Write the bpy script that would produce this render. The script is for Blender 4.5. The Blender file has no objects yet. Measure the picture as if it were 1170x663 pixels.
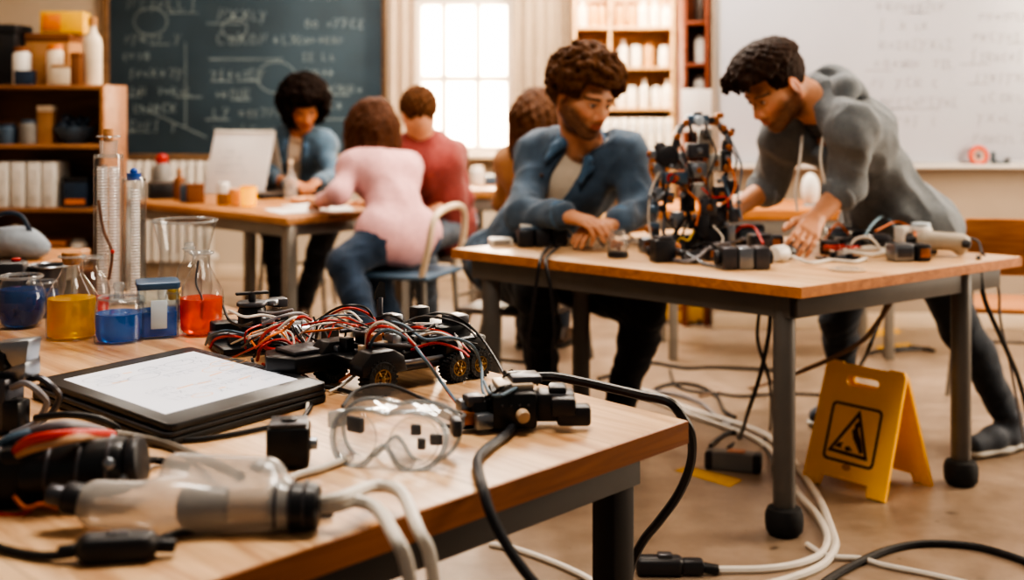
import bpy, bmesh, math, random
import numpy as np
from mathutils import Vector as V, Matrix as M, noise as mnoise
import openvdb

scene = bpy.context.scene
COL = scene.collection
PI = math.pi
# ---------------------------------------------------------------- camera
CAMZ, FP, HY, CX = 1.285, 1400.0, 115.0, 585.0
cam = bpy.data.cameras.new('camera')
cam.sensor_width = 36.0
cam.lens = FP / 1170.0 * 36.0
cam.shift_y = (HY - 331.5) / 1170.0
cam.clip_start = 0.02
cam.dof.use_dof = True
cam.dof.focus_distance = 2.45
cam.dof.aperture_fstop = 2.4
camo = bpy.data.objects.new('camera', cam)
camo.location = (0, 0, CAMZ)
camo.rotation_euler = (PI / 2, 0, 0)
COL.objects.link(camo)
scene.camera = camo

def pd(px, py, d):
    """photo pixel at depth d -> world point"""
    return V(((px - CX) * d / FP, d, CAMZ - (py - HY) * d / FP))
def tp(px, py, z=.75):
    """photo pixel on the horizontal plane at height z -> world point"""
    d = (CAMZ - z) * FP / (py - HY)
    return V(((px - CX) * d / FP, d, z))

# ---------------------------------------------------------------- materials
def lin(h):
    if not isinstance(h, str): return tuple(h)
    h = h.lstrip('#')
    r = []
    for i in (0, 2, 4):
        c = int(h[i:i+2], 16) / 255
        r.append(c / 12.92 if c <= .04045 else ((c + .055) / 1.055) ** 2.4)
    return tuple(r)
MATS = {}
def mat(name, col, rough=.5, metal=0., var=.12, vs=12., bump=0., bs=60., emit=0., spec=.5, coat=0., sss=0., attr=None, trans=0., ior=1.45, alpha=1., stretch=None, sheen=0.):
    if name in MATS: return MATS[name]
    m = bpy.data.materials.new(name); m.use_nodes = True
    nt = m.node_tree; N = nt.nodes; L = nt.links
    b = N['Principled BSDF']
    c = lin(col)
    tc = N.new('ShaderNodeTexCoord')
    vec = tc.outputs['Object']
    if stretch:
        mp = N.new('ShaderNodeMapping'); mp.inputs['Scale'].default_value = stretch
        L.new(vec, mp.inputs['Vector']); vec = mp.outputs['Vector']
    base = None
    if attr:
        a = N.new('ShaderNodeAttribute'); a.attribute_name = attr; base = a.outputs['Color']
    if var > 0:
        n = N.new('ShaderNodeTexNoise'); n.inputs['Scale'].default_value = vs; n.inputs['Detail'].default_value = 5
        L.new(vec, n.inputs['Vector'])
        mr = N.new('ShaderNodeMapRange')
        mr.inputs['From Min'].default_value = .3; mr.inputs['From Max'].default_value = .7
        mr.inputs['To Min'].default_value = 1 - var; mr.inputs['To Max'].default_value = 1 + var
        L.new(n.outputs['Fac'], mr.inputs['Value'])
        mx = N.new('ShaderNodeVectorMath'); mx.operation = 'SCALE'
        if base: L.new(base, mx.inputs[0])
        else: mx.inputs[0].default_value = c
        L.new(mr.outputs['Result'], mx.inputs['Scale'])
        L.new(mx.outputs['Vector'], b.inputs['Base Color'])
    elif base: L.new(base, b.inputs['Base Color'])
    else: b.inputs['Base Color'].default_value = (*c, 1)
    b.inputs['Roughness'].default_value = rough
    b.inputs['Metallic'].default_value = metal
    b.inputs['Specular IOR Level'].default_value = spec
    b.inputs['Coat Weight'].default_value = coat
    b.inputs['Transmission Weight'].default_value = trans
    b.inputs['IOR'].default_value = ior
    b.inputs['Alpha'].default_value = alpha
    b.inputs['Sheen Weight'].default_value = sheen
    if sss:
        b.inputs['Subsurface Weight'].default_value = sss
        b.inputs['Subsurface Radius'].default_value = (.012, .005, .003)
        b.inputs['Subsurface Scale'].default_value = 1.
    if emit:
        b.inputs['Emission Color'].default_value = (*c, 1); b.inputs['Emission Strength'].default_value = emit
    if bump:
        n2 = N.new('ShaderNodeTexNoise'); n2.inputs['Scale'].default_value = bs; n2.inputs['Detail'].default_value = 4
        L.new(vec, n2.inputs['Vector'])
        bp = N.new('ShaderNodeBump'); bp.inputs['Strength'].default_value = bump; bp.inputs['Distance'].default_value = .01
        L.new(n2.outputs['Fac'], bp.inputs['Height']); L.new(bp.outputs['Normal'], b.inputs['Normal'])
    MATS[name] = m
    return m

def glass(name, tint=(1, 1, 1), edge=(.55, .6, .62), op=.0, rough=.02, edgepow=.35):
    """thin vessel wall: see-through face on, brighter / darker rim at grazing angles"""
    if name in MATS: return MATS[name]
    m = bpy.data.materials.new(name); m.use_nodes = True
    nt = m.node_tree; N = nt.nodes; L = nt.links
    out = N['Material Output']; N.remove(N['Principled BSDF'])
    tr = N.new('ShaderNodeBsdfTransparent')
    lw = N.new('ShaderNodeLayerWeight'); lw.inputs['Blend'].default_value = edgepow
    mc = N.new('ShaderNodeMixRGB'); mc.inputs[1].default_value = (*tint, 1); mc.inputs[2].default_value = (*edge, 1)
    L.new(lw.outputs['Facing'], mc.inputs[0]); L.new(mc.outputs[0], tr.inputs['Color'])
    gl = N.new('ShaderNodeBsdfGlossy'); gl.inputs['Roughness'].default_value = rough
    pw = N.new('ShaderNodeMath'); pw.operation = 'POWER'; pw.inputs[1].default_value = 4.
    lf = N.new('ShaderNodeLayerWeight'); lf.inputs['Blend'].default_value = .5; L.new(lf.outputs['Facing'], pw.inputs[0])
    ad = N.new('ShaderNodeMath'); ad.operation = 'MULTIPLY_ADD'; ad.inputs[1].default_value = .7; ad.inputs[2].default_value = .045; ad.use_clamp = True
    L.new(pw.outputs[0], ad.inputs[0])
    mx = N.new('ShaderNodeMixShader'); L.new(ad.outputs[0], mx.inputs[0]); L.new(tr.outputs[0], mx.inputs[1]); L.new(gl.outputs[0], mx.inputs[2])
    last = mx
    if op > 0:
        df = N.new('ShaderNodeBsdfPrincipled'); df.inputs['Base Color'].default_value = (*tint, 1); df.inputs['Roughness'].default_value = .25
        m2 = N.new('ShaderNodeMixShader'); m2.inputs[0].default_value = op
        L.new(mx.outputs[0], m2.inputs[1]); L.new(df.outputs[0], m2.inputs[2]); last = m2
    L.new(last.outputs[0], out.inputs['Surface'])
    MATS[name] = m
    return m

def wood(name, c1, c2, rot=0., scale=1., rough=.4, planks=0., coat=.0):
    if name in MATS: return MATS[name]
    m = bpy.data.materials.new(name); m.use_nodes = True
    nt = m.node_tree; N = nt.nodes; L = nt.links
    b = N['Principled BSDF']
    tc = N.new('ShaderNodeTexCoord')
    mp = N.new('ShaderNodeMapping'); mp.inputs['Rotation'].default_value = (0, 0, -rot)
    L.new(tc.outputs['Object'], mp.inputs['Vector'])
    st = N.new('ShaderNodeMapping'); st.inputs['Scale'].default_value = (1.2 * scale, 14 * scale, 14 * scale)
    L.new(mp.outputs['Vector'], st.inputs['Vector'])
    n = N.new('ShaderNodeTexNoise'); n.inputs['Scale'].default_value = 2.2; n.inputs['Detail'].default_value = 8; n.inputs['Roughness'].default_value = .6
    n.inputs['Distortion'].default_value = 1.6
    L.new(st.outputs['Vector'], n.inputs['Vector'])
    n3 = N.new('ShaderNodeTexNoise'); n3.inputs['Scale'].default_value = 2.0; n3.inputs['Detail'].default_value = 2
    L.new(mp.outputs['Vector'], n3.inputs['Vector'])
    ad = N.new('ShaderNodeMath'); ad.operation = 'MULTIPLY_ADD'; ad.inputs[1].default_value = .65
    sc = N.new('ShaderNodeMath'); sc.operation = 'MULTIPLY'; sc.inputs[1].default_value = .35
    L.new(n3.outputs['Fac'], sc.inputs[0]); L.new(n.outputs['Fac'], ad.inputs[0]); L.new(sc.outputs[0], ad.inputs[2])
    rp = N.new('ShaderNodeValToRGB')
    rp.color_ramp.elements[0].position = .36; rp.color_ramp.elements[0].color = (*lin(c2), 1)
    rp.color_ramp.elements[1].position = .60; rp.color_ramp.elements[1].color = (*lin(c1), 1)
    L.new(ad.outputs[0], rp.inputs['Fac'])
    col = rp.outputs['Color']
    if planks:
        sx = N.new('ShaderNodeSeparateXYZ'); L.new(mp.outputs['Vector'], sx.inputs[0])
        mm = N.new('ShaderNodeMath'); mm.operation = 'DIVIDE'; mm.inputs[1].default_value = planks; L.new(sx.outputs['Y'], mm.inputs[0])
        fl = N.new('ShaderNodeMath'); fl.operation = 'FLOOR'; L.new(mm.outputs[0], fl.inputs[0])
        wn = N.new('ShaderNodeTexWhiteNoise'); wn.noise_dimensions = '1D'; L.new(fl.outputs[0], wn.inputs['W'])
        mr = N.new('ShaderNodeMapRange'); mr.inputs['To Min'].default_value = .88; mr.inputs['To Max'].default_value = 1.08
        L.new(wn.outputs['Value'], mr.inputs['Value'])
        fc = N.new('ShaderNodeMath'); fc.operation = 'FRACT'; L.new(mm.outputs[0], fc.inputs[0])
        lt = N.new('ShaderNodeMath'); lt.operation = 'LESS_THAN'; lt.inputs[1].default_value = .012; L.new(fc.outputs[0], lt.inputs[0])
        dk = N.new('ShaderNodeMath'); dk.operation = 'MULTIPLY_ADD'; dk.inputs[1].default_value = -.3; L.new(lt.outputs[0], dk.inputs[0]); L.new(mr.outputs[0], dk.inputs[2])
        vm = N.new('ShaderNodeVectorMath'); vm.operation = 'SCALE'; L.new(col, vm.inputs[0]); L.new(dk.outputs[0], vm.inputs['Scale']); col = vm.outputs['Vector']
    L.new(col, b.inputs['Base Color'])
    b.inputs['Roughness'].default_value = rough
    b.inputs['Coat Weight'].default_value = coat; b.inputs['Coat Roughness'].default_value = .3
    bp = N.new('ShaderNodeBump'); bp.inputs['Strength'].default_value = .06; bp.inputs['Distance'].default_value = .003
    L.new(n.outputs['Fac'], bp.inputs['Height']); L.new(bp.outputs['Normal'], b.inputs['Normal'])
    MATS[name] = m
    return m

# ---------------------------------------------------------------- objects
def props(o, label=None, cat=None, group=None, kind=None):
    if label: o['label'] = label
    if cat: o['category'] = cat
    if group: o['group'] = group
    if kind: o['kind'] = kind
    return o
def thing(name, label, cat, loc=(0, 0, 0), rz=0., group=None, rot=None):
    o = bpy.data.objects.new(name, None); COL.objects.link(o)
    o.empty_display_size = .05
    o.location = loc
    o.rotation_euler = rot if rot else (0, 0, rz)
    return props(o, label, cat, group)
def dup(root, loc=None, rz=None, label=None, group=None, rot=None):
    def cp(o, par):
        c = o.copy(); COL.objects.link(c); c.parent = par
        for ch in list(o.children): cp(ch, c)
        return c
    r = cp(root, root.parent)
    if loc is not None: r.location = loc
    if rz is not None: r.rotation_euler = (0, 0, rz)
    if rot is not None: r.rotation_euler = rot
    if label: r['label'] = label
    if group: r['group'] = group
    return r

def spline(pts, sub=6):
    """Catmull-Rom through pts"""
    P = [V(p) for p in pts]
    if len(P) < 3: return P
    Q = [P[0] * 2 - P[1]] + P + [P[-1] * 2 - P[-2]]
    out = []
    for i in range(1, len(Q) - 2):
        a, b, c, d = Q[i-1], Q[i], Q[i+1], Q[i+2]
        for k in range(sub):
            t = k / sub
            out.append(.5 * ((2 * b) + (c - a) * t + (2 * a - 5 * b + 4 * c - d) * t * t + (3 * b - a - 3 * c + d) * t ** 3))
    out.append(P[-1])
    return out

class G:
    """mesh collector for ONE part"""
    def __init__(s): s.bm = bmesh.new(); s.mi = 0
    def _fin(s, f0):
        s.bm.faces.ensure_lookup_table()
        for f in s.bm.faces[f0:]: f.material_index = s.mi; f.smooth = True
    def box(s, c, d, rz=0., bev=0., R=None, seg=2):
        t = bmesh.new()
        bmesh.ops.create_cube(t, size=1.)
        bmesh.ops.scale(t, vec=V(d), verts=t.verts)
        if bev: bmesh.ops.bevel(t, geom=list(t.edges), offset=min(bev, min(d) * .49), segments=seg, affect='EDGES', profile=.5)
        mx = M.Translation(V(c)) @ (R.to_4x4() if R is not None else M.Rotation(rz, 4, 'Z'))
        return s._take(t, mx)
    def _take(s, t, mx=None):
        f0 = len(s.bm.faces)
        vm = {}
        for v in t.verts: vm[v] = s.bm.verts.new(mx @ v.co if mx is not None else v.co)
        for f in t.faces:
            try: s.bm.faces.new([vm[v] for v in f.verts])
            except ValueError: pass
        t.free(); s._fin(f0); return s
    def rings(s, rings, cap=True, close=False):
        f0 = len(s.bm.faces)
        R = [[s.bm.verts.new(p) for p in r] for r in rings]
        n = len(R[0]); m = len(R)
        for i in range(m if close else m - 1):
            a, b = R[i], R[(i + 1) % m]
            for j in range(n):
                s.bm.faces.new((a[j], a[(j+1) % n], b[(j+1) % n], b[j]))
        if cap and not close:
            s.bm.faces.new(list(reversed(R[0]))); s.bm.faces.new(R[-1])
        s._fin(f0); return s
    def cyl(s, a, b, r, r2=None, n=16, cap=True):
        a, b = V(a), V(b); r2 = r if r2 is None else r2
        z = (b - a).normalized(); x = z.orthogonal().normalized(); y = z.cross(x)
        ring = lambda c, q: [c + (x * math.cos(2*PI*k/n) + y * math.sin(2*PI*k/n)) * q for k in range(n)]
        return s.rings([ring(a, r), ring(b, r2)], cap)
    def rod(s, a, b, r, n=16, bev=.3):
        """cylinder with softened ends"""
        a, b = V(a), V(b); z = (b - a).normalized(); x = z.orthogonal().normalized(); y = z.cross(x); e = min(r * bev, (b-a).length*.3)
        ring = lambda c, q: [c + (x * math.cos(2*PI*k/n) + y * math.sin(2*PI*k/n)) * q for k in range(n)]
        return s.rings([ring(a, r - e), ring(a + z*e*.3, r-e*.3), ring(a + z * e, r), ring(b - z * e, r), ring(b - z*e*.3, r-e*.3), ring(b, r - e)])
    def tube(s, pts, r, n=8, sub=6, cap=True, rf=None):
        P = spline(pts, sub)
        Q = [P[0]]
        for p in P[1:]:
            if (p - Q[-1]).length > 1e-5: Q.append(p)
        P = Q
        rings = []; x = None
        for i, p in enumerate(P):
            t = (P[min(i+1, len(P)-1)] - P[max(i-1, 0)]).normalized()
            if x is None: x = t.orthogonal().normalized()
            else:
                x = x - t * x.dot(t)
                x = x.normalized() if x.length > 1e-6 else t.orthogonal().normalized()
            y = t.cross(x)
            q = r if rf is None else r * rf(i / max(1, len(P) - 1))
            rings.append([p + (x * math.cos(2*PI*k/n) + y * math.sin(2*PI*k/n)) * q for k in range(n)])
        return s.rings(rings, cap)
    def lathe(s, prof, c=(0, 0, 0), n=32, R=None, cap=False):
        c = V(c); R = R if R is not None else M.Identity(3)
        rings = [[c + R @ V((max(r, 1e-4) * math.cos(2*PI*k/n), max(r, 1e-4) * math.sin(2*PI*k/n), z)) for k in range(n)] for r, z in prof]
        return s.rings(rings, cap)
    def ell(s, c, r, n=16, R=None):
        t = bmesh.new(); bmesh.ops.create_uvsphere(t, u_segments=n, v_segments=max(6, n // 2), radius=1.)
        r = (r, r, r) if isinstance(r, (int, float)) else r
        return s._take(t, M.Translation(V(c)) @ (R.to_4x4() if R is not None else M.Identity(4)) @ M.Diagonal((*r, 1)))
    def torus(s, c, R0, r, R=None, n=32, m=8, arc=1., sy=1.):
        c = V(c); R = R if R is not None else M.Identity(3)
        rings = []
        cnt = n if arc >= 1 else n + 1
        for i in range(cnt):
            a = 2 * PI * arc * i / n; d = V((math.cos(a), math.sin(a) * sy, 0))
            rings.append([c + R @ (d * (R0 + r * math.cos(2*PI*k/m)) + V((0, 0, r * math.sin(2*PI*k/m)))) for k in range(m)])
        return s.rings(rings, True, close=(arc >= 1))
    def prism(s, poly, z0, z1, mx=None, bev=0.):
        t = bmesh.new()
        vs = [t.verts.new((p[0], p[1], z0)) for p in poly]
        f = t.faces.new(vs)
        r = bmesh.ops.extrude_face_region(t, geom=[f])
        for v in [e for e in r['geom'] if isinstance(e, bmesh.types.BMVert)]: v.co.z = z1
        bmesh.ops.recalc_face_normals(t, faces=t.faces)
        if bev: bmesh.ops.bevel(t, geom=list(t.edges), offset=bev, segments=2, affect='EDGES', profile=.5)
        return s._take(t, mx)
    def slab(s, quad, z0, z1, bev=0.):
        return s.prism([(q[0], q[1]) for q in quad], z0, z1, None, bev)
    def ribbon(s, pts, w, mx):
        """flat stroke in a local XY plane"""
        f0 = len(s.bm.faces)
        P = [V((p[0], p[1], 0)) for p in pts]
        prev = None
        for i, p in enumerate(P):
            t = (P[min(i+1, len(P)-1)] - P[max(i-1, 0)])
            if t.length < 1e-9: continue
            t.normalize(); nrm = V((-t.y, t.x, 0)) * w * .5
            a, b = s.bm.verts.new(mx @ (p + nrm)), s.bm.verts.new(mx @ (p - nrm))
            if prev: s.bm.faces.new((prev[0], prev[1], b, a))
            prev = (a, b)
        s._fin(f0); return s
    def face(s, pts):
        f0 = len(s.bm.faces); s.bm.faces.new([s.bm.verts.new(p) for p in pts]); s._fin(f0); return s
    def build(s, name, mats, parent=None, label=None, cat=None, group=None, kind=None, sharp=38, origin=None, recalc=False):
        if recalc: bmesh.ops.recalc_face_normals(s.bm, faces=s.bm.faces)
        if origin is not None:
            bmesh.ops.translate(s.bm, vec=-V(origin), verts=s.bm.verts)
        me = bpy.data.meshes.new(name); s.bm.to_mesh(me); s.bm.free()
        me.set_sharp_from_angle(angle=math.radians(sharp))
        for m in (mats if isinstance(mats, (list, tuple)) else [mats]): me.materials.append(m)
        o = bpy.data.objects.new(name, me); COL.objects.link(o)
        if origin is not None: o.location = origin
        if parent: o.parent = parent
        return props(o, label, cat, group, kind)

def curve_shape(splines, depth, mx=None):
    """flat filled outline with holes -> mesh data (bmesh)"""
    cu = bpy.data.curves.new('tmp', 'CURVE'); cu.dimensions = '2D'; cu.fill_mode = 'BOTH'; cu.extrude = depth / 2
    for sp in splines:
        q = cu.splines.new('POLY'); q.points.add(len(sp) - 1); q.use_cyclic_u = True
        for k, p in enumerate(sp): q.points[k].co = (p[0], p[1], 0, 1)
    o = bpy.data.objects.new('tmp', cu); COL.objects.link(o)
    bpy.context.view_layer.update()
    me = bpy.data.meshes.new_from_object(o.evaluated_get(bpy.context.evaluated_depsgraph_get()))
    t = bmesh.new(); t.from_mesh(me)
    bpy.data.objects.remove(o); bpy.data.curves.remove(cu); bpy.data.meshes.remove(me)
    bmesh.ops.remove_doubles(t, verts=t.verts, dist=1e-6)
    return t

def frame_of(o, x, y):
    """4x4 from origin and two axes"""
    x = V(x).normalized(); y = (V(y) - x * V(y).dot(x)).normalized(); z = x.cross(y)
    m = M((x, y, z)).transposed().to_4x4(); m.translation = V(o); return m

GLYPHS = [
    [[(0,0),(1,1)],[(0,1),(1,0)]], [[(0,.3),(.9,.3)],[(0,.65),(.9,.65)]], [[(0,1),(.5,.45),(1,1)],[(.5,.45),(.1,-.4)]],
    [[(.9,.9),(.4,1),(.1,.5),(.4,0),(.9,.1)]], [[(.2,-.3),(.45,0),(.5,1),(.8,1.3)]], [[(1,1.1),(0,1.1),(.5,.5),(0,-.1),(1,-.1)]],
    [[(0,0),(0,1),(.8,.9),(.8,.5),(0,.5),(.9,0)]], [[(.5,1),(.1,.6),(.2,.05),(.8,.05),(.9,.6),(.5,1)]], [[(0,.5),(1,.5)],[(.5,0),(.5,1)]],
    [[(0,1),(1,1),(.3,0)]], [[(0,0),(.3,1),(.6,.2),(.9,1)]], [[(.1,1),(.1,0),(.9,0)]],
]
def scribble(g, rng, mx, x0, y0, w, h, lw, rows, fill=.8):
    """rows of illegible formula-like strokes, with some boxes and arcs"""
    rh = h / rows
    for r in range(rows):
        x = x0 + rng.uniform(0, w * .15); y = y0 + h - (r + .8) * rh
        end = x0 + w * rng.uniform(fill * .6, min(1, fill * 1.25))
        while x < end:
            s = rh * rng.uniform(.32, .5)
            if rng.random() < .1: x += s * 1.2; continue
            for st in rng.choice(GLYPHS):
                g.ribbon([(x + p[0] * s * .7 + rng.uniform(-.03, .03) * s, y + p[1] * s + rng.uniform(-.05, .05) * s) for p in st], lw, mx)
            if rng.random() < .12: g.ribbon([(x - s, y - s * .3), (x + 2 * s, y - s * .3)], lw, mx)
            x += s * rng.uniform(.85, 1.2)

# ---------------------------------------------------------------- SDF sculpting (organic, continuous figures)
class SDF:
    def __init__(s, res): s.res = res; s.ops = []
    def cap(s, a, b, r0, r1=None, k=.02, flat=None, sub=False):
        s.ops.append(('cap', np.array(a, float), np.array(b, float), r0, r0 if r1 is None else r1, k, flat, sub)); return s
    def ell(s, c, r, R=None, k=.02, sub=False):
        R = np.eye(3) if R is None else np.array(R)
        r = np.array((r, r, r) if isinstance(r, (int, float)) else r, float)
        s.ops.append(('ell', np.array(c, float), R, r, k, sub)); return s
    def box(s, c, h, R=None, rd=.005, k=.01, sub=False):
        R = np.eye(3) if R is None else np.array(R)
        s.ops.append(('box', np.array(c, float), R, np.array(h, float), rd, k, sub)); return s
    def chain(s, pts, rad, k=.02):
        for i in range(len(pts) - 1): s.cap(pts[i], pts[i+1], rad[i], rad[i+1], k)
        return s
    def _bb(s, o):
        if o[0] == 'cap':
            r = max(o[3], o[4]); return np.minimum(o[1], o[2]) - r, np.maximum(o[1], o[2]) + r
        if o[0] == 'ell': e = np.abs(o[2]) @ o[3]; return o[1] - e, o[1] + e
        e = np.abs(o[2]) @ (o[3] + o[4]); return o[1] - e, o[1] + e
    def run(s):
        add = [s._bb(o) for o in s.ops if not o[-1]]
        lo = np.min([b[0] for b in add], 0) - 4 * s.res - .01; hi = np.max([b[1] for b in add], 0) + 4 * s.res + .01
        n = np.ceil((hi - lo) / s.res).astype(int) + 1
        BIG = 1.
        D = np.full(n, BIG, np.float32)
        for o in s.ops:
            sub = o[-1]; k = o[5] if o[0] == 'cap' else o[-2]
            a, b = s._bb(o); mg = k + 4 * s.res + .004
            i0 = np.maximum(np.floor((a - mg - lo) / s.res).astype(int), 0); i1 = np.minimum(np.ceil((b + mg - lo) / s.res).astype(int) + 1, n)
            if np.any(i1 <= i0): continue
            ax = [(lo[q] + np.arange(i0[q], i1[q]) * s.res).astype(np.float32) for q in range(3)]
            P = np.stack(np.meshgrid(*ax, indexing='ij'), -1)
            if o[0] == 'cap':
                A, B, r0, r1, flat = o[1], o[2], o[3], o[4], o[6]
                A = A.astype(np.float32)
                W = P - A; L = (B - A).astype(np.float32)
                if flat is not None:
                    fa = np.array(flat[0], np.float32); fa /= np.linalg.norm(fa); f = flat[1] - 1
                    W = W + (W @ fa)[..., None] * fa * f; L = L + (L @ fa) * fa * f
                t = np.clip((W @ L) / max(1e-9, float(L @ L)), 0, 1)
                d = np.linalg.norm(W - t[..., None] * L, axis=-1) - (r0 + (r1 - r0) * t)
                if flat is not None: d = d / max(1., flat[1] * .8)
            elif o[0] == 'ell':
                q = (P - o[1].astype(np.float32)) @ o[2].astype(np.float32); r = o[3].astype(np.float32)
                k0 = np.linalg.norm(q / r, axis=-1); k1 = np.linalg.norm(q / (r * r), axis=-1)
                d = k0 * (k0 - 1) / np.maximum(k1, 1e-6)
            else:
                q = np.abs((P - o[1].astype(np.float32)) @ o[2].astype(np.float32)) - o[3].astype(np.float32)
                d = np.linalg.norm(np.maximum(q, 0), axis=-1) + np.minimum(q.max(-1), 0) - o[4]
            sl = tuple(slice(i0[q], i1[q]) for q in range(3))
            E = D[sl]
            if sub:
                d = -d; h = np.clip(.5 - .5 * (d - E) / -k, 0, 1) if False else np.clip(.5 + .5 * (d - E) / k, 0, 1)
                D[sl] = E * (1 - h) + d * h + k * h * (1 - h)
            else:
                h = np.clip(.5 + .5 * (E - d) / k, 0, 1)
                D[sl] = E * (1 - h) + d * h - k * h * (1 - h)
        g = openvdb.FloatGrid(background=BIG / s.res)
        g.copyFromArray(D / s.res)
        p, q = g.convertToQuads(isovalue=0.)
        return p * s.res + lo, q
    def build(s, name, mats, parent=None, colfn=None, disp=None, sharp=180, label=None, islands=False):
        p, q = s.run()
        p = p.astype(np.float64)
        if disp is not None:
            n = vnormals(p, q)
            p = p + n * disp(p, n)[:, None]
        par_inv = parent.matrix_basis.inverted() if parent else M.Identity(4)
        A = np.array(par_inv)
        pl = p @ A[:3, :3].T + A[:3, 3]
        me = bpy.data.meshes.new(name)
        me.from_pydata(pl.tolist(), [], q.tolist())
        me.polygons.foreach_set('use_smooth', [True] * len(me.polygons))
        if colfn is not None:
            c = colfn(p); at = me.color_attributes.new('Col', 'FLOAT_COLOR', 'POINT')
            at.data.foreach_set('color', np.concatenate([c, np.ones((len(c), 1))], 1).astype(np.float32).ravel())
        for m in (mats if isinstance(mats, (list, tuple)) else [mats]): me.materials.append(m)
        o = bpy.data.objects.new(name, me); COL.objects.link(o)
        if parent: o.parent = parent
        if label: o['label'] = label
        return o
def vnormals(p, q):
    n = np.zeros_like(p)
    fn = np.cross(p[q[:, 2]] - p[q[:, 0]], p[q[:, 3]] - p[q[:, 1]])
    for k in range(4): np.add.at(n, q[:, k], fn)
    return n / np.maximum(np.linalg.norm(n, axis=1, keepdims=True), 1e-12)
def folds(amp, freq, axis=(0, 0, 1), stretch=3., seed=0.):
    """cloth folds: ridged noise, compressed along axis"""
    ax = V(axis).normalized()
    def f(p, n):
        out = np.empty(len(p))
        for i, c in enumerate(p):
            v = V(c); a = v.dot(ax); v = (v + ax * a * (stretch - 1)) * freq
            v.x += seed
            w = mnoise.noise(v) ; w2 = mnoise.noise(v * 2.1)
            out[i] = amp * ((1 - abs(w) * 2.2) * .7 + w2 * .4 - .25)
        return out
    return f
WORLD_S = 0.17
WIN_P = 3000
FILL_LAMPS = [(-1.8, 5.4, 26), (.7, 5.4, 55), (-.5, 7.2, 75), (.3, 6.3, 45), (-.1, 2.2, 58), (1.9, 4.4, 14)]
SIDE_P = 200
EXPO = 0.22
# ================================================================ SETTING
rng = random.Random(7)
def floor_mat():
    m = bpy.data.materials.new('concrete_floor'); m.use_nodes = True
    nt = m.node_tree; N = nt.nodes; L = nt.links; b = N['Principled BSDF']
    tc = N.new('ShaderNodeTexCoord')
    def noise(sc, det, ro=.6):
        n = N.new('ShaderNodeTexNoise'); n.inputs['Scale'].default_value = sc; n.inputs['Detail'].default_value = det; n.inputs['Roughness'].default_value = ro
        L.new(tc.outputs['Object'], n.inputs['Vector']); return n
    n1 = noise(1.3, 8, .65); r1 = N.new('ShaderNodeValToRGB')
    e = r1.color_ramp.elements; e[0].position = .3; e[0].color = (*lin('#71604f'), 1); e[1].position = .68; e[1].color = (*lin('#a9937f'), 1)
    L.new(n1.outputs['Fac'], r1.inputs['Fac'])
    n2 = noise(9, 6); r2 = N.new('ShaderNodeValToRGB'); e = r2.color_ramp.elements
    e[0].position = .35; e[0].color = (.72, .7, .68, 1); e[1].position = .6; e[1].color = (1, 1, 1, 1)
    L.new(n2.outputs['Fac'], r2.inputs['Fac'])
    mx = N.new('ShaderNodeMixRGB'); mx.blend_type = 'MULTIPLY'; mx.inputs[0].default_value = .75
    L.new(r1.outputs[0], mx.inputs[1]); L.new(r2.outputs[0], mx.inputs[2])
    n3 = noise(7.5, 2, .4); r3 = N.new('ShaderNodeValToRGB'); e = r3.color_ramp.elements
    e[0].position = .235; e[0].color = (.2, .19, .18, 1); e[1].position = .29; e[1].color = (1, 1, 1, 1)
    L.new(n3.outputs['Fac'], r3.inputs['Fac'])
    m2 = N.new('ShaderNodeMixRGB'); m2.blend_type = 'MULTIPLY'; m2.inputs[0].default_value = .8
    L.new(mx.outputs[0], m2.inputs[1]); L.new(r3.outputs[0], m2.inputs[2])
    vo = N.new('ShaderNodeTexVoronoi'); vo.inputs['Scale'].default_value = 9; vo.inputs['Randomness'].default_value = 1
    L.new(tc.outputs['Object'], vo.inputs['Vector'])
    r4 = N.new('ShaderNodeValToRGB'); e = r4.color_ramp.elements; e[0].position = .045; e[0].color = (.28, .26, .25, 1); e[1].position = .085; e[1].color = (1, 1, 1, 1)
    L.new(vo.outputs['Distance'], r4.inputs['Fac'])
    m3 = N.new('ShaderNodeMixRGB'); m3.blend_type = 'MULTIPLY'; m3.inputs[0].default_value = .5
    L.new(m2.outputs[0], m3.inputs[1]); L.new(r4.outputs[0], m3.inputs[2])
    L.new(m3.outputs[0], b.inputs['Base Color'])
    rr = N.new('ShaderNodeMapRange'); rr.inputs['To Min'].default_value = .26; rr.inputs['To Max'].default_value = .46
    L.new(n2.outputs['Fac'], rr.inputs['Value']); L.new(rr.outputs[0], b.inputs['Roughness'])
    bp = N.new('ShaderNodeBump'); bp.inputs['Strength'].default_value = .15; bp.inputs['Distance'].default_value = .004
    L.new(n2.outputs['Fac'], bp.inputs['Height']); L.new(bp.outputs['Normal'], b.inputs['Normal'])
    return m
WB, WR = 8.8, 6.9          # depth of the rear wall and of the whiteboard wall
XS = pd(815, 0, WR).x      # where the whiteboard wall starts
G().box((0.3, 4.0, -.05), (11, 11.0, .1)).build('floor', floor_mat(), kind='structure')
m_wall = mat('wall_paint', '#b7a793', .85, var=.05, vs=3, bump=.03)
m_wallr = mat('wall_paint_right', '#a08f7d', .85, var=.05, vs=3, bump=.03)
m_trim = mat('trim_paint', '#c9b59c', .6, var=.04)
m_white = mat('white_paint', '#e6ded2', .5, var=.03)
wx0, wx1 = pd(474, 0, WB).x, pd(587, 0, WB).x; wz0, wz1 = pd(0, 175, WB).z, 2.02
g = G()
g.box(((-4.2 + wx0) / 2, WB + .1, 1.55), (wx0 + 4.2, .2, 3.1))
g.box(((XS + .3 + wx1) / 2, WB + .1, 1.55), (XS + .3 - wx1, .2, 3.1))
g.box(((wx0 + wx1) / 2, WB + .1, wz0 / 2), (wx1 - wx0, .2, wz0))
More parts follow.
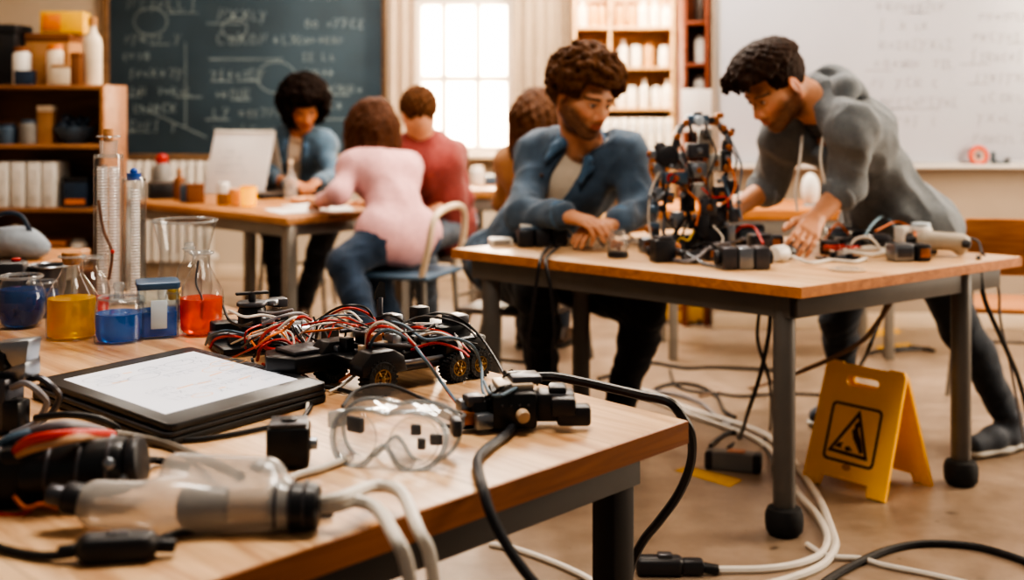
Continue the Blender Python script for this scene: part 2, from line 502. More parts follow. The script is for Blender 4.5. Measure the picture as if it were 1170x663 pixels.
g.box(((wx0 + wx1) / 2, WB + .1, (wz1 + 3.1) / 2), (wx1 - wx0, .2, 3.1 - wz1))
g.build('wall_back', m_wall, kind='structure')
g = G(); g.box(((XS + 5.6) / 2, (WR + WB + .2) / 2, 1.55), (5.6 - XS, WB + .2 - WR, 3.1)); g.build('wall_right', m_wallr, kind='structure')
G().box((-4.3, 4.9, 1.55), (.2, 8.2, 3.1)).build('wall_left', m_wall, kind='structure')
G().box((.65, 4.9, 3.15), (10.1, 8.2, .1)).build('ceiling', mat('ceiling_paint', '#ddd3c4', .9, var=.03), kind='structure')
g = G(); g.box(((-4.2 + XS) / 2, WB - .008, .05), (XS + 4.2, .016, .1), bev=.004); g.build('baseboard_back', m_trim, kind='structure')
g = G(); g.box(((XS + 5.6) / 2, WR - .008, .045), (5.6 - XS, .016, .09), bev=.004); g.build('baseboard_right', m_trim, kind='structure')

def frosted(name):
    m = bpy.data.materials.new(name); m.use_nodes = True; nt = m.node_tree; N = nt.nodes; L = nt.links; N.remove(N['Principled BSDF'])
    tl = N.new('ShaderNodeBsdfTranslucent'); tl.inputs['Color'].default_value = (.30, .27, .235, 1)
    tr = N.new('ShaderNodeBsdfTransparent'); mx = N.new('ShaderNodeMixShader'); mx.inputs[0].default_value = .35
    L.new(tl.outputs[0], mx.inputs[1]); L.new(tr.outputs[0], mx.inputs[2]); L.new(mx.outputs[0], N['Material Output'].inputs['Surface']); return m
# window: frame, mullions, panes, sill
wf = G()
W_, H_ = wx1 - wx0, wz1 - wz0
for x in (wx0 + .025, wx1 - .025): wf.box((x, WB + .04, (wz0 + wz1) / 2), (.05, .1, H_), bev=.006)
for z in (wz0 + .025, wz1 - .025): wf.box(((wx0 + wx1) / 2, WB + .04, z), (W_ - .1, .1, .05), bev=.006)
win = wf.build('window_1', mat('window_frame_paint', '#cfc4b6', .5, var=.03), kind='structure')
g = G()
for px in (507, 546): g.box((pd(px, 0, WB).x, WB + .04, (wz0 + wz1) / 2), (.04, .05, H_ - .1), bev=.004)
g.box(((wx0 + wx1) / 2, WB + .04, pd(0, 90, WB).z), (W_ - .1, .045, .045), bev=.004)
g.build('window_mullion', MATS['window_frame_paint'], win)
G().box(((wx0 + wx1) / 2, WB + .055, (wz0 + wz1) / 2), (W_ - .1, .006, H_ - .1)).build('window_pane', frosted('window_glass'), win)
G().box(((wx0 + wx1) / 2, WB - .05, wz0 - .02), (W_ + .16, .14, .04), bev=.008).build('window_sill', m_trim, win)
g = G()
for x in (wx0 - .045, wx1 + .045): g.box((x, WB - .012, (wz0 + wz1) / 2), (.09, .024, H_ + .18), bev=.006)
g.box(((wx0 + wx1) / 2, WB - .012, wz1 + .045), (W_, .024, .09), bev=.006)
g.build('trim_1', m_trim, kind='structure')

# curtains
def curtain(px0, px1, label, d, col):
    x0, x1 = pd(px0, 0, d).x, pd(px1, 0, d).x
    g = G(); n = 60; r = random.Random(int(px0)); ph = r.uniform(0, 6)
    rings = []
    for z in (.06, .8, 1.6, 2.4, 2.85):
        top, bot = [], []
        for i in range(n + 1):
            t = i / n; a = .035 * math.sin(t * PI * 2 * max(2, (px1 - px0) / 13) + ph + .3 * math.sin(z)) * (1.1 - z * .15)
            top.append(V((x0 + (x1 - x0) * t, d + a, z))); bot.append(V((x0 + (x1 - x0) * t, d + a + .006, z)))
        rings.append(top + bot[::-1])
    g.rings(rings)
    o = g.build('curtain', mat('curtain_cloth_%d' % px0, col, .9, var=.06, sheen=.2), label=label, cat='curtain', group='window curtains', origin=V(((x0 + x1) / 2, d, .06)))
    return o
curtain(441, 474, 'narrow pale beige curtain between the chalkboard and the window', WB - .16, '#c3ac93')
curtain(588, 652, 'grey beige pleated curtain between the window and the bright wall shelf', WB - .16, '#a8957f')
rod = thing('curtain_rod', 'metal curtain rod above the tall bright window', 'curtain rod', (pd(540, 0, WB).x, WB - .16, 2.88))
G().rod((-.75, 0, 0), (.85, 0, 0), .012).build('pole', mat('dark_steel', '#4a4540', .4, .8), rod)
for x in (-.7, .8): G().box((x, .08, 0), (.02, .16, .02), bev=.004).build('bracket', MATS['dark_steel'], rod)

# chalkboard
cz0, cx0, cx1 = pd(0, 176, WB).z, pd(126, 0, WB).x, pd(438, 0, WB).x; cz1 = 2.55
cb = thing('chalkboard', 'large dark green chalkboard covered in faint chalk writing on the rear wall', 'chalkboard', ((cx0 + cx1) / 2, WB, cz0))
cw, ch = cx1 - cx0, cz1 - cz0
G().box((0, -.02, ch / 2), (cw, .03, ch), bev=.003).build('writing_surface', mat('slate', '#31424d', .7, var=.3, vs=1.6), cb)
g = G()
for x in (-cw / 2 - .02, cw / 2 + .02): g.box((x, -.025, ch / 2), (.05, .05, ch + .08), bev=.006)
for z in (-.02, ch + .02): g.box((0, -.025, z), (cw, .05, .04), bev=.006)
g.build('frame', wood('board_frame_wood', '#8a6a4b', '#5f4630'), cb)
g = G(); mx = frame_of((-cw / 2, -.0365, 0), (1, 0, 0), (0, 0, 1)); r = random.Random(3)
for (x, y, w, h, rows) in ((.1, .15, .55, .75, 6), (.72, .1, .55, .55, 4), (.75, .75, .6, .35, 2), (1.35, .3, .5, .7, 6), (.1, 1.0, .5, .5, 3), (1.3, 1.1, .55, .4, 3)):
    scribble(g, r, mx, x, y, w, h, .007, rows)
for (cx, cy, rr) in ((.3, .95, .12), (.9, .9, .09), (1.2, .55, .14)):
    g.ribbon([(cx + rr * math.cos(a * .35), cy + rr * .8 * math.sin(a * .35)) for a in range(19)], .007, mx)
for (a, b) in (((.55, .2), (.55, .8)), ((.72, .68), (1.25, .68)), ((.2, .35), (.7, .12)), ((1.3, .25), (1.85, .25))): g.ribbon([a, b], .007, mx)
g.build('chalk_writing', mat('chalk', '#7e8a8c', .9, var=.35, vs=6), cb)

# radiator
ra = thing('radiator', 'white ribbed radiator on the wall below the chalkboard', 'radiator', (pd(196, 0, 8.66).x, 8.68, .12))
x = -.3
while x < .31:
    G().box((x, 0, .38), (.05, .09, .72), bev=.02).build('radiator_column', mat('radiator_enamel', '#cbc3b8', .45, var=.03), ra); x += .062
g = G(); g.box((0, 0, .06), (.64, .05, .05), bev=.02); g.box((0, 0, .7), (.64, .05, .05), bev=.02); g.build('manifold', MATS['radiator_enamel'], ra)
g = G()
for x in (-.27, .27): g.box((x, 0, -.05), (.03, .08, .14), bev=.005)
g.build('foot', MATS['radiator_enamel'], ra)

# whiteboard on the right wall
bx0, bx1, bz0, bz1 = pd(820, 0, WR).x, 3.6, pd(0, 188, WR).z, 2.5
wbd = thing('whiteboard', 'wide whiteboard with faint grey handwriting behind the man in the hoodie', 'whiteboard', ((bx0 + bx1) / 2, WR, bz0))
bw, bh = bx1 - bx0, bz1 - bz0
G().box((0, -.012, bh / 2), (bw, .02, bh), bev=.002).build('writing_surface', mat('whiteboard_enamel', '#b9bac3', .25, var=.06, vs=1.2, spec=.6), wbd)
g = G()
for x in (-bw / 2, bw / 2): g.box((x, -.015, bh / 2), (.025, .03, bh + .03), bev=.004)
g.box((0, -.015, bh), (bw, .03, .025), bev=.004); g.box((0, -.015, 0), (bw, .03, .03), bev=.004)
g.build('frame', mat('aluminium', '#b3aea8', .35, .7, var=.03), wbd)
g = G(); g.box((0, -.06, -.012), (bw - .05, .1, .012), bev=.003); g.box((0, -.108, -.004), (bw - .05, .006, .022), bev=.002)
g.build('marker_tray', mat('tray_paint', '#cdc6bd', .4, var=.03), wbd)
g = G(); mx = frame_of((-bw / 2, -.0235, 0), (1, 0, 0), (0, 0, 1)); r = random.Random(11)
for (x, y, w, h, rows) in ((.85, .2, .5, .75, 7), (1.4, .1, .5, .8, 7), (1.0, 1.0, .8, .3, 2), (.1, 1.05, .55, .2, 2)):
    scribble(g, r, mx, x, y, w, h, .005, rows, .9)
g.build('marker_writing', mat('faded_marker', '#97949a', .8, var=.1), wbd)
# things on the tray
t = thing('tape_roll', 'orange red ring of tape standing on the whiteboard tray', 'tape', pd(1118, 187, WR - .065))
t.location.z = bz0 - .006 + .001
o = G(); o.torus((0, 0, .058), .044, .014, R=M.Rotation(PI / 2, 3, 'X'), m=10); o.build('ring', mat('orange_red', '#d2573a', .5), t)
G().torus((0, 0, .058), .028, .006, R=M.Rotation(PI / 2, 3, 'X'), m=8).build('core', mat('pale_card', '#d9c3ac', .8), t)
t = thing('clamp', 'small dark clamp lying on the whiteboard tray beside the orange tape', 'clamp', pd(1143, 186, WR - .065)); t.location.z = bz0 - .005
G().box((0, 0, .014), (.1, .03, .022), rz=.1, bev=.005).build('bar', mat('dark_teal_plastic', '#34454c', .5), t)
g = G(); g.box((-.04, 0, .05), (.02, .022, .06), bev=.005); g.build('jaw', MATS['dark_teal_plastic'], t)
G().rod((.02, 0, .03), (.05, -.01, .04), .009).build('screw', MATS['dark_steel'], t)
m = thing('whiteboard_marker', 'black marker pen lying at the right end of the whiteboard tray', 'marker', pd(1163, 186, WR - .06)); m.location.z = bz0 + .004
G().rod((-.06, 0, 0), (.045, 0, 0), .008).build('barrel', mat('black_plastic', '#1b1b1d', .45, var=.1), m)
G().rod((.045, 0, 0), (.075, 0, 0), .009).build('cap', mat('grey_plastic', '#6b6a69', .45), m)
# paper sheets on the wall left of the whiteboard
g = G(); g.box((0, 0, 0), (.2, .003, .3), bev=.001)

# ================================================================ shelving
def shelf_unit(name, label, x0, x1, y0, y1, boards, top, m, uprights=(), panel=True, th=.022, bottom=0.):
    """open unit: side panels, boards at the given heights, back"""
    t = thing(name, label, 'shelf', ((x0 + x1) / 2, y0, bottom))
    w, d = x1 - x0, y1 - y0; hh = top - bottom
    for x in (-w / 2 + th / 2, w / 2 - th / 2): G().box((x, d / 2, hh / 2), (th, d, hh), bev=.003).build('side_panel', m, t)
    for z in boards: G().box((0, d / 2, z - bottom - th / 2), (w - 2 * th, d - .004, th), bev=.003).build('shelf_board', m, t)
    for x in uprights: G().box((x - (x0 + x1) / 2, d / 2, hh / 2), (th, d - .01, hh - .02), bev=.003).build('divider', m, t)
    if panel: G().box((0, d - .004, hh / 2), (w - 2 * th, .008, hh)).build('back_panel', m, t)
    return t
def bottle(name, label, cat, loc, h, r, m, capm, group=None, neck=.4, capr=None, jar=False):
    t = thing(name, label, cat, loc, group=group)
    if jar:
        G().lathe([(0, 0), (r * .92, 0), (r, .06 * h), (r, .78 * h), (r * .8, .86 * h), (r * .78, .88 * h), (0, .88 * h)], n=18).build('body', m, t)
        G().lathe([(0, .87 * h), (r * .86, .87 * h), (r * .86, .99 * h), (r * .8, h), (0, h)], n=18).build('lid', capm, t)
    else:
        q = r * neck
        G().lathe([(0, 0), (r * .94, 0), (r, .03 * h), (r, .6 * h), (r * .9, .68 * h), (q, .78 * h), (q, .88 * h), (0, .88 * h)], n=18).build('body', m, t)
        G().lathe([(0, .86 * h), (q * 1.15, .86 * h), (q * 1.15, .99 * h), (0, h)], n=14).build('cap', capm, t)
    return t
def carton(name, label, cat, loc, d, m, lidm=None, group=None, rz=0.):
    t = thing(name, label, cat, loc, rz, group=group)
    G().box((0, 0, d[2] * .43), (d[0], d[1], d[2] * .86), bev=.006).build('body', m, t)
    G().box((0, 0, d[2] * .92), (d[0] * 1.03, d[1] * 1.03, d[2] * .16), bev=.005).build('lid', lidm or m, t)
    return t
def binder(label, loc, d, m, group):
    t = thing('ring_binder', label, 'binder', loc, group=group)
    G().box((0, 0, d[2] / 2), d, bev=.006).build('cover', m, t)
    G().torus((0, -d[1] / 2 - .001, d[2] * .2), .012, .002, R=M.Rotation(PI / 2, 3, 'X'), n=16, m=6).build('finger_ring', MATS['aluminium'], t)
    G().box((0, -d[1] / 2 - .001, d[2] * .68), (d[0] * .6, .002, d[2] * .3)).build('spine_label', mat('label_paper', '#cfcac2', .8), t)
    return t
w_shelf = wood('shelf_wood', '#a5734a', '#7b5031', rot=0, scale=.8)
w_shelfb = wood('shelf_wood_pale', '#d9b183', '#b98c5c', rot=0, scale=.8)
w_dark = wood('shelf_wood_red', '#8e4a2c', '#66301c', rot=0, scale=.8)
SZ = 6.0
sx1 = pd(119, 0, SZ).x; sx0 = pd(-60, 0, SZ).x
b_top, b2, b3, b4 = pd(0, 97, SZ).z, pd(0, 165, SZ).z, pd(0, 238, SZ).z, pd(0, 305, SZ).z
ls = shelf_unit('storage_shelf', 'brown wooden storage shelf full of supplies beside the chalkboard', sx0, sx1, SZ, SZ + .36, (b_top, b2, b3, b4, .08), b_top + .001, w_shelf)
def onshelf(px, z, dy=.12): return V((pd(px, 0, SZ + dy).x, SZ + dy, z))
m_card = mat('cardboard', '#a87a4e', .85, var=.1); m_cream = mat('cream_plastic', '#d8c6ad', .5); m_amber = mat('amber_jar', '#8a4a1c', .3)
m_blueg = mat('blue_grey_plastic', '#46586a', .45); m_navy = mat('navy_plastic', '#26364a', .4); m_blk = MATS['black_plastic']; m_whitep = mat('white_plastic', '#d9d4cb', .4, var=.05)
m_yel = mat('yellow_plastic', '#d9a514', .45, var=.06); m_org = mat('orange_plastic', '#d2752a', .5); m_brown = mat('brown_card', '#7a4b28', .8); m_grey = mat('mid_grey_plastic', '#85827d', .5)
# on the top board
c = carton('equipment_case', 'black equipment case at the left end on top of the storage shelf', 'case', onshelf(0, b_top, .16), (.24, .22, .3), m_blk)
carton('cardboard_box', 'wide brown cardboard box on top of the storage shelf under the yellow crate', 'box', onshelf(62, b_top, .24), (.22, .2, .26), m_card, m_brown)
t = thing('storage_crate', 'bright yellow open crate at the very top of the shelf stack', 'crate', onshelf(75, b_top + .262, .24), .1)
g = G()
for x in (-.1, .1): g.box((x, 0, .055), (.012, .15, .11), bev=.004)
for y in (-.07, .07): g.box((0, y, .055), (.2, .012, .11), bev=.004)
g.box((0, 0, .006), (.2, .14, .012)); g.build('shell', m_yel, t)
G().box((-.05, -.078, .055), (.09, .004, .08), bev=.002).build('label_plate', m_org, t)
bottle('supply_jar', 'white jar with brown lid in front of the cardboard box', 'jar', onshelf(25, b_top, .07), .19, .045, m_whitep, m_brown, jar=True)
bottle('supply_jar', 'small cream jar with orange lid on the shelf top', 'jar', onshelf(63, b_top, .06), .2, .04, m_cream, m_org, jar=True)
carton('parts_box', 'small blue grey parts box on the shelf top', 'box', onshelf(29, b_top + .0, .0 + .035), (.09, .06, .07), m_navy)
carton('parts_box', 'short cream carton near the middle of the shelf top', 'box', onshelf(72, b_top, .04), (.09, .07, .1), m_cream, m_card)
carton('parts_box', 'narrow brown carton standing right of the cream carton', 'box', onshelf(90, b_top, .06), (.05, .1, .16), m_brown)
bottle('tall_bottle', 'tall cream bottle at the right end of the shelf top', 'bottle', onshelf(106, b_top, .09), .34, .045, m_cream, m_card)
# second board
bottle('supply_jar', 'blue glass jar at the left of the second shelf', 'jar', onshelf(8, b2, .08), .1, .05, m_blueg, m_navy, jar=True)
bottle('supply_jar', 'grey jar on the second shelf beside the wooden block', 'jar', onshelf(33, b2, .08), .12, .045, m_grey, m_blueg, jar=True)
carton('wooden_block', 'pale upright wooden box on the second shelf', 'box', onshelf(54, b2, .1), (.075, .08, .19), m_card, m_cream)
t = thing('mixing_bowl', 'blue bowl heaped with dark parts on the second shelf', 'bowl', onshelf(86, b2, .12))
G().lathe([(0, 0), (.05, 0), (.1, .06), (.105, .085), (.098, .085), (.09, .06), (0, .03)], n=24).build('shell', m_blueg, t)
g = G(); r = random.Random(5)
for i in range(14): g.ell((r.uniform(-.06, .06), r.uniform(-.05, .05), r.uniform(.07, .12)), r.uniform(.02, .03), 8)
g.build('parts_heap', m_navy, t)['kind'] = 'stuff'
# third board: binders
for i, px in enumerate((12, 30, 48, 65)):
    binder(('white ring binder at the left end of the row on the third shelf', 'second white ring binder from the left on the third shelf', 'third white ring binder from the left on the third shelf', 'white ring binder at the right end of the row beside the dark box')[i],
           onshelf(px, b3, .13), (.068, .22, .225), m_whitep, 'white ring binders on the third shelf')
carton('equipment_case', 'dark navy box with orange stripe right of the white binders', 'case', onshelf(92, b3, .1), (.12, .16, .15), m_navy, m_blk)
G().box((0, 0, 0), (.1, .003, .025)).build('orange_stripe', m_org, bpy.data.objects['equipment_case.001']).location = (0, -.0815, .03)
# fourth board
bottle('supply_jar', 'brown bottle on the lowest visible shelf at the left', 'bottle', onshelf(18, b4, .08), .2, .04, m_brown, m_cream)
carton('parts_box', 'wide orange brown tray box on the lowest visible shelf', 'box', onshelf(58, b4, .12), (.2, .2, .12), m_brown, mat('orange_card', '#a4622f', .8))
bottle('supply_jar', 'white jar on the lowest visible shelf beside the tray box', 'jar', onshelf(90, b4, .08), .13, .042, m_whitep, m_grey, jar=True)

# bright shelf right of the window
BZ = 8.36
rx0, rx1 = pd(655, 0, BZ).x, pd(776, 0, BZ).x - .0
bh1, bh2, bh3, bh4 = pd(0, 30, BZ).z, pd(0, 76, BZ).z, pd(0, 123, BZ).z, pd(0, 172, BZ).z
rs = shelf_unit('bottle_shelf', 'pale wooden wall shelf of white bottles right of the window', rx0, rx1 - .03, BZ, BZ + .34, (bh1, bh2, bh3, bh4, .5, .1), 2.2, w_shelfb)
for px in (697,):
    G().box((pd(px, 0, BZ).x - (rx0 + rx1 - .03) / 2, .17, (bh3 + 2.2) / 2), (.022, .33, 2.2 - bh3)).build('divider', w_shelfb, rs)
m_palep = mat('pale_bottle', '#f3e8d6', .3, var=.05); m_tanb = mat('tan_jar', '#c99a64', .4)  # pale colour of the white bottles and folders
def onr(px, z, dy=.1): return V((pd(px, 0, BZ + dy).x, BZ + dy, z))
specs = [(bh1, (665, 678, 688), .17), (bh1, (708, 722, 735, 748, 761), .15), (bh2, (664, 684), .16), (bh2, (712, 727, 741, 758), .16), (bh3, (664, 676, 688), .17), (bh3, (709, 722, 736, 750, 762), .15)]
heights = ['top', 'top', 'second', 'second', 'third', 'third']; ords = ['first', 'second', 'third', 'fourth', 'fifth']
firsts = {}
r = random.Random(21)
for (z, pxs, h), hn, side in zip(specs, heights, ('left', 'right') * 3):
    for k, px in enumerate(pxs):
        typ = r.choice(('jar', 'bottle', 'jar', 'tan'))
        lab = '%s %s, %s from the left on the %s board, %s of the divider' % ({'jar': 'white', 'bottle': 'white slim', 'tan': 'tan'}[typ], 'jar' if typ != 'bottle' else 'bottle', ords[k], hn, side)
        if typ in firsts: o = dup(firsts[typ], onr(px, z, r.uniform(.08, .13)), 0., lab)
        else:
            o = bottle('shelf_bottle' if typ == 'bottle' else 'shelf_jar', lab, 'jar' if typ != 'bottle' else 'bottle', onr(px, z), h * (1.15 if typ == 'bottle' else 1), .036, m_tanb if typ == 'tan' else m_palep, m_brown if typ == 'tan' else m_whitep, 'bottles on the pale wall shelf', jar=(typ != 'bottle'))
            firsts[typ] = o
first = None
for k, px in enumerate((662, 672, 682, 692, 702, 712, 722, 732, 742, 752, 762)):
    lab = 'white folder spine, %s from the left in the row beside the seated man' % ('first', 'second', 'third', 'fourth', 'fifth', 'sixth', 'seventh', 'eighth', 'ninth', 'tenth', 'eleventh')[k]
    if k == 0:
        first = thing('document_folder', lab, 'folder', onr(px, bh4, .1), group='white folders on the pale shelf')
        G().box((0, 0, .11), (.05, .2, .22), bev=.006).build('cover', m_palep, first)
        G().box((0, -.1005, .15), (.03, .002, .07)).build('spine_label', MATS['label_paper'], first)
    else: dup(first, onr(px, bh4, .1), 0., lab)
# narrow dark shelf against the side of the whiteboard wall
nx0, nx1 = pd(781, 0, 6.95).x, XS - .012
NZ = 6.96
nb = [pd(0, y, NZ).z for y in (24, 72, 118)]
ns = shelf_unit('narrow_shelf', 'narrow red brown shelf between the pale shelf and the whiteboard', nx0, nx1, NZ, NZ + .26, nb + [.7], 2.2, w_dark)
m_dkj = mat('dark_jar', '#4b4038', .4)
for (px, z, mm, lab) in ((800, nb[0], m_dkj, 'dark jar on the top board of the narrow red brown shelf'), (800, nb[1], m_whitep, 'white jar on the middle board of the narrow red brown shelf'), (799, nb[2], m_whitep, 'white jar on the lower board of the narrow red brown shelf')):
    bottle('shelf_jar', lab, 'jar', V((pd(px, 0, NZ + .1).x, NZ + .1, z)), .16, .034, mm, m_grey, jar=True)
G().box((0, 0, 0), (.17, .004, .24), bev=.001).build('paper_sheet', mat('paper', '#dcd7d2', .8, var=.02), label='white paper sheet pinned on the front of the narrow shelf behind the robot', cat='paper').location = V(((nx0 + nx1) / 2 , NZ - .004, pd(0, 126, NZ).z))
# ================================================================ TABLES
m_steel = mat('table_leg_paint', '#5f5b57', .45, .3, var=.06)
m_steel_lt = mat('table_leg_grey', '#8a857e', .4, .4, var=.06)
m_rubber = mat('black_rubber', '#19191a', .75, var=.15)
def table(name, label, quad, top=.75, th=.035, m_top=None, m_leg=None, legs=(), leg_w=.05, apron=.07, inset=.05, round_leg=False, foot=None):
    """quad: four XY corners, counter-clockwise"""
    c = sum((V((q[0], q[1], 0)) for q in quad), V((0, 0, 0))) / 4
    t = thing(name, label, 'table', c)
    Q = [V((q[0], q[1], 0)) - c for q in quad]
    g = G(); g.slab(Q, top - th, top, .004); g.build('table_top', m_top, t)
    I = [q * (1 - inset / q.length * 1.42) for q in Q]
    for k in range(4):
        a, b = I[k], I[(k+1) % 4]; d = (b - a)
        g = G(); g.box(((a.x + b.x) / 2, (a.y + b.y) / 2, top - th - apron / 2), (d.length - .01, .028, apron - .002), rz=math.atan2(d.y, d.x), bev=.003); g.build('apron_rail', m_leg, t)
    for L in legs:
        p = V((L[0], L[1], 0)) - c; rz = math.atan2((Q[1] - Q[0]).y, (Q[1] - Q[0]).x)
        z0 = .0 if not foot else foot[1] * .75
        g = G()
        if round_leg: g.rod((p.x, p.y, z0), (p.x, p.y, top - th), leg_w / 2, 20, .1)
        else: g.box((p.x, p.y, (z0 + top - th) / 2), (leg_w, leg_w, top - th - z0), rz=rz, bev=.006)
        lg = g.build('leg', m_leg, t)
        if foot:
            fr, fh = foot
            G().lathe([(0, 0), (fr * .75, 0), (fr * .96, fh * .18), (fr, fh * .4), (fr, fh * .72), (fr * .88, fh * .92), (fr * .6, fh), (0, fh)], (p.x, p.y, 0.0), 24).build('foot', m_rubber, lg)
            G().cyl((p.x, p.y, fh * .9), (p.x, p.y, fh + .03), leg_w * .46).build('foot_collar', m_rubber, lg)
    return t
# ---- near workbench
C_ = tp(785, 480); E_ = tp(240, 663); D_ = tp(258, 349)
u1 = (E_ - C_).normalized(); v1 = (D_ - C_).normalized(); rot1 = math.atan2(v1.y, v1.x)
W1, L1 = 1.62, 1.97
q1 = [C_, C_ + v1 * L1, C_ + v1 * L1 + u1 * W1, C_ + u1 * W1]
w_top1 = wood('bench_wood', '#dcb68c', '#a0714a', rot=rot1 + .03, scale=.62, rough=.34, planks=.29)
def ins(a, b): return C_ + u1 * a + v1 * b
t1 = table('workbench', 'large pale wooden workbench in front covered with flasks, rover and cables', q1, .75, .04, w_top1, mat('bench_steel', '#3c3937', .45, .3, var=.06),
           [ins(.1, .085), ins(.1, L1 - .1), ins(W1 - .1, L1 - .1), ins(W1 - .1, .085)], .052, .068, .06)
w_edge = wood('bench_edge_wood', '#a05f2c', '#7c4418', rot=math.atan2(u1.y, u1.x), scale=1., rough=.45)
# warm edge banding on the two sides the photo shows
c1 = t1.location
for (a, b) in ((0, 1), (3, 0)):
    p, q = q1[a] - c1, q1[b] - c1; d = (q - p).normalized(); n = V((d.y, -d.x, 0))
    G().box(((p.x + q.x) / 2 + n.x * .001, (p.y + q.y) / 2 + n.y * .001, .7295 ), ((q - p).length + .002, .003, .037), rz=math.atan2(d.y, d.x)).build('edge_band', w_edge, t1)
# ---- middle table
F_ = tp(915, 328); L_ = tp(516, 284); R_ = tp(1167, 293); B_ = L_ + R_ - F_
q2 = [F_, R_, B_, L_]
w_top2 = wood('table_wood', '#e0bd96', '#b98c62', rot=math.atan2((L_ - F_).y, (L_ - F_).x), scale=.7, rough=.34, planks=.3)
def pf(px, y_top, d): return V((pd(px, 0, d).x, d, 0))
t2 = table('worktable', 'pale wooden table with grey steel legs carrying the robot', q2, .75, .035, w_top2, m_steel,
           [V((pd(896, 0, 3.63).x, 3.63, 0)), V((pd(1098, 0, 4.1).x, 4.1, 0)), V((pd(664, 0, 4.62).x, 4.62, 0)), V((pd(561, 0, 4.4).x, 4.4, 0))], .066, .07, .055, round_leg=True, foot=(.056, .085))
w_edge2 = wood('table_edge_wood', '#b8763c', '#8f5423', rot=0, scale=1., rough=.45)
c2 = t2.location
for (a, b) in ((0, 1), (3, 0)):
    p, q = q2[a] - c2, q2[b] - c2; d = (q - p).normalized(); n = V((d.y, -d.x, 0))
    G().box(((p.x + q.x) / 2 + n.x * .001, (p.y + q.y) / 2 + n.y * .001, .7325), ((q - p).length + .002, .003, .032), rz=math.atan2(d.y, d.x)).build('edge_band', w_edge2, t2)
# ---- far table on the left
A3 = tp(328, 249); u3 = V((-.73, .684, 0)); v3 = V((.70, .714, 0))
q3 = [A3, A3 + v3 * .82, A3 + v3 * .82 + u3 * 1.5, A3 + u3 * 1.5]
w_top3 = wood('far_table_wood', '#c08a58', '#95633a', rot=math.atan2(u3.y, u3.x), rough=.45)
def i3(a, b): return A3 + u3 * a + v3 * b
t3 = table('worktable', 'far brown table on the left where students sit below the chalkboard', q3, .75, .035, w_top3, m_steel_lt, [i3(.05, .05), i3(1.4, .06), i3(1.4, .76), i3(.08, .76)], .055, .06, .05)
# ---- table far behind the seated man, by the window
q4 = [tp(528, 217), tp(528, 217) + V((.95, -.12, 0)), tp(528, 217) + V((.98, .5, 0)), tp(528, 217) + V((.03, .62, 0))]
t4 = table('worktable', 'small brown table far back below the window behind the boy in dark red', q4, .75, .05, w_top3, m_steel_lt, [q4[0] + V((.06, .05, 0)), q4[1] + V((-.06, .06, 0)), q4[2] + V((-.06, -.06, 0)), q4[3] + V((.06, -.06, 0))], .04, .08, .04)
# ---- table behind the robot by the whiteboard wall
q5 = [V((.72, 6.0, 0)), V((1.95, 6.0, 0)), V((1.95, 6.62, 0)), V((.72, 6.62, 0))]
t5 = table('worktable', 'orange brown table against the whiteboard wall behind the robot', q5, .75, .05, wood('rear_table_wood', '#c98546', '#a0612c', rough=.45), m_steel_lt, [V((.8, 6.08, 0)), V((1.87, 6.08, 0)), V((1.87, 6.54, 0)), V((.8, 6.54, 0))], .045, .08, .04)
# ---- table at the left edge
a6 = tp(36, 305)
q6 = [a6 + V((-1.0, -.05, 0)), a6, a6 + V((.02, .5, 0)), a6 + V((-1.0, .5, 0))]
t6 = table('worktable', 'wooden table end at the left edge behind the flasks', q6, .75, .04, w_top3, m_steel_lt, [q6[0] + V((.06, .06, 0)), q6[1] + V((-.06, .06, 0)), q6[2] + V((-.06, -.06, 0)), q6[3] + V((.06, -.06, 0))], .045, .06, .04)
b = thing('tool_bag', 'pale blue grey cloth bag slumped on the table end at the left edge', 'bag', a6 + V((-.13, .2, 0)))
s = SDF(.012); o = V(b.location)
for (x, y, z, r0) in ((-.08, 0, .05, .05), (0, .02, .055, .055), (.06, -.01, .04, .04), (-.02, -.03, .07, .035)): s.ell(o + V((x, y, z)), (r0 * 1.5, r0 * 1.2, r0), k=.03)
s.build('cloth_body', mat('bag_cloth', '#8e98a3', .85, bump=.2), b)
G().tube([(-.09, 0, .09), (-.05, -.02, .15), (.02, -.02, .15), (.05, 0, .09)], .008).build('handle', m_navy, b)

# ================================================================ far table things
m_amberg = glass('amber_glass', (.85, .5, .12), (.5, .25, .05), .25)
gl_clear = glass('clear_glass', (.97, .98, .98), (.5, .55, .58))
def on3(px, py): return tp(px, py)
fc = thing('tabletop_easel', 'white tabletop easel board standing on the far table', 'easel', tp(268, 224) + V((-.03, .1, 0)), rz=-.3)
w_ = .39; h_ = .375; tilt = .36
R_e = M.Rotation(-tilt, 3, 'X')
G().box(R_e @ V((0, 0, h_ / 2)), (w_, .012, h_), R=R_e, bev=.004).build('front_board', mat('easel_board', '#d9d5d3', .5, var=.02), fc)
back_o = V((0, 2 * h_ * math.sin(tilt), 0)); R_b = M.Rotation(tilt, 3, 'X')
G().box(back_o + R_b @ V((0, 0, h_ / 2)), (w_, .012, h_), R=R_b, bev=.004).build('rear_board', mat('easel_back', '#a9a296', .6), fc)
G().rod(R_e @ V((-w_ / 2, 0, h_)), R_e @ V((w_ / 2, 0, h_)), .012).build('hinge', m_whitep, fc)
g = G(); mx = M.Translation(R_e @ V((-w_ / 2, -.0075, 0))) @ (R_e.to_4x4() @ frame_of((0, 0, 0), (1, 0, 0), (0, 0, 1))); scribble(g, random.Random(4), mx, .05, .12, .24, .16, .003, 4, .9); g.build('handwriting', mat('faint_ink', '#aeb0b6', .8, var=0), fc)
bottle('dropper_bottle', 'slim brown bottle left of the white easel on the far table', 'bottle', tp(203, 229) + V((0, .03, 0)), .17, .03, m_brown, m_card)
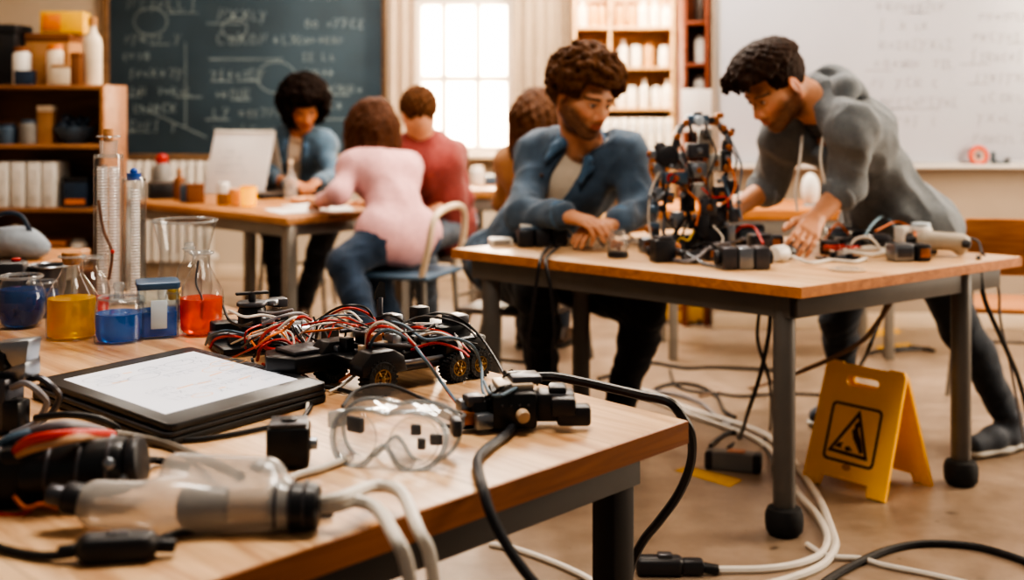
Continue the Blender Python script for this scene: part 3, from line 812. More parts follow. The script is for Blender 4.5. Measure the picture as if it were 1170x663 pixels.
bottle('paint_jar', 'small blue jar beside the slim brown bottle on the far table', 'jar', tp(211, 231), .1, .026, m_blueg, m_grey, jar=True)
carton('parts_box', 'brown box between the blue jar and the white easel', 'box', tp(222, 232) + V((0, .02, 0)), (.09, .08, .1), m_brown, rz=.3)
carton('parts_box', 'dark box at the left end of the far table', 'box', tp(176, 229) + V((.0, .14, 0)), (.14, .1, .09), m_blk, m_dkj, rz=.5)
t = thing('red_cap_bottle', 'grey bottle with red cap at the left end of the far table', 'bottle', tp(171, 229) + V((-.02, .3, 0)))
G().lathe([(0, 0), (.05, 0), (.052, .02), (.05, .15), (.03, .19), (0, .19)], n=20).build('body', m_grey, t)
G().lathe([(0, .185), (.034, .185), (.034, .22), (.02, .235), (0, .235)], n=16).build('cap', mat('red_plastic', '#a8281f', .45), t)
t = thing('sample_jar', 'white capped jar of amber liquid in front of the easel foot', 'jar', tp(255, 234))
G().lathe([(0, 0), (.03, 0), (.032, .01), (.032, .06), (0, .06)], n=20).build('body', mat('amber_fill', '#a87410', .3), t)
G().lathe([(0, .058), (.034, .058), (.034, .1), (.026, .115), (0, .115)], n=20).build('cap', m_whitep, t)
t = thing('yellow_beaker', 'bright yellow plastic beaker with an added glow on the far table', 'beaker', tp(284, 236))
G().lathe([(0, .004), (.036, .004), (.042, .1), (.039, .1), (.034, .012), (0, .012)], n=24).build('shell', mat('yellow_added_glow', '#ffb400', .4, emit=.8, var=.05), t)  # glow put in as emission, the beaker is no lamp
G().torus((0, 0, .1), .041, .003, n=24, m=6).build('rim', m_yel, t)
t = thing('orange_cup', 'pale orange cup just left of the yellow beaker', 'cup', tp(268, 235))
G().lathe([(0, .002), (.026, .002), (.032, .085), (.029, .085), (.024, .01), (0, .01)], n=24).build('shell', mat('pale_orange', '#e0a56b', .45), t)
G().torus((0, 0, .085), .031, .003, n=24, m=6).build('rim', mat('pale_orange_rim', '#efc598', .4), t)
t = thing('laptop', 'dark flat closed laptop lying on the far table behind the yellow beaker', 'laptop', tp(313, 226) + V((0, .04, 0)), rz=.7)
G().box((0, 0, .01), (.26, .19, .018), bev=.005).build('base', m_blk, t)
G().box((0, 0, .024), (.26, .19, .009), bev=.004).build('lid', m_dkj, t)
t = thing('glass_bottle', 'clear glass bottle on the far table in front of the woman in blue', 'bottle', tp(330, 228) + V((0, .05, 0)))
G().lathe([(0, .002), (.035, .002), (.036, .02), (.036, .1), (.015, .15), (.014, .19), (.017, .195)], n=24).build('body', glass('frosty_glass', (.9, .88, .85), (.6, .6, .58), .25), t)
G().lathe([(0, .188), (.013, .188), (.013, .215), (0, .215)], n=14).build('stopper', m_cream, t)
m_paper = MATS['paper']
for k, (px, py, rz, lab) in enumerate(((335, 241, .5, 'white paper sheet near the front corner of the far table'), (358, 236, .9, 'white paper sheet under the hands of the woman in blue'), (378, 240, .2, 'white paper sheet beside the sleeve of the woman in pink'))):
    t = G().box((0, 0, .0015 + .001 * k), (.21, .28, .002), rz=rz).build('paper_sheet', m_paper, label=lab, cat='paper', group='papers on the far table'); t.location = tp(px, py)
t = thing('craft_part_pile', 'small pile of pale craft parts among the papers on the far table', 'craft parts', tp(357, 233) + V((0, .05, 0)))
g = G(); r = random.Random(8)
for i in range(10): g.ell((r.uniform(-.1, .1), r.uniform(-.04, .04), .018), (.03, .02, .016), 8)
g.build('parts_heap', mat('peach_parts', '#cf9a72', .7), t)['kind'] = 'stuff'
# things on the small far table
carton('parts_box', 'blue grey box on the far window table', 'box', tp(562, 212) + V((0, .08, 0)), (.16, .12, .06), m_blueg, m_grey)
bottle('white_jar', 'white jar on the far window table beside the blue grey box', 'jar', tp(545, 213) + V((0, .1, 0)), .12, .045, m_whitep, m_cream, jar=True)
# things on the table by the whiteboard wall
t = thing('white_bowl', 'glossy white oval bowl standing on edge on the rear table behind the hoodie strings', 'bowl', V((pd(926, 0, 6.2).x, 6.2, .75)))
G().ell((0, 0, .085), (.045, .05, .085), 20).build('shell', m_whitep, t); G().lathe([(0, 0), (.04, 0), (.03, .02), (0, .02)], n=16).build('foot', m_grey, t)
carton('parts_box', 'low grey carton on the rear table left of the robot', 'box', V((pd(845, 0, 6.25).x, 6.25, .75)), (.22, .16, .06), m_cream, m_whitep)

# ================================================================ chairs
def steel_chair(name, label, loc, rz, seat_m, frame_m, back=True, h=.5, sc=1., tube_back=False, back_m=None):
    """front faces local -Y"""
    t = thing(name, label, 'chair', loc, rz)
    w, d = .40 * sc, .40 * sc
    g = G(); g.box((0, 0, h - .012), (w, d, .022), bev=.01, seg=3); st = g.build('seat', seat_m, t)
    for sx in (-1, 1):
        G().tube([(sx * w * .42, -d * .38, h - .02), (sx * w * .45, -d * .44, h * .5), (sx * w * .5, -d * .5, .004)], .011, 10).build('leg', frame_m, t)
        top = .92 if back else h - .02
        G().tube([(sx * w * .42, d * .42, h - .02), (sx * w * .45, d * .46, h * .5), (sx * w * .5, d * .56, .004)], .011, 10).build('leg', frame_m, t)
    g = G(); g.rod((-w * .44, -d * .42, h * .55), (w * .44, -d * .42, h * .55), .008); g.build('stretcher', frame_m, t)
    if back:
        bh = h + .36
        if tube_back:
            g = G(); g.tube([(-w * .45, d * .4, h - .02), (-w * .48, d * .5, h + .12), (-w * .4, d * .55, h + .26), (0, d * .6, h + .3), (w * .4, d * .55, h + .26), (w * .48, d * .5, h + .12), (w * .45, d * .4, h - .02)], .016, 12); g.build('back_frame', back_m or frame_m, t)
        else:
            for sx in (-1, 1): G().tube([(sx * w * .42, d * .42, h - .02), (sx * w * .42, d * .5, h + .1), (sx * w * .42, d * .56, bh - .03)], .011, 10).build('back_post', frame_m, t)
            g = G(); g.box((0, d * .55, bh - .11), (w, .018, .23), bev=.008, R=M.Rotation(-.1, 3, 'X')); g.build('backrest', back_m or seat_m, t)
    return t
m_chairw = wood('chair_plywood', '#b97c45', '#94592b', scale=.8, rough=.4)
m_bluech = mat('blue_seat', '#43586b', .5)
m_creamf = mat('cream_tube', '#cdb79b', .4, .1)
ch1 = steel_chair('school_chair', 'plywood school chair with grey legs behind the right corner of the middle table', V((pd(1149, 0, 5.1).x, 5.1 + .0, 0)), PI * .94, m_chairw, m_steel_lt, h=.45)
for o in ch1.children:
    pass
# ================================================================ MIDDLE TABLE CONTENTS
def cable(name, label, pts, r, m, cat='cable', group=None, n=8, sub=8):
    g = G(); g.tube(pts, r, n, sub); return g.build(name, m, None, label, cat, group, origin=pts[0])
m_servo = mat('servo_black', '#26262a', .4, var=.15, spec=.5); m_alu = mat('brushed_aluminium', '#8f949b', .3, .85, var=.08); m_blual = mat('blue_anodised', '#5b7084', .3, .7, var=.1)
m_copper = mat('copper_orange', '#a3663c', .35, .5, var=.1); m_gun = mat('gunmetal', '#525257', .35, .6, var=.12); m_tanp = mat('tan_strut', '#b59a7d', .5)
m_wr, m_wo, m_wy, m_wb, m_wk, m_ww, m_wg = [mat(n, c, .45, var=.05) for n, c in (('red_wire', '#b3271c'), ('orange_wire', '#cf6a22'), ('yellow_wire', '#d3aa22'), ('blue_grey_wire', '#4f6678'), ('black_wire', '#17171a'), ('white_wire', '#cfc8bd'), ('grey_wire', '#77757a'))]
NS = [0]; m_lgrey = mat('light_servo_grey', '#a3a19c', .4, .3, var=.1)
def servo(parent, c, d=(.04, .035, .045), rz=0., horn=(0, 0, 1), m=None, hm=None):
    g = G(); R = M.Rotation(rz, 3, 'Z') if not isinstance(rz, M) else rz
    NS[0] += 1
    if NS[0] % 4 in (1, 2): m = (m_lgrey, m_alu)[NS[0] % 2] if m is not m_blual else m
    g.box(c, d, R=R, bev=.004); o = g.build('servo', m or m_servo, parent)
    h = V(horn).normalized(); c = V(c); e = abs(h.x) * d[0] / 2 + abs(h.y) * d[1] / 2 + abs(h.z) * d[2] / 2
    G().rod(c + R @ (h * e * .9), c + R @ (h * (e + .008)), .011, 14).build('servo_horn', hm or m_copper, o)
    return o
RB = tp(788, 291); S_ = 1 / (FP / RB.y)
def rl(px, py, y=0.): return V(((px - 788) * S_, y, (291 - py) * S_))
rob = thing('robot', 'tall humanoid robot frame of black servos, grey brackets and orange joints', 'robot', RB)
G().box(rl(790, 287) + V((0, .03, 0)), (.27, .16, .018), bev=.005).build('base_plate', m_gun, rob)
# lower electronics stack
for (px, py, y, d, m) in ((812, 272, .02, (.09, .09, .07), m_servo), (818, 248, .03, (.07, .07, .07), m_gun), (800, 258, -.02, (.045, .05, .08), m_servo), (832, 266, -.01, (.03, .06, .06), m_alu), (786, 276, .0, (.05, .05, .05), m_servo)):
    G().box(rl(px, py, y), d, rz=.2, bev=.006).build('control_box', m, rob)
# legs: paired struts with joints
for (a, b, r, m) in (((746, 284), (748, 240), .008, m_alu), ((748, 240), (752, 200), .008, m_blual), ((757, 284), (760, 236), .006, m_alu), ((760, 236), (757, 200), .006, m_gun),
                     ((829, 236), (830, 190), .008, m_gun), ((836, 232), (826, 176), .005, m_alu), ((812, 216), (811, 152), .011, m_tanp), ((824, 196), (828, 160), .007, m_servo), ((790, 262), (781, 214), .009, m_gun)):
    G().rod(rl(*a, .0), rl(*b, .01), r, 12).build('strut', m, rob)
for (px, py, r, m) in ((747, 240, .016, m_blual), (754, 200, .018, m_alu), (741, 262, .014, m_copper), (830, 192, .015, m_copper), (757, 238, .013, m_servo), (829, 236, .016, m_servo), (781, 214, .014, m_copper)):
    G().rod(rl(px, py, -.02), rl(px, py, .025), r, 16).build('joint', m, rob)
for (px, py, d) in ((746, 286, (.05, .09, .022)), (760, 287, (.04, .08, .02))): G().box(rl(px, py, -.01), d, bev=.006).build('foot', m_servo, rob)
# shoulder motors and torso
G().rod(rl(762, 178, -.035), rl(762, 178, .04), .04, 24).build('shoulder_motor', m_servo, rob)
G().rod(rl(754, 168, -.03), rl(754, 168, .03), .019, 18).build('shoulder_motor', m_gun, rob)
for (px, py, y, d, m, hz) in ((748, 176, 0, (.035, .04, .03), m_gun, (-1, 0, 0)), (770, 203, -.01, (.085, .05, .04), m_blual, (0, -1, 0)), (752, 192, 0, (.04, .04, .035), m_alu, (-1, 0, 0)),
                              (797, 172, .01, (.07, .06, .05), m_gun, (0, -1, 0)), (796, 194, 0, (.06, .055, .055), m_alu, (0, -1, 0)), (800, 218, .015, (.05, .05, .05), m_servo, (1, 0, 0)), (822, 222, .0, (.05, .05, .055), m_servo, (0, -1, 0)), (829, 180, .0, (.035, .04, .05), m_servo, (0, -1, 0)), (776, 184, .02, (.04, .05, .06), m_servo, (0, -1, 0))):
    servo(rob, rl(px, py, y), d, .15, hz, m, m_alu if px % 2 else m_copper)
G().rod(rl(796, 194, -.034), rl(796, 194, -.022), .022, 24).build('gear_wheel', m_alu, rob)
G().torus(rl(766, 203, -.04), .014, .004, R=M.Rotation(PI / 2, 3, 'X'), n=20, m=6).build('lens_ring', m_wr, rob)
# head arch
arch = [(771, 170), (773, 156), (778, 145), (787, 138), (799, 135), (812, 137), (822, 143), (830, 153), (833, 166), (830, 178)]
for i in range(len(arch) - 1):
    a, b = rl(*arch[i]), rl(*arch[i+1]); d = b - a
    G().box((a + b) / 2, (d.length * 1.05, .034, .022), R=M.Rotation(-math.atan2(d.z, d.x), 3, 'Y'), bev=.004).build('arch_link', (m_gun, m_alu, m_alu)[i % 3], rob)
for k, (px, py) in enumerate(((773, 156), (783, 140), (812, 137), (826, 146), (834, 152), (832, 168))):
    G().rod(rl(px, py, -.028), rl(px, py, .026), .0115, 16).build('joint', m_copper if k != 2 else m_servo, rob)
for (px, py, d, m) in ((797, 137, (.075, .05, .035), m_blual), (797, 131, (.03, .035, .02), m_gun), (822, 132, (.028, .03, .02), m_copper), (815, 138, (.035, .04, .03), m_copper), (836, 149, (.02, .03, .016), m_servo)):
    G().box(rl(px, py), d, bev=.005).build('head_block', m, rob)
G().lathe([(0, 0), (.018, 0), (.02, .006), (.016, .02), (0, .022)], rl(797, 138, -.03), 20, M.Rotation(PI / 2, 3, 'X')).build('camera_lens', mat('lens_glass', '#b9c6d2', .08, .3, var=0), rob)
for (pts, m) in (([(774, 160, -.02), (781, 180, -.04), (790, 205, -.04), (783, 240, -.03), (800, 270, -.05)], m_wk), ([(830, 180, -.03), (838, 205, -.03), (834, 222, -.04), (822, 232, -.05)], m_wo), ([(800, 214, -.03), (812, 224, -.05), (826, 224, -.05), (830, 236, -.04)], m_wr),
                 ([(765, 206, -.03), (780, 214, -.05), (786, 236, -.04), (778, 268, -.04)], m_wk), ([(790, 262, -.05), (783, 272, -.07), (775, 270, -.06), (770, 280, -.04)], m_wy), ([(812, 256, -.05), (822, 270, -.07), (812, 282, -.09)], m_ww), ([(826, 160, -.02), (840, 180, -.02), (836, 200, -.02)], m_wk)):
    G().tube([rl(p[0], p[1], p[2]) for p in pts], .0035, 6).build('wire', m, rob)
# denser body: extra servos, brackets, cables
for (px, py, y, d, m, hz) in ((806, 156, .01, (.045, .04, .05), m_gun, (0, -1, 0)), (786, 232, .01, (.045, .045, .06), m_servo, (0, -1, 0)), (808, 236, -.01, (.055, .05, .06), m_gun, (0, -1, 0)), (774, 250, .0, (.04, .04, .05), m_alu, (-1, 0, 0)),
                              (816, 186, -.005, (.04, .04, .06), m_servo, (0, -1, 0)), (836, 214, .0, (.03, .04, .05), m_servo, (1, 0, 0)), (764, 226, .0, (.03, .035, .04), m_blual, (0, -1, 0)), (752, 222, .0, (.028, .03, .05), m_alu, (-1, 0, 0)), (748, 262, .0, (.03, .035, .045), m_blual, (0, -1, 0)), (838, 246, .0, (.03, .04, .05), m_gun, (1, 0, 0)), (768, 272, -.01, (.05, .05, .03), m_gun, (0, -1, 0))):
    servo(rob, rl(px, py, y), d, .1, hz, m, m_gun if (px + py) % 3 else m_copper)
for (a, b, r, m) in (((770, 170), (784, 196), .006, m_alu), ((786, 140), (792, 160), .006, m_gun), ((806, 138), (806, 156), .006, m_alu), ((824, 200), (836, 240), .006, m_blual), ((766, 214), (750, 228), .006, m_alu), ((782, 246), (768, 270), .007, m_servo), ((800, 200), (816, 228), .005, m_copper)):
    G().rod(rl(*a, -.025), rl(*b, -.02), r, 10).build('strut', m, rob)
for (px, py) in ((778, 222), (792, 246), (820, 206), (742, 224), (766, 190), (842, 230), (800, 150), (828, 256)):
    G().rod(rl(px, py, -.045), rl(px, py, -.02), .009, 12).build('joint', m_alu, rob)
for (pts, m) in (([(770, 196, -.04), (760, 216, -.05), (758, 244, -.04), (770, 262, -.05), (780, 284, -.06)], m_wk), ([(806, 150, -.03), (816, 176, -.045), (806, 206, -.05), (814, 240, -.05)], m_wk), ([(780, 214, -.04), (796, 232, -.06), (792, 256, -.06)], m_wo), ([(834, 160, -.02), (846, 190, -.02), (842, 226, -.02), (846, 250, -.02)], m_wb), ([(752, 196, -.03), (742, 220, -.03), (740, 250, -.03), (744, 276, -.03)], m_ww)):
    G().tube([rl(p[0], p[1], p[2]) for p in pts], .0035, 6).build('wire', m, rob)
# loose electronics spread on the table
def pcb(name, label, px, py, d, rz, m, n=8, seed=1):
    t = thing(name, label, 'circuit board', tp(px, py), rz)
    G().box((0, 0, .004), (d[0], d[1], .005), bev=.001).build('board', m, t)
    r = random.Random(seed)
    for k in range(n):
        w = r.uniform(.012, .03); x = r.uniform(-.4, .4) * d[0]; y = r.uniform(-.36, .36) * d[1]; h = r.uniform(.006, .018)
        G().box((x, y, .0065 + h / 2), (w, w * .7, h), bev=.0015).build(('chip', 'connector', 'capacitor')[k % 3], (m_servo, m_alu, m_copper)[k % 3], t)
    return t
def box_dev(name, label, cat, px, py, d, rz, m, m2=None, z=.75):
    t = thing(name, label, cat, tp(px, py, z), rz)
    G().box((0, 0, d[2] / 2), d, bev=min(d) * .15).build('housing', m, t)
    G().box((0, -d[1] / 2, d[2] * .5), (d[0] * .7, .004, d[2] * .5), bev=.001).build('front_panel', m2 or m_gun, t)
    return t
box_dev('plastic_case', 'small flat white case at the left corner of the middle table', 'case', 572, 280, (.085, .06, .026), .2, m_whitep, m_grey)
t = thing('battery_pack', 'black battery pack with pale wires at the elbow of the seated man', 'battery', tp(620, 281), .12)
for k in range(3): G().box((-.065 + .062 * k, 0, .032), (.058, .085, .06), bev=.008).build('cell', m_servo, t)
G().box((0, 0, .066), (.17, .05, .01), bev=.003).build('top_board', m_blual, t); G().box((-.06, 0, .074), (.05, .03, .012), bev=.003).build('connector', m_whitep, t)
for q, m in ((-1, m_wb), (1, m_ww)): G().tube([(-.04, q * .02, .075), (.02, q * .03, .1), (.09, q * .03, .07), (.12, q * .04, .03)], .004, 6).build('wire', m, t)
gl_small = glass('cloudy_plastic', (.93, .92, .9), (.6, .6, .6), .12)
t = thing('clear_jar', 'small clear plastic jar with black base in front of the hands', 'jar', tp(706, 294))
G().lathe([(0, .02), (.033, .02), (.035, .03), (.034, .07), (.026, .085), (.026, .095)], n=24).build('body', gl_small, t)
G().lathe([(0, 0), (.034, 0), (.036, .006), (.034, .02), (0, .02)], n=24).build('base', m_servo, t)
g = G(); r = random.Random(3)
for k in range(9): g.ell((r.uniform(-.018, .018), r.uniform(-.018, .018), r.uniform(.03, .055)), .009, 8)
g.build('metal_bits', m_copper, t)['kind'] = 'stuff'
t = thing('clear_jar', 'clear tipped plastic cup with white cap beside the hands of the seated man', 'jar', tp(683, 283), .4)
G().lathe([(0, -.045), (.026, -.045), (.03, -.03), (.032, .04), (.0, .04)], (0, 0, .033), 24, M.Rotation(1.35, 3, 'Y')).build('body', gl_small, t)
G().rod((.04, 0, .038), (.06, 0, .042), .026).build('cap', m_whitep, t)
t = thing('paper_scrap', 'crumpled white paper scrap between the clear jar and the robot', 'paper', tp(726, 281), .4)
g = G(); r = random.Random(3)
rings = []
for i in range(7):
    rings.append([V(((i - 3) * .02, (j - 3) * .016, .006 + r.uniform(0, .022))) for j in range(7)])
for i in range(6):
    for j in range(6): g.face([rings[i][j], rings[i+1][j], rings[i+1][j+1], rings[i][j+1]])
bmesh.ops.remove_doubles(g.bm, verts=g.bm.verts, dist=1e-5)
g.build('crumpled_sheet', m_paper, t)
# stacked drive motor at the front left of the robot
t = thing('servo_block', 'black servo block on the table at the front left of the robot', 'servo', tp(757, 299), .3)
G().box((0, 0, .038), (.075, .06, .075), bev=.008).build('housing', m_servo, t); G().rod((.0375, 0, .045), (.06, 0, .045), .018).build('shaft', m_copper, t); G().box((0, 0, .08), (.05, .05, .012), bev=.003).build('cap', m_gun, t)
t = thing('drive_unit', 'grey ribbed motor box lying in front of the robot', 'motor', tp(850, 307), .05)
for k in range(3): G().box((-.052 + .052 * k, 0, .036), (.05, .08, .07), bev=.008).build('segment', (m_gun, m_alu, m_gun)[k], t)
G().rod((-.078, 0, .036), (-.095, 0, .036), .024).build('end_cap', m_servo, t); G().rod((.078, 0, .036), (.09, 0, .036), .024).build('end_cap', m_servo, t)
box_dev('controller_box', 'black controller box behind the grey ribbed motor', 'box', 853, 279, (.12, .08, .075), .2, m_servo, m_blual)
box_dev('controller_box', 'small black box with orange knob right of the robot base', 'box', 884, 284, (.07, .06, .05), -.2, m_servo, m_copper)
t = thing('small_motor', 'white small motor with black cap under the hand of the standing man', 'motor', tp(893, 299), .7)
G().rod((-.045, 0, .028), (.02, 0, .028), .028, 20).build('housing', m_whitep, t); G().rod((.02, 0, .028), (.055, 0, .028), .024, 20).build('cap', m_servo, t); G().rod((.055, 0, .028), (.075, 0, .028), .006).build('shaft', m_alu, t)
t = thing('glass_vial', 'clear glass vial standing beside the hand of the standing man', 'vial', tp(938, 281))
G().lathe([(0, .002), (.026, .002), (.028, .01), (.028, .06), (.016, .078), (.016, .095), (.019, .098)], n=24).build('body', glass('vial_glass', (.95, .95, .95), (.55, .57, .6), .06), t)
G().lathe([(0, .09), (.014, .09), (.016, .105), (0, .108)], n=16).build('stopper', m_cream, t)
pcb('circuit_board', 'dark circuit board with red wires right of the hand', 958, 297, (.13, .09), .2, m_servo, 9, 2)
box_dev('battery_box', 'silver and black battery box at the right end of the table', 'battery', 1028, 298, (.075, .07, .06), .2, m_alu, m_gun)
box_dev('battery_box', 'black battery box with orange label beside the silver one', 'battery', 1052, 298, (.05, .06, .058), .2, m_servo, m_copper)
box_dev('controller_box', 'black electronics block behind the cable coil', 'box', 985, 280, (.09, .08, .055), -.1, m_servo, m_gun)
box_dev('controller_box', 'dark box with copper top behind the silver battery box', 'box', 1018, 276, (.08, .06, .05), .3, m_gun, m_copper)
bottle('white_cap_jar', 'short white lidded jar at the back right of the table', 'jar', tp(1052, 283), .09, .04, m_whitep, mat('pale_blue_lid', '#c5d2dc', .4), jar=True)
t = thing('glue_gun', 'beige glue gun lying at the right end of the middle table', 'glue gun', tp(1078, 293), -.25)
s = SDF(.004); o = V(t.location); s.cap(o + V((-.06, 0, .055)), o + V((.06, -.012, .05)), .033, .028, .02); s.cap(o + V((.035, 0, .05)), o + V((.055, -.005, .02)), .022, .018, .02)
s.build('body', mat('beige_plastic', '#a99f90', .45), t); G().rod((-.09, 0, .055), (-.125, 0, .052), .016).build('nozzle', m_servo, t); G().rod((.06, -.02, .05), (.085, -.03, .045), .015).build('cable_boot', m_servo, t)
t = thing('coaster_pad', 'thin round pale pad near the front edge of the middle table', 'pad', tp(968, 309)); G().lathe([(0, 0), (.055, 0), (.058, .003), (.055, .006), (0, .006)], n=32).build('disc', m_tanp, t); G().lathe([(.03, .0055), (.033, .008), (.036, .0055)], n=32).build('ring', m_grey, t)
t = None
for k, (px, py, d, rz, m, m2, lab) in enumerate((
    (912, 287, (.05, .04, .03), .3, m_gun, m_alu, 'small grey bracket block between the hand and the orange knob box'),
    (948, 290, (.05, .04, .035), -.3, m_servo, m_copper, 'small black relay left of the red wired board'),
    (970, 284, (.07, .05, .03), .2, m_servo, m_gun, 'flat black driver box behind the red wired board'),
    (1005, 286, (.05, .05, .045), .1, m_gun, m_servo, 'dark sensor cube left of the copper topped box'),
    (1034, 283, (.05, .04, .06), .5, m_whitep, m_alu, 'white relay box behind the battery boxes'),
    (960, 275, (.08, .05, .04), -.2, m_servo, m_blual, 'black module at the back edge behind the relay'),
    (1000, 272, (.09, .05, .035), .1, m_servo, m_wo, 'black module with orange front at the back edge of the table'),
    (812, 297, (.04, .035, .035), .5, m_gun, m_copper, 'small grey gear block in front of the robot base'),
    (790, 300, (.05, .04, .03), -.2, m_servo, m_alu, 'black gear block between robot foot and servo block'),
    (740, 288, (.045, .04, .04), .2, m_alu, m_copper, 'silver bracket block left of the robot foot'),
    (868, 288, (.06, .05, .05), .2, m_servo, m_gun, 'black driver block right behind the grey ribbed motor'),
    (1058, 290, (.05, .04, .045), .1, m_servo, m_alu, 'small black plug block beside the beige glue gun'))):
    box_dev('electronic_module', lab, 'electronics', px, py, [q * 1.3 for q in d], rz, m, m2)
r = random.Random(31)
for k, (x0, y0, x1, y1, m, lab) in enumerate(((905, 292, 945, 284, m_wk, 'black wire between the hand and the black relay'), (950, 294, 1000, 286, m_wk, 'black wire crossing behind the cable coil'), (940, 279, 990, 276, m_wo, 'orange brown wire along the back of the table'), (965, 292, 1010, 292, m_ww, 'white wire passing in front of the sensor cube'), (1010, 282, 1050, 276, m_wk, 'black wire rising behind the battery boxes'), (780, 296, 830, 300, m_wk, 'black wire in front of the robot base plate'), (735, 284, 760, 294, m_ww, 'white wire from the silver bracket to the servo block'), (690, 272, 735, 280, m_ww, 'white wire beside the paper scrap'), (655, 276, 690, 284, m_wg, 'grey wire from the battery pack to the tipped cup'))):
    a, b = tp(x0, y0), tp(x1, y1)
    cable('loose_wire', lab, [a + V((0, 0, .006)), a.lerp(b, .3) + V((0, r.uniform(-.03, .03), r.uniform(.03, .09))), a.lerp(b, .65) + V((0, r.uniform(-.03, .03), r.uniform(.02, .06))), b + V((0, 0, .006))], .005, m)
# cable coil and loose wires
def circ(px, py, rx, ry, n=14, turns=1.0, z=.757, jit=.006, seed=1, ph=0.):
    c = tp(px, py); r = random.Random(seed)
    return [c + V((rx * math.cos(ph + 2 * PI * turns * k / n) + r.uniform(-jit, jit), ry * math.sin(ph + 2 * PI * turns * k / n) + r.uniform(-jit, jit), z - .75 + r.uniform(0, .012))) for k in range(n + 1)]
cable('coiled_cable', 'coiled white cable near the front of the table by the silver battery', circ(983, 292, .1, .075, 30, 2.6, .76, .008, 4), .0065, m_ww)
cable('loose_wire', 'grey cable looping in front of the robot base', [tp(770, 300) + V((0, 0, .008)), tp(790, 303) + V((0, 0, .015)), tp(815, 297) + V((0, 0, .05)), tp(835, 293) + V((0, 0, .045)), tp(850, 300) + V((0, 0, .08))], .006, m_wg)
cable('loose_wire', 'pale cable curving from the robot to the servo block', [tp(760, 297) + V((0, 0, .05)), tp(785, 301) + V((0, 0, .03)), tp(805, 304) + V((0, 0, .006)), tp(830, 309) + V((0, 0, .006))], .006, m_alu)
cable('loose_wire', 'red wire behind the grey ribbed motor', [tp(838, 287) + V((0, 0, .06)), tp(848, 288) + V((0, 0, .09)), tp(862, 288) + V((0, 0, .085)), tp(872, 292) + V((0, 0, .04))], .0045, m_wr)
cable('loose_wire', 'red wire loop on the board right of the hand', circ(962, 293, .06, .03, 12, .9, .775, .006, 6), .004, m_wr)
cable('loose_wire', 'pale blue wire arching behind the cable coil', [tp(985, 284) + V((0, 0, .03)), tp(998, 281) + V((0, 0, .085)), tp(1012, 279) + V((0, 0, .1)), tp(1030, 282) + V((0, 0, .04))], .005, mat('pale_blue_wire', '#8fb0c4', .45))
cable('loose_wire', 'white cable trailing from the small motor to the right', [tp(905, 300) + V((0, 0, .02)), tp(925, 304) + V((0, 0, .01)), tp(950, 300) + V((0, 0, .008)), tp(975, 302) + V((0, 0, .008)), tp(990, 299) + V((0, 0, .01))], .006, m_ww)
cable('loose_wire', 'black cable from the glue gun to the right end of the table', [tp(1092, 292) + V((0, 0, .045)), tp(1106, 285) + V((0, 0, .04)), tp(1118, 286) + V((0, 0, .03)), tp(1122, 292) + V((0, 0, .006))], .005, m_wk)
cable('loose_wire', 'orange wire behind the black battery box', [tp(1000, 283) + V((0, 0, .06)), tp(1025, 280) + V((0, 0, .085)), tp(1045, 284) + V((0, 0, .06)), tp(1040, 290) + V((0, 0, .02))], .004, m_wo)

# cables hanging over the edges and on the floor
def fl(px, py, r=.008): return tp(px, py, r)
def fz(zx, zy, r=.009): return fl(700 + zx / 2.52, 400 + zy / 2.52, r)
hang = 'cables hanging from the middle table'
cable('hanging_cable', 'left one of two black cables hanging off the left front edge of the table', [tp(634, 281) + V((0, 0, .02)), tp(622, 292) + V((0, 0, .012)), pd(617, 298, 4.02), pd(612, 330, 4.0), pd(606, 372, 4.02), pd(604, 402, 4.06), fl(612, 530)], .006, m_wk, group=hang)
cable('hanging_cable', 'right one of two black cables hanging off the left front edge of the table', [tp(640, 287) + V((0, 0, .02)), tp(626, 297) + V((0, 0, .012)), pd(624, 303, 4.0), pd(629, 330, 3.98), pd(634, 380, 4.0), pd(632, 410, 4.05), fl(640, 540)], .006, m_wk, group=hang)
cable('hanging_cable', 'dark cable hanging inside left of the front table leg', [pd(881, 350, 3.95), pd(878, 385, 3.95), pd(868, 430, 4.0), pd(855, 470, 4.1), fl(845, 500), fl(832, 512)], .007, m_wk, group=hang)
cable('hanging_cable', 'thin dark cable crossing behind the front table leg', [pd(868, 352, 4.2), pd(866, 390, 4.2), pd(880, 440, 4.3), fl(880, 490), fl(872, 505)], .006, m_wk, group=hang)
cable('hanging_cable', 'brown cable sagging from under the table across to the floor', [pd(1022, 340, 4.1), pd(1005, 365, 4.1), pd(985, 390, 4.12), pd(945, 412, 4.2), pd(905, 428, 4.3), fl(860, 443), fl(800, 452)], .008, mat('brown_cable', '#7d6552', .5))
cable('hanging_cable', 'dark cable dropping from the table edge between the jeans', [pd(1014, 345, 4.25), pd(1003, 372, 4.25), pd(990, 405, 4.3), fl(984, 420), fl(1020, 402), fl(1062, 398)], .007, m_wk, group=hang)
cable('hanging_cable', 'thick black cable falling right of the right table leg', [tp(1118, 297) + V((0, 0, .01)), pd(1119, 308, 4.14), pd(1126, 345, 4.15), pd(1148, 395, 4.2), pd(1166, 440, 4.3), fl(1185, 520)], .0085, m_wk, group=hang)
cable('hanging_cable', 'thin cable loop beside the thick black cable at the right', [tp(1124, 293) + V((0, 0, .01)), pd(1130, 306, 4.2), pd(1141, 330, 4.22), pd(1143, 365, 4.25), pd(1155, 420, 4.3), fl(1172, 515)], .005, m_wg, group=hang)
fg_ = 'dark cables lying across the floor'
z5 = lambda zx, zy: fl(540 + zx / 3.9, 310 + zy / 3.9)
cable('floor_cable', 'dark cable arching over the bright floor behind the seated man', [z5(560, 480), z5(640, 455), z5(700, 425), z5(800, 408), z5(880, 420), z5(960, 432), z5(1060, 428), z5(1190, 432), fl(905, 424)], .008, m_wk, group=fg_)
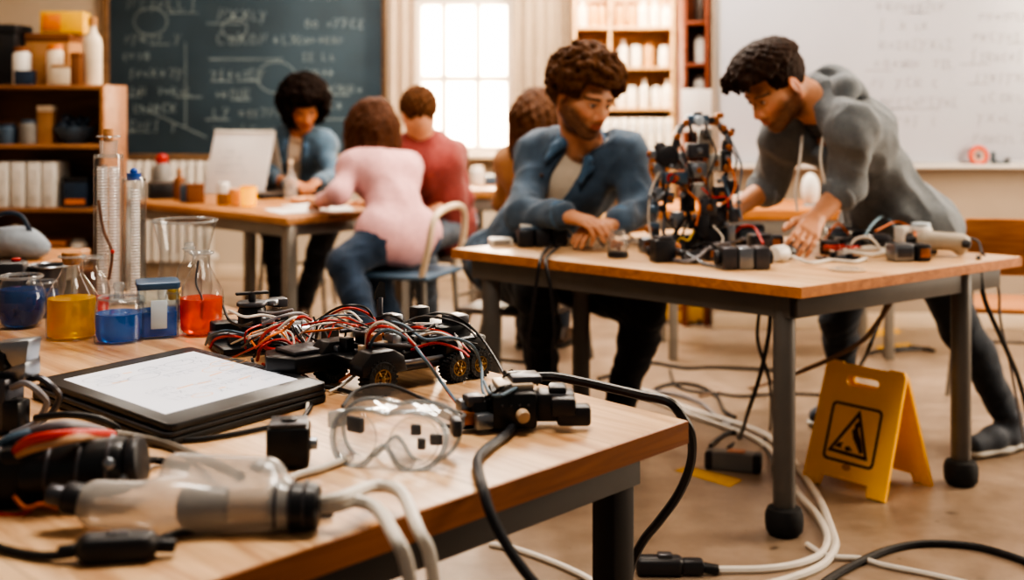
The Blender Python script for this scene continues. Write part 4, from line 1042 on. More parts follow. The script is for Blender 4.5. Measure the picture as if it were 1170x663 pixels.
cable('floor_cable', 'dark cable forming a loop near the yellow crate', [z5(780, 550), z5(850, 510), z5(950, 500), z5(1030, 520), z5(1090, 560), z5(1120, 620), z5(1170, 650)], .008, m_wk, group=fg_)
cable('floor_cable', 'dark cable running from the far right under the table to the loop', [z5(700, 560), z5(770, 545), z5(830, 540), z5(930, 555), z5(1020, 590), z5(1080, 640), z5(1150, 690)], .008, m_wg, group=fg_)
cable('floor_cable', 'thin dark cable crossing from the loop to the table leg', [z5(880, 440), z5(900, 500), z5(960, 530), z5(1100, 545), z5(1200, 555), fl(900, 450), fl(960, 452)], .006, m_wk, group=fg_)
cable('floor_cable', 'dark cable from the yellow sign toward the rear wall', [fl(990, 405), fl(1010, 400), fl(1040, 397), fl(1068, 401)], .009, m_wk, group=fg_)
cable('white_cable', 'outer white cable sweeping around the front table leg', [fz(0, 96), fz(110, 125), fz(220, 172), fz(330, 205), fz(420, 236), fz(480, 275), fz(535, 340), fz(590, 420), fz(632, 520), fz(640, 570), fz(600, 622), fz(500, 662), fz(380, 690)], .0115, m_ww)
cable('white_cable', 'inner white cable ending in the black connector', [fz(10, 112), fz(120, 146), fz(230, 190), fz(340, 228), fz(420, 262), fz(470, 310), fz(530, 408), fz(590, 480), fz(618, 540), fz(600, 588), fz(530, 618), fz(430, 632), fz(298, 634)], .0115, m_ww)
cable('white_cable', 'thin white cable leaving the bend toward the bottom right', [fz(560, 560), fz(600, 585), fz(650, 597), fz(720, 602), fl(1010, 646), fl(1060, 656), fl(1120, 670)], .008, m_ww)
cable('floor_cable', 'thick black cable arching across the bottom right corner', [fl(925, 680, .01), fl(950, 660, .01), fl(985, 641, .01), fl(1020, 627, .01), fl(1060, 621, .01), fl(1110, 624, .01), fl(1150, 634, .01), fl(1200, 652, .01)], .0105, m_wk)
cable('floor_cable', 'grey cable pair bottom on the floor under the front workbench', [fl(560, 622), fl(590, 628), fl(625, 640), fl(660, 655), fl(690, 672)], .009, m_ww)
# connector on the floor
t = thing('power_connector', 'black power connector on the floor at the end of the white cable', 'connector', fl(768, 657, 0), -.03)
G().box((-.035, 0, .026), (.13, .055, .05), bev=.016, seg=3).build('body', m_servo, t); G().box((-.02, 0, .052), (.04, .03, .014), bev=.004).build('latch', m_gun, t)
G().box((.055, 0, .024), (.06, .042, .04), bev=.01).build('collar', m_servo, t); G().rod((.08, 0, .022), (.125, 0, .014), .014, 16).build('strain_relief', m_wk, t)
# power adapter on the floor
t = thing('power_adapter', 'grey power adapter with black ends lying on the floor by the table leg', 'adapter', fl(838, 537, 0), -.32)
G().box((0, 0, .034), (.15, .062, .062), bev=.008).build('housing', mat('slate_grey_plastic', '#6d6c6b', .5), t)
for q in (-1, 1): G().box((q * .082, 0, .033), (.03, .066, .066), bev=.01).build('end_cap', m_servo, t)
G().box((.01, 0, .066), (.06, .04, .003)).build('rating_label', m_copper, t)
cable('adapter_lead', 'black lead looping from the grey adapter to the table leg', [fl(812, 522) + V((0, 0, .04)), fl(816, 505), fl(835, 494), fl(862, 500), fl(880, 520), fl(885, 545)], .007, m_wk)
# yellow floor tape, plus one painted reflection
m_tape_reflection = mat('yellow_tape_and_reflection', '#d3a02e', .6, var=.12)
def tape(label, pts): 
    g = G(); c = fl(*pts[0], 0); g.prism([(fl(*p, 0) - c).to_2d() for p in pts], .0005, .0015); o = g.build('tape_and_reflection', m_tape_reflection, None, label, 'floor tape', 'yellow tape marks on the floor'); o.location = c
tape('bright yellow tape strip on the floor by the grey adapter', [(771, 538), (785, 533), (848, 549), (834, 557)])
tape('yellow reflection painted on the floor behind the warning sign', [(985, 378), (1022, 374), (1030, 380), (992, 386)])  # a yellow reflection put in as a flat coloured patch
tape('yellow tape mark beyond the legs of the standing man', [(1000, 396), (1038, 392), (1044, 397), (1008, 402)])
# ---- wet floor sign
m_sign = mat('sign_yellow', '#f7b50f', .38, var=.06, vs=5); m_signi = mat('sign_ink', '#3a1d0c', .6)
BL, BR = fl(918, 548, 0), fl(1016, 576, 0); BR2 = fl(1067, 555, 0)
w_s = (BR - BL).length; ax = (BR - BL).normalized(); hz_ = .392
mid = (BR + BR2) / 2; midL = mid - ax * w_s
sg = thing('warning_sign', 'yellow folding caution floor sign with a slipping pictogram beside the table leg', 'floor sign', (mid + midL) / 2)
off = (BR - mid); off = off - ax * off.dot(ax)
sl_len = math.sqrt(hz_ ** 2 + off.length ** 2)
def rrect(x, y, w, h, r, n=6):
    out = []
    for (cx, cy, a0) in ((x + w - r, y + r, -90), (x + w - r, y + h - r, 0), (x + r, y + h - r, 90), (x + r, y + r, 180)):
        for k in range(n + 1):
            a = math.radians(a0 + 90 * k / n); out.append((cx + r * math.cos(a), cy + r * math.sin(a)))
    return out
for q in (1, -1):
    base = off * q + (-ax * w_s / 2) * (1)
    upv = (V((0, 0, hz_)) - off * q)
    mx = frame_of(base, ax, upv)
    nt_ = .035
    out = [(0.006, 0), (.072, 0), (.078, nt_), (w_s - .078, nt_), (w_s - .072, 0), (w_s - .006, 0), (w_s - .012, sl_len - .02), (w_s - .022, sl_len), (w_s * .78, sl_len), (w_s * .76, sl_len - .006), (w_s * .24, sl_len - .006), (w_s * .22, sl_len), (.022, sl_len), (.012, sl_len - .02)]
    slot = rrect(w_s / 2 - .062, sl_len - .075, .124, .032, .0155)
    t = curve_shape([out, slot], .012)
    g = G(); g._take(t, mx @ M.Translation((0, 0, .006 * (1 if q == 1 else 1)))); pn = g.build('panel', m_sign, sg, recalc=True)
    if True:
        fz_ = .0135 if q == 1 else -.0015
        sgn = 1
        mo = mx @ M.Translation((w_s / 2, sl_len * .44, fz_))
        a_ = .097
        g = G(); t = curve_shape([rrect(-a_, -a_, 2 * a_, 2 * a_, .018), rrect(-a_ + .008, -a_ + .008, 2 * a_ - .016, 2 * a_ - .016, .012)], .001); g._take(t, mo)
        t = curve_shape([[(-.082, -.068), (.072, -.072), (.012, .083)], [(-.066, -.058), (.058, -.061), (.01, .06)]], .001); g._take(t, mo)
        # slipping figure: bent body and legs, splashes
        t = curve_shape([[(.004, .036), (.014, .045), (.022, .034), (.017, .02), (.024, .004), (.036, -.014), (.05, -.05), (.04, -.056), (.022, -.03), (.006, -.012), (.0, .004), (-.004, .012), (.004, .02)]], .001); g._take(t, mo)
        t = curve_shape([[(-.058, -.05), (-.048, -.038), (-.028, -.032), (-.036, -.044), (-.03, -.05)]], .001); g._take(t, mo)
        t = curve_shape([[(-.02, -.046), (-.006, -.04), (.012, -.052), (0, -.053), (-.012, -.058)]], .001); g._take(t, mo)
        g.build('pictogram', m_signi, pn)
        g = G(); g._take(curve_shape([[(.016 * math.cos(k * .4), .011 * math.sin(k * .4)) for k in range(16)]], .001), mx @ M.Translation((w_s / 2, .075, fz_))); g.build('emblem', mat('sign_emblem', '#c07f1c', .5), pn)
# yellow crate far behind
t = thing('storage_crate', 'low yellow crate on the floor far behind the middle table', 'crate', fl(781, 370, 0) + V((0, .1, 0)))
g = G(); cw_ = .27
g.box((0, -.1, .085), (cw_, .012, .15), bev=.005); g.box((0, .1, .085), (cw_, .012, .15), bev=.005); g.box((-cw_ / 2, 0, .085), (.012, .2, .15), bev=.005); g.box((cw_ / 2, 0, .085), (.012, .2, .15), bev=.005); g.box((0, 0, .015), (cw_, .2, .012))
g.build('shell', mat('crate_yellow', '#e8b02a', .45, var=.05), t)
for x in (-.09, .09): G().rod((x, -.108, .012), (x, .108, .012), .014).build('caster', m_gun, t)
G().box((-.05, -.107, .09), (.07, .004, .022), bev=.002).build('handle', m_copper, t)
# ================================================================ FRONT WORKBENCH CONTENTS
def liquid(name, col, deep, mixd=.4):
    if name in MATS: return MATS[name]
    m = bpy.data.materials.new(name); m.use_nodes = True
    nt = m.node_tree; N = nt.nodes; L = nt.links; b = N['Principled BSDF']; out = N['Material Output']
    tc = N.new('ShaderNodeTexCoord'); n = N.new('ShaderNodeTexNoise'); n.inputs['Scale'].default_value = 14; L.new(tc.outputs['Object'], n.inputs['Vector'])
    rp = N.new('ShaderNodeValToRGB'); rp.color_ramp.elements[0].position = .35; rp.color_ramp.elements[0].color = (*lin(deep), 1); rp.color_ramp.elements[1].position = .65; rp.color_ramp.elements[1].color = (*lin(col), 1)
    L.new(n.outputs['Fac'], rp.inputs['Fac']); L.new(rp.outputs[0], b.inputs['Base Color'])
    b.inputs['Transmission Weight'].default_value = .85; b.inputs['Roughness'].default_value = .03; b.inputs['IOR'].default_value = 1.33
    tl = N.new('ShaderNodeBsdfTranslucent'); tl.inputs['Color'].default_value = (*lin(col), 1)
    df = N.new('ShaderNodeBsdfDiffuse'); df.inputs['Color'].default_value = (*lin(col), 1)
    m1 = N.new('ShaderNodeMixShader'); m1.inputs[0].default_value = .5; L.new(tl.outputs[0], m1.inputs[1]); L.new(df.outputs[0], m1.inputs[2])
    m2 = N.new('ShaderNodeMixShader'); m2.inputs[0].default_value = mixd; L.new(b.outputs[0], m2.inputs[1]); L.new(m1.outputs[0], m2.inputs[2])
    L.new(m2.outputs[0], out.inputs['Surface']); MATS[name] = m; return m
gl_lab = glass('lab_glass', (.985, .99, .99), (.55, .58, .6), .015, .01, .2)
gl_rim = glass('lab_glass_rim', (.9, .92, .93), (.5, .55, .6), .12, .02, .3)
def interp(prof, z):
    for (r0, z0), (r1, z1) in zip(prof, prof[1:]):
        if z0 <= z <= z1 and z1 > z0: return r0 + (r1 - r0) * (z - z0) / (z1 - z0)
    return prof[-1][0]
def vessel(name, label, cat, loc, prof, level=None, liq=None, rim=.003, stop=None, gm=None, n=40, group=None):
    """prof: outside radius/height from the base to the rim; level: liquid height"""
    t = thing(name, label, cat, loc, group=group)
    body = [(0, .002)] + [(prof[0][0] * .96, .002)] + list(prof)
    # smooth the silhouette
    pts = spline([V((r, 0, z)) for r, z in body[1:]], 4); pr = [(0, .002)] + [(p.x, p.z) for p in pts]
    G().lathe(pr, n=n).build('glass_body', gm or gl_lab, t)
    G().torus((0, 0, prof[-1][1]), prof[-1][0], rim, n=n, m=8).build('rim', gl_rim, t)
    if level:
        cur = [(r - .0035, z) for r, z in pr[2:] if z < level and r > .005]
        lp = [(0, .006)] + [(cur[0][0], .006)] + [c for c in cur if c[1] > .0065] + [(interp(pr[1:], level) - .0035, level), (0, level)]
        G().lathe(lp, n=n).build('liquid', liq, t)
    if stop:
        m, r, h0, h1 = stop
        G().lathe([(0, h0), (r * .82, h0), (r, h1 * .6 + h0 * .4), (r, h1), (r * .9, h1 + .002), (0, h1 + .002)], n=20).build('stopper', m, t)
    return t
m_cork = mat('cork', '#a3744a', .8, var=.25, vs=90)
lq_y = liquid('yellow_liquid', '#ffd21a', '#c99a0c', .26); lq_b = liquid('blue_liquid', '#2a8cf0', '#12489c', .26); lq_o = liquid('orange_liquid', '#ff6a1e', '#d02c0c', .28); lq_r = liquid('red_liquid', '#e8452a', '#b82414', .3); lq_n = liquid('navy_liquid', '#2560a8', '#123a70', .3)
PXM = lambda p: FP / p.y           # photo px per metre at a point
# yellow flask
p = tp(82, 386); k = 1 / PXM(p)
vessel('erlenmeyer_flask', 'round glass flask of yellow liquid with cork at the left of the bench', 'flask', p,
       [(26 * k, .004), (28 * k, 4 * k), (28 * k, 45 * k), (25 * k, 55 * k), (14 * k, 72 * k), (11 * k, 80 * k), (11 * k, 91 * k), (14 * k, 93 * k)], 46 * k, lq_y, .003, (m_cork, 11 * k, 84 * k, 97 * k))
p = tp(104, 374); k = 1 / PXM(p)
vessel('erlenmeyer_flask', 'clear flask with a little red liquid behind the yellow flask', 'flask', p,
       [(19 * k, .004), (21 * k, 4 * k), (21 * k, 40 * k), (17 * k, 55 * k), (9 * k, 66 * k), (8.5 * k, 76 * k), (12 * k, 80 * k)], 34 * k, lq_r, .003)
p = tp(24, 374); k = 1 / PXM(p)
vessel('round_jar', 'round glass jar of dark blue liquid at the left edge of the bench', 'jar', p,
       [(17 * k, .004), (23 * k, 8 * k), (28 * k, 24 * k), (27 * k, 40 * k), (22 * k, 50 * k), (21 * k, 56 * k), (23 * k, 58 * k)], 44 * k, lq_n, .004)
p = tp(48, 362); k = 1 / PXM(p)
vessel('round_jar', 'smaller dark blue jar behind the round jar at the left edge', 'jar', p,
       [(14 * k, .004), (18 * k, 8 * k), (20 * k, 22 * k), (18 * k, 34 * k), (16 * k, 40 * k)], 30 * k, lq_n, .003)
p = tp(136, 390); k = 1 / PXM(p)
t = vessel('lab_beaker', 'low wide glass beaker of bright blue liquid in front of the tall tubes', 'beaker', p,
       [(26 * k, .004), (27.5 * k, 3 * k), (27.5 * k, 38 * k), (25 * k, 46 * k), (22 * k, 50 * k)], 33 * k, lq_b, .003)
G().lathe([(0, 48 * k), (6 * k, 48 * k), (5 * k, 58 * k), (7 * k, 62 * k), (6 * k, 67 * k), (0, 68 * k)], n=20).build('glass_knob', gl_rim, t)
p = tp(180, 384); k = 1 / PXM(p)
t = thing('square_jar', 'square blue glass jar with lid behind the low blue beaker', 'jar', p, .35)
w_ = 44 * k
def sq_ring(w, z, r): return [V((a, b, z)) for a, b in rrect(-w / 2, -w / 2, w, w, r, 4)]
G().rings([sq_ring(w_, .003, .008), sq_ring(w_, 58 * k, .008)], cap=False).build('glass_body', glass('blue_tint_glass', (.72, .83, .92), (.25, .38, .52), .04, .01, .3), t)
G().rings([sq_ring(w_ - .008, .006, .006), sq_ring(w_ - .008, 30 * k, .006)]).build('liquid', lq_b, t)
G().rings([sq_ring(w_ + .004, 56 * k, .01), sq_ring(w_ + .006, 58 * k, .01), sq_ring(w_ + .006, 63 * k, .01), sq_ring(w_ - .01, 64 * k, .006)]).build('lid', mat('blue_lid', '#3f5d7d', .3, .2), t)
G().box((0, -w_ / 2 - .001, 28 * k), (w_ * .4, .003, 32 * k), bev=.001).build('paper_label', mat('label_blue_white', '#b9c7d2', .7), t)
p = tp(199, 368); k = 1 / PXM(p)
vessel('sample_vial', 'small vial with yellow layer over dark liquid beside the orange flask', 'vial', p, [(9 * k, .004), (10 * k, 3 * k), (10 * k, 30 * k), (8 * k, 34 * k)], 17 * k, lq_n, .002, (m_yel, 8 * k, 26 * k, 38 * k))
p = tp(230, 382); k = 1 / PXM(p)
t = vessel('erlenmeyer_flask', 'conical glass flask of glowing orange red liquid beside the tablet', 'flask', p,
       [(20 * k, .004), (24 * k, 7 * k), (25 * k, 18 * k), (25 * k, 46 * k), (22 * k, 54 * k), (12 * k, 74 * k), (10 * k, 80 * k), (10 * k, 88 * k), (13 * k, 93 * k)], 42 * k, lq_o, .003)
G().tube([(-.004, -.01, 85 * k), (-.008, -.016, 60 * k), (.006, -.018, 42 * k), (.004, -.016, 20 * k)], .0025, 8).build('stirring_rod', m_gun, t)
p = tp(216, 362); k = 1 / PXM(p)
vessel('narrow_bottle', 'narrow clear bottle with round glass stopper behind the orange flask', 'bottle', p,
       [(13 * k, .004), (14 * k, 4 * k), (14 * k, 50 * k), (7 * k, 64 * k), (5.5 * k, 74 * k), (7 * k, 78 * k)], None, None, .002, (gl_rim, 5.5 * k, 74 * k, 84 * k))
# flared beaker
p = tp(211, 350); k = 1 / PXM(p)
vessel('flared_beaker', 'big empty glass beaker with a flared rim behind the orange flask', 'beaker', p,
       [(26 * k, .004), (29 * k, 6 * k), (31 * k, 25 * k), (28 * k, 52 * k), (28 * k, 66 * k), (33 * k, 86 * k), (36 * k, 98 * k)], None, None, .0035)
# tall tubes
def tall_tube(label, px, py, h, r, stopm, stop_h, twist):
    p = tp(px, py); k = 1 / PXM(p)
    t = thing('condenser_tube', label, 'glass tube', p)
    pr = [(r * .9 * k, .003), (r * k, 4 * k), (r * k, (h - 14) * k), (r * .92 * k, (h - 5) * k), (r * .62 * k, h * k)]
    pts = spline([V((a, 0, z)) for a, z in pr], 4)
    G().lathe([(0, .003)] + [(q.x, q.z) for q in pts], n=36).build('glass_body', gl_lab, t)
    inner = []
    z = 6 * k; i = 0
    while z < (h - 14) * k:
        inner.append(((r * .34 + (1.0 if i % 2 else 0)) * k, z)); z += 1.7 * k; i += 1
    for q_ in ((-.42, .4) if twist == 1 else (.12,)):
        G().lathe(inner, (r * q_ * k, 0, 0), n=18).build('ribbed_inner_tube', glass('ribbed_glass', (.97, .95, .93), (.6, .6, .6), .42, .03, .4), t)
    G().tube([(-r * .5 * k, 0, 10 * k), (-r * .45 * k, -.006, h * .5 * k), (-r * .3 * k, 0, (h - 12) * k)], .007, 10).build('glass_capillary', gl_rim, t)
    G().rod((0, 0, 2 * k), (0, 0, 10 * k), r * .9 * k, 24).build('base', gl_rim, t)
    G().lathe([(0, (h - 4) * k), (r * .55 * k, (h - 4) * k), (r * .62 * k, (h + stop_h) * k), (0, (h + stop_h) * k)], n=20).build('stopper', stopm, t)
    return t, k
t, k = tall_tube('taller glass condenser tube with wooden stopper at the left of the pair', 124, 348, 172, 16.5, gl_rim, 16, 1)
G().rod((0, 0, 186 * k), (0, 0, 201 * k), 5.5 * k, 14).build('wooden_plug', m_cork, t)
G().torus((0, 0, 192 * k), 13 * k, .0025, n=30, m=6).build('collar_ring', gl_rim, t)
G().tube([(-9 * k, -8 * k, 120 * k), (-2 * k, -10 * k, 85 * k), (8 * k, -12 * k, 60 * k), (4 * k, -12 * k, 30 * k)], .004, 8).build('brown_lead', mat('brown_lead', '#6b4630', .5), t)
G().ell((9 * k, -13 * k, 62 * k), .006, 10).build('red_bead', m_wr, t)
t, k = tall_tube('shorter glass condenser tube with blue stopper right of the taller tube', 153, 348, 146, 13.5, mat('blue_stopper', '#27509a', .35), 4, 2)
G().ell((0, 0, 152 * k), 4.5 * k, 14).build('stopper_bead', MATS['blue_stopper'], t)
t = thing('steel_basin', 'dull grey steel basin at the far left of the bench behind the flasks', 'basin', tp(55, 347)); k = 1 / PXM(tp(55, 347))
G().lathe([(0, .004), (14 * k, .004), (19 * k, 18 * k), (21 * k, 42 * k), (23 * k, 44 * k), (20 * k, 43 * k), (17 * k, 18 * k), (0, .012)], n=30).build('shell', m_gun, t)
G().torus((0, 0, 43.5 * k), 22 * k, .003, n=30, m=6).build('rim', m_alu, t)
t = thing('black_case', 'small black case with a red button at the left edge behind the dark blue jar', 'case', tp(2, 352), .2)
G().box((0, 0, .06), (.12, .08, .12), bev=.01).build('housing', m_servo, t); G().rod((.035, 0, .12), (.035, 0, .128), .012).build('button', m_wr, t)

# ---------------------------------------------------------------- tablet on a closed laptop
def quadfix(pts, z, keep=.55):
    P = [tp(*q, z).to_2d() for q in pts]; c = sum(P, V((0, 0))) / 4
    a = ((P[1] - P[0]) + (P[2] - P[3])) / 2; b = ((P[3] - P[0]) + (P[2] - P[1])) / 2
    ang = lambda v: math.atan2(v.y, v.x)
    A_, B_a = ang(a), ang(b); d = (A_ - B_a + PI) % (2 * PI) - PI
    want = PI / 2 * (1 if d > 0 else -1); e = (d - want) * (1 - keep) / 2
    rot = lambda v, t: V((v.x * math.cos(t) - v.y * math.sin(t), v.x * math.sin(t) + v.y * math.cos(t)))
    a = rot(a, -e); b = rot(b, e)
    return c, [-a / 2 - b / 2, a / 2 - b / 2, a / 2 + b / 2, -a / 2 + b / 2], a, b
TB = [(55, 432), (222, 392), (360, 437), (190, 487)]
c2d, Q, av, bv = quadfix(TB, .787)
lp = thing('laptop', 'closed black laptop lying under the tablet on the front bench', 'laptop', (c2d.x - .006, c2d.y + .002, .75))
sc_ = lambda q, s: [V((x.x * s, x.y * s)) for x in q]
def rquad(q, r, n=4):
    """rounded parallelogram outline"""
    out = []
    for i in range(4):
        p, a, b = q[i], q[i-1], q[(i+1) % 4]
        d0 = (a - p).normalized(); d1 = (b - p).normalized()
        A, B = p + d0 * r, p + d1 * r
        for k in range(n + 1):
            t = k / n; out.append((A * (1 - t) ** 2 + p * 2 * t * (1 - t) + B * t * t))
    return out
ql = [x.copy() for x in sc_(Q, 1.03)]
G().prism([(p.x, p.y) for p in rquad(ql, .018)], .002, .013, None, .002).build('base', m_blk, lp)
G().prism([(p.x, p.y) for p in rquad(sc_(ql, .998), .018)], .0145, .0225, None, .002).build('lid', m_servo, lp)
for x in (-.8, .8): G().rod(((ql[1].x + ql[2].x) / 2 * x * 0 + ql[1].x * .5 + ql[2].x * .5 + (ql[2].x - ql[1].x) * .25 * x, ql[1].y * .5 + ql[2].y * .5 + (ql[2].y - ql[1].y) * .25 * x, .013), (ql[1].x * .5 + ql[2].x * .5 + (ql[2].x - ql[1].x) * .32 * x, ql[1].y * .5 + ql[2].y * .5 + (ql[2].y - ql[1].y) * .32 * x, .013), .005).build('hinge', m_gun, lp)
tb = thing('tablet', 'black bordered tablet with a bright white diagram screen lying on the laptop', 'tablet', (c2d.x, c2d.y, .773))
G().prism([(p.x, p.y) for p in rquad(Q, .016)], 0, .0125, None, .003).build('body', mat('tablet_black', '#1a1c20', .33, var=.05, spec=.6), tb)
scq = [x.copy() for x in Q]
sA = [(-.5 + .085, -.5 + .105), (.5 - .075, -.5 + .105), (.5 - .075, .5 - .125), (-.5 + .085, .5 - .125)]
g = G(); g.face([V((*(av * x + bv * y), .0129)) for x, y in sA]); scr = g.build('screen', mat('lit_screen', '#d9dbe4', .15, var=.03, emit=.42), tb)
# diagram on the screen
mA = frame_of(V((*(av * (-.41) + bv * (-.39)), .0132)), (*av, 0), (*bv, 0)); wS, hS = av.length * .84, bv.length * .77
g = G(); g2 = G(); r = random.Random(14)
for (x, y, w, h, rows) in ((.02, .55, .22, .3, 3), (.3, .6, .25, .3, 3), (.62, .55, .3, .35, 4), (.06, .12, .25, .3, 3), (.4, .1, .22, .35, 3), (.7, .1, .25, .3, 3)):
    scribble(g, r, mA, x * wS, y * hS, w * wS, h * hS, .0013, rows, .8)
for i in range(9):
    x, y = r.uniform(.05, .9) * wS, r.uniform(.1, .9) * hS; a = r.uniform(.02, .045)
    (g if i % 3 else g2).ribbon([(x + a * math.cos(q * .5), y + .6 * a * math.sin(q * .5)) for q in range(14)], .0014, mA)
for i in range(8):
    x, y = r.uniform(.05, .85) * wS, r.uniform(.08, .9) * hS; g2.ribbon([(x, y), (x + r.uniform(.015, .04), y + r.uniform(-.006, .006))], .004, mA)
g.build('diagram_lines', mat('screen_grey_ink', '#8f97a3', .4, var=0, emit=.25), scr); g2.build('orange_marks', mat('screen_orange_ink', '#e0a55c', .4, var=0, emit=.35), scr)
gp = Q[3] * .5 + Q[0] * .5

# ---------------------------------------------------------------- rover
Aw, Bw = tp(432, 453), tp(530, 434)
xd = (Bw - Aw).normalized(); yaw = math.atan2(xd.y, xd.x); yd = V((-xd.y, xd.x, 0))
RW = .155
rc = (Aw + Bw) / 2 + yd * RW / 2
rv = thing('rover', 'six wheeled black robot rover with gold hubs and tangled wires', 'robot rover', (rc.x, rc.y, .75), yaw)
HL = (Bw - Aw).length / 2
m_tyre = mat('tyre_rubber', '#161618', .65, var=.2, vs=80, bump=.4, bs=200); m_gold = mat('gold_hub', '#8d744c', .3, .8, var=.1); m_rblk = mat('rover_black', '#17181b', .35, var=.12, spec=.55)
def wheel(x, y, r=.034, w=.03, side=-1):
    g = G(); R = M.Rotation(PI / 2, 3, 'X')
    g.lathe([(r * .55, -w / 2), (r * .9, -w / 2), (r, -w * .3), (r, w * .3), (r * .9, w / 2), (r * .55, w / 2)], (x, y, r), 28, R); g.lathe([(r * .55, -w / 2), (r * .5, 0), (r * .55, w / 2)], (x, y, r), 28, R)
    o = g.build('wheel', m_tyre, rv)
    g = G()
    for q in range(24):
        a = 2 * PI * q / 24; g.box((x + math.cos(a) * r * .985, y, r + math.sin(a) * r * .985), (.004, w * .9, .004), R=M.Rotation(-a, 3, 'Y'))
    g.build('tread', m_tyre, o)
    g = G(); yy = y + side * w * .42
    g.torus((x, yy, r), r * .52, .0028, R=R, n=24, m=6); g.torus((x, yy, r), r * .33, .0018, R=R, n=20, m=6)
    for q in range(6):
        a = 2 * PI * q / 6; g.rod((x + math.cos(a) * r * .1, yy, r + math.sin(a) * r * .1), (x + math.cos(a) * r * .52, yy, r + math.sin(a) * r * .52), .0024, 8)
    g.rod((x, yy - .004, r), (x, yy + .006, r), r * .16, 14); g.lathe([(0, 0), (r * .5, 0)], (x, yy - side * .006, r), 24, R)
    g.build('hub', m_gold, o)
for (x, q) in ((-HL, -1), (HL * .78, -1), (HL * 1.3, -1)):
    wheel(x, q * RW / 2, .033 if x < 0 else .028, .032, -1); wheel(x, RW / 2, .033 if x < 0 else .028, .032, 1)
# chassis
G().box((.0, 0, .052), (HL * 2.5, RW * .62, .022), bev=.004).build('chassis_plate', m_rblk, rv)
for q in (-1, 1):
    G().rod((-HL, q * RW * .36, .04), (HL * 1.2, q * RW * .36, .034), .007, 12).build('side_rail', m_gun, rv)
    G().prism([(-.05, 0), (.05, 0), (.042, .03), (.02, .042), (-.03, .042), (-.05, .022)], -.022, .022, M.Translation((-HL + .008, q * RW * .44, .04)) @ M.Rotation(PI / 2, 4, 'X'), .003).build('wheel_guard', m_rblk, rv)
    G().box((HL * 1.04, q * RW * .4, .066), (.1, .04, .03), bev=.006).build('wheel_guard', m_rblk, rv)
# wedge nose to the far left of the photo
G().prism([(-.09, -.055), (.03, -.06), (.03, .06), (-.09, .055), (-.12, .0)], 0, .03, M.Translation((-HL - .01, RW * .62, .032)), .004).build('nose_wedge', m_rblk, rv)
G().box((-HL - .05, RW * .62, .066), (.08, .07, .008), bev=.002).build('nose_plate', m_gun, rv)
G().rod((-HL - .12, RW * .66, .02), (-HL - .06, RW * .66, .02), .018).build('nose_roller', m_tyre, rv)
# stacked electronics
for (x, y, z, d, m, nm) in ((-.03, .0, .07, (.1, .07, .016), m_gun, 'control_board'), (-.05, .01, .09, (.05, .05, .03), m_rblk, 'motor_driver'), (.02, .01, .085, (.05, .06, .02), m_rblk, 'battery'), (HL * 1.05, 0, .084, (.075, .1, .03), m_rblk, 'rear_box'), (HL * 1.25, -.02, .104, (.04, .04, .022), m_gun, 'sensor'),
                            (HL * .75, .03, .105, (.03, .03, .05), m_rblk, 'servo'), (.04, -.035, .075, (.04, .022, .016), m_alu, 'terminal'), (-.0, .02, .11, (.03, .035, .03), m_alu, 'capacitor_bank'), (-.07, -.02, .085, (.022, .03, .035), m_copper, 'relay'), (HL * .6, -.04, .078, (.05, .03, .02), m_gun, 'motor_driver')):
    G().box((x, y, z), d, bev=.003).build(nm, m, rv)
G().rod((HL * .5, .0, .07), (HL * .5, 0, .1), .012).build('capacitor', m_wr, rv)
for q in (-1, 1): G().rod((HL * 1.4, q * .03, .09), (HL * 1.4 + .012, q * .03, .09), .009).build('eye_lens', m_copper, rv)
r = random.Random(77)
for k_ in range(26):
    x = r.uniform(-HL * 1.1, HL * 1.3); y = r.uniform(-RW * .3, RW * .34); h = r.uniform(.008, .026); d = (r.uniform(.008, .026), r.uniform(.008, .024), h)
    zb = .063 if abs(x) > .07 else .078
    G().box((x, y, zb + h / 2), d, rz=r.uniform(-.4, .4), bev=.0015).build(('chip', 'plug', 'bracket')[k_ % 3], (m_rblk, m_gun, m_alu, m_rblk, m_tanp)[k_ % 5], rv)
for (a, b, rr_, m_) in (((-.1, -RW * .3, .09), (.02, -RW * .34, .07), .004, m_gun), ((-.04, -RW * .44, .05), (HL, -RW * .44, .048), .005, m_alu), ((-.1, RW * .3, .1), (.06, RW * .2, .1), .004, m_gun), ((HL * .9, -RW * .5, .064), (HL * 1.35, -RW * .5, .064), .004, m_gun)):
    G().rod(a, b, rr_, 10).build('brace_rod', m_, rv)
# antenna sensor fin
G().prism([(-.012, 0), (.012, 0), (.01, .03), (.0, .034), (-.012, .012)], -.002, .002, M.Translation((-.02, .03, .155)) @ M.Rotation(PI / 2, 4, 'X'), 0).build('sensor_fin', m_rblk, rv)
G().rod((-.02, .03, .1), (-.02, .03, .158), .006).build('mast', m_gun, rv)
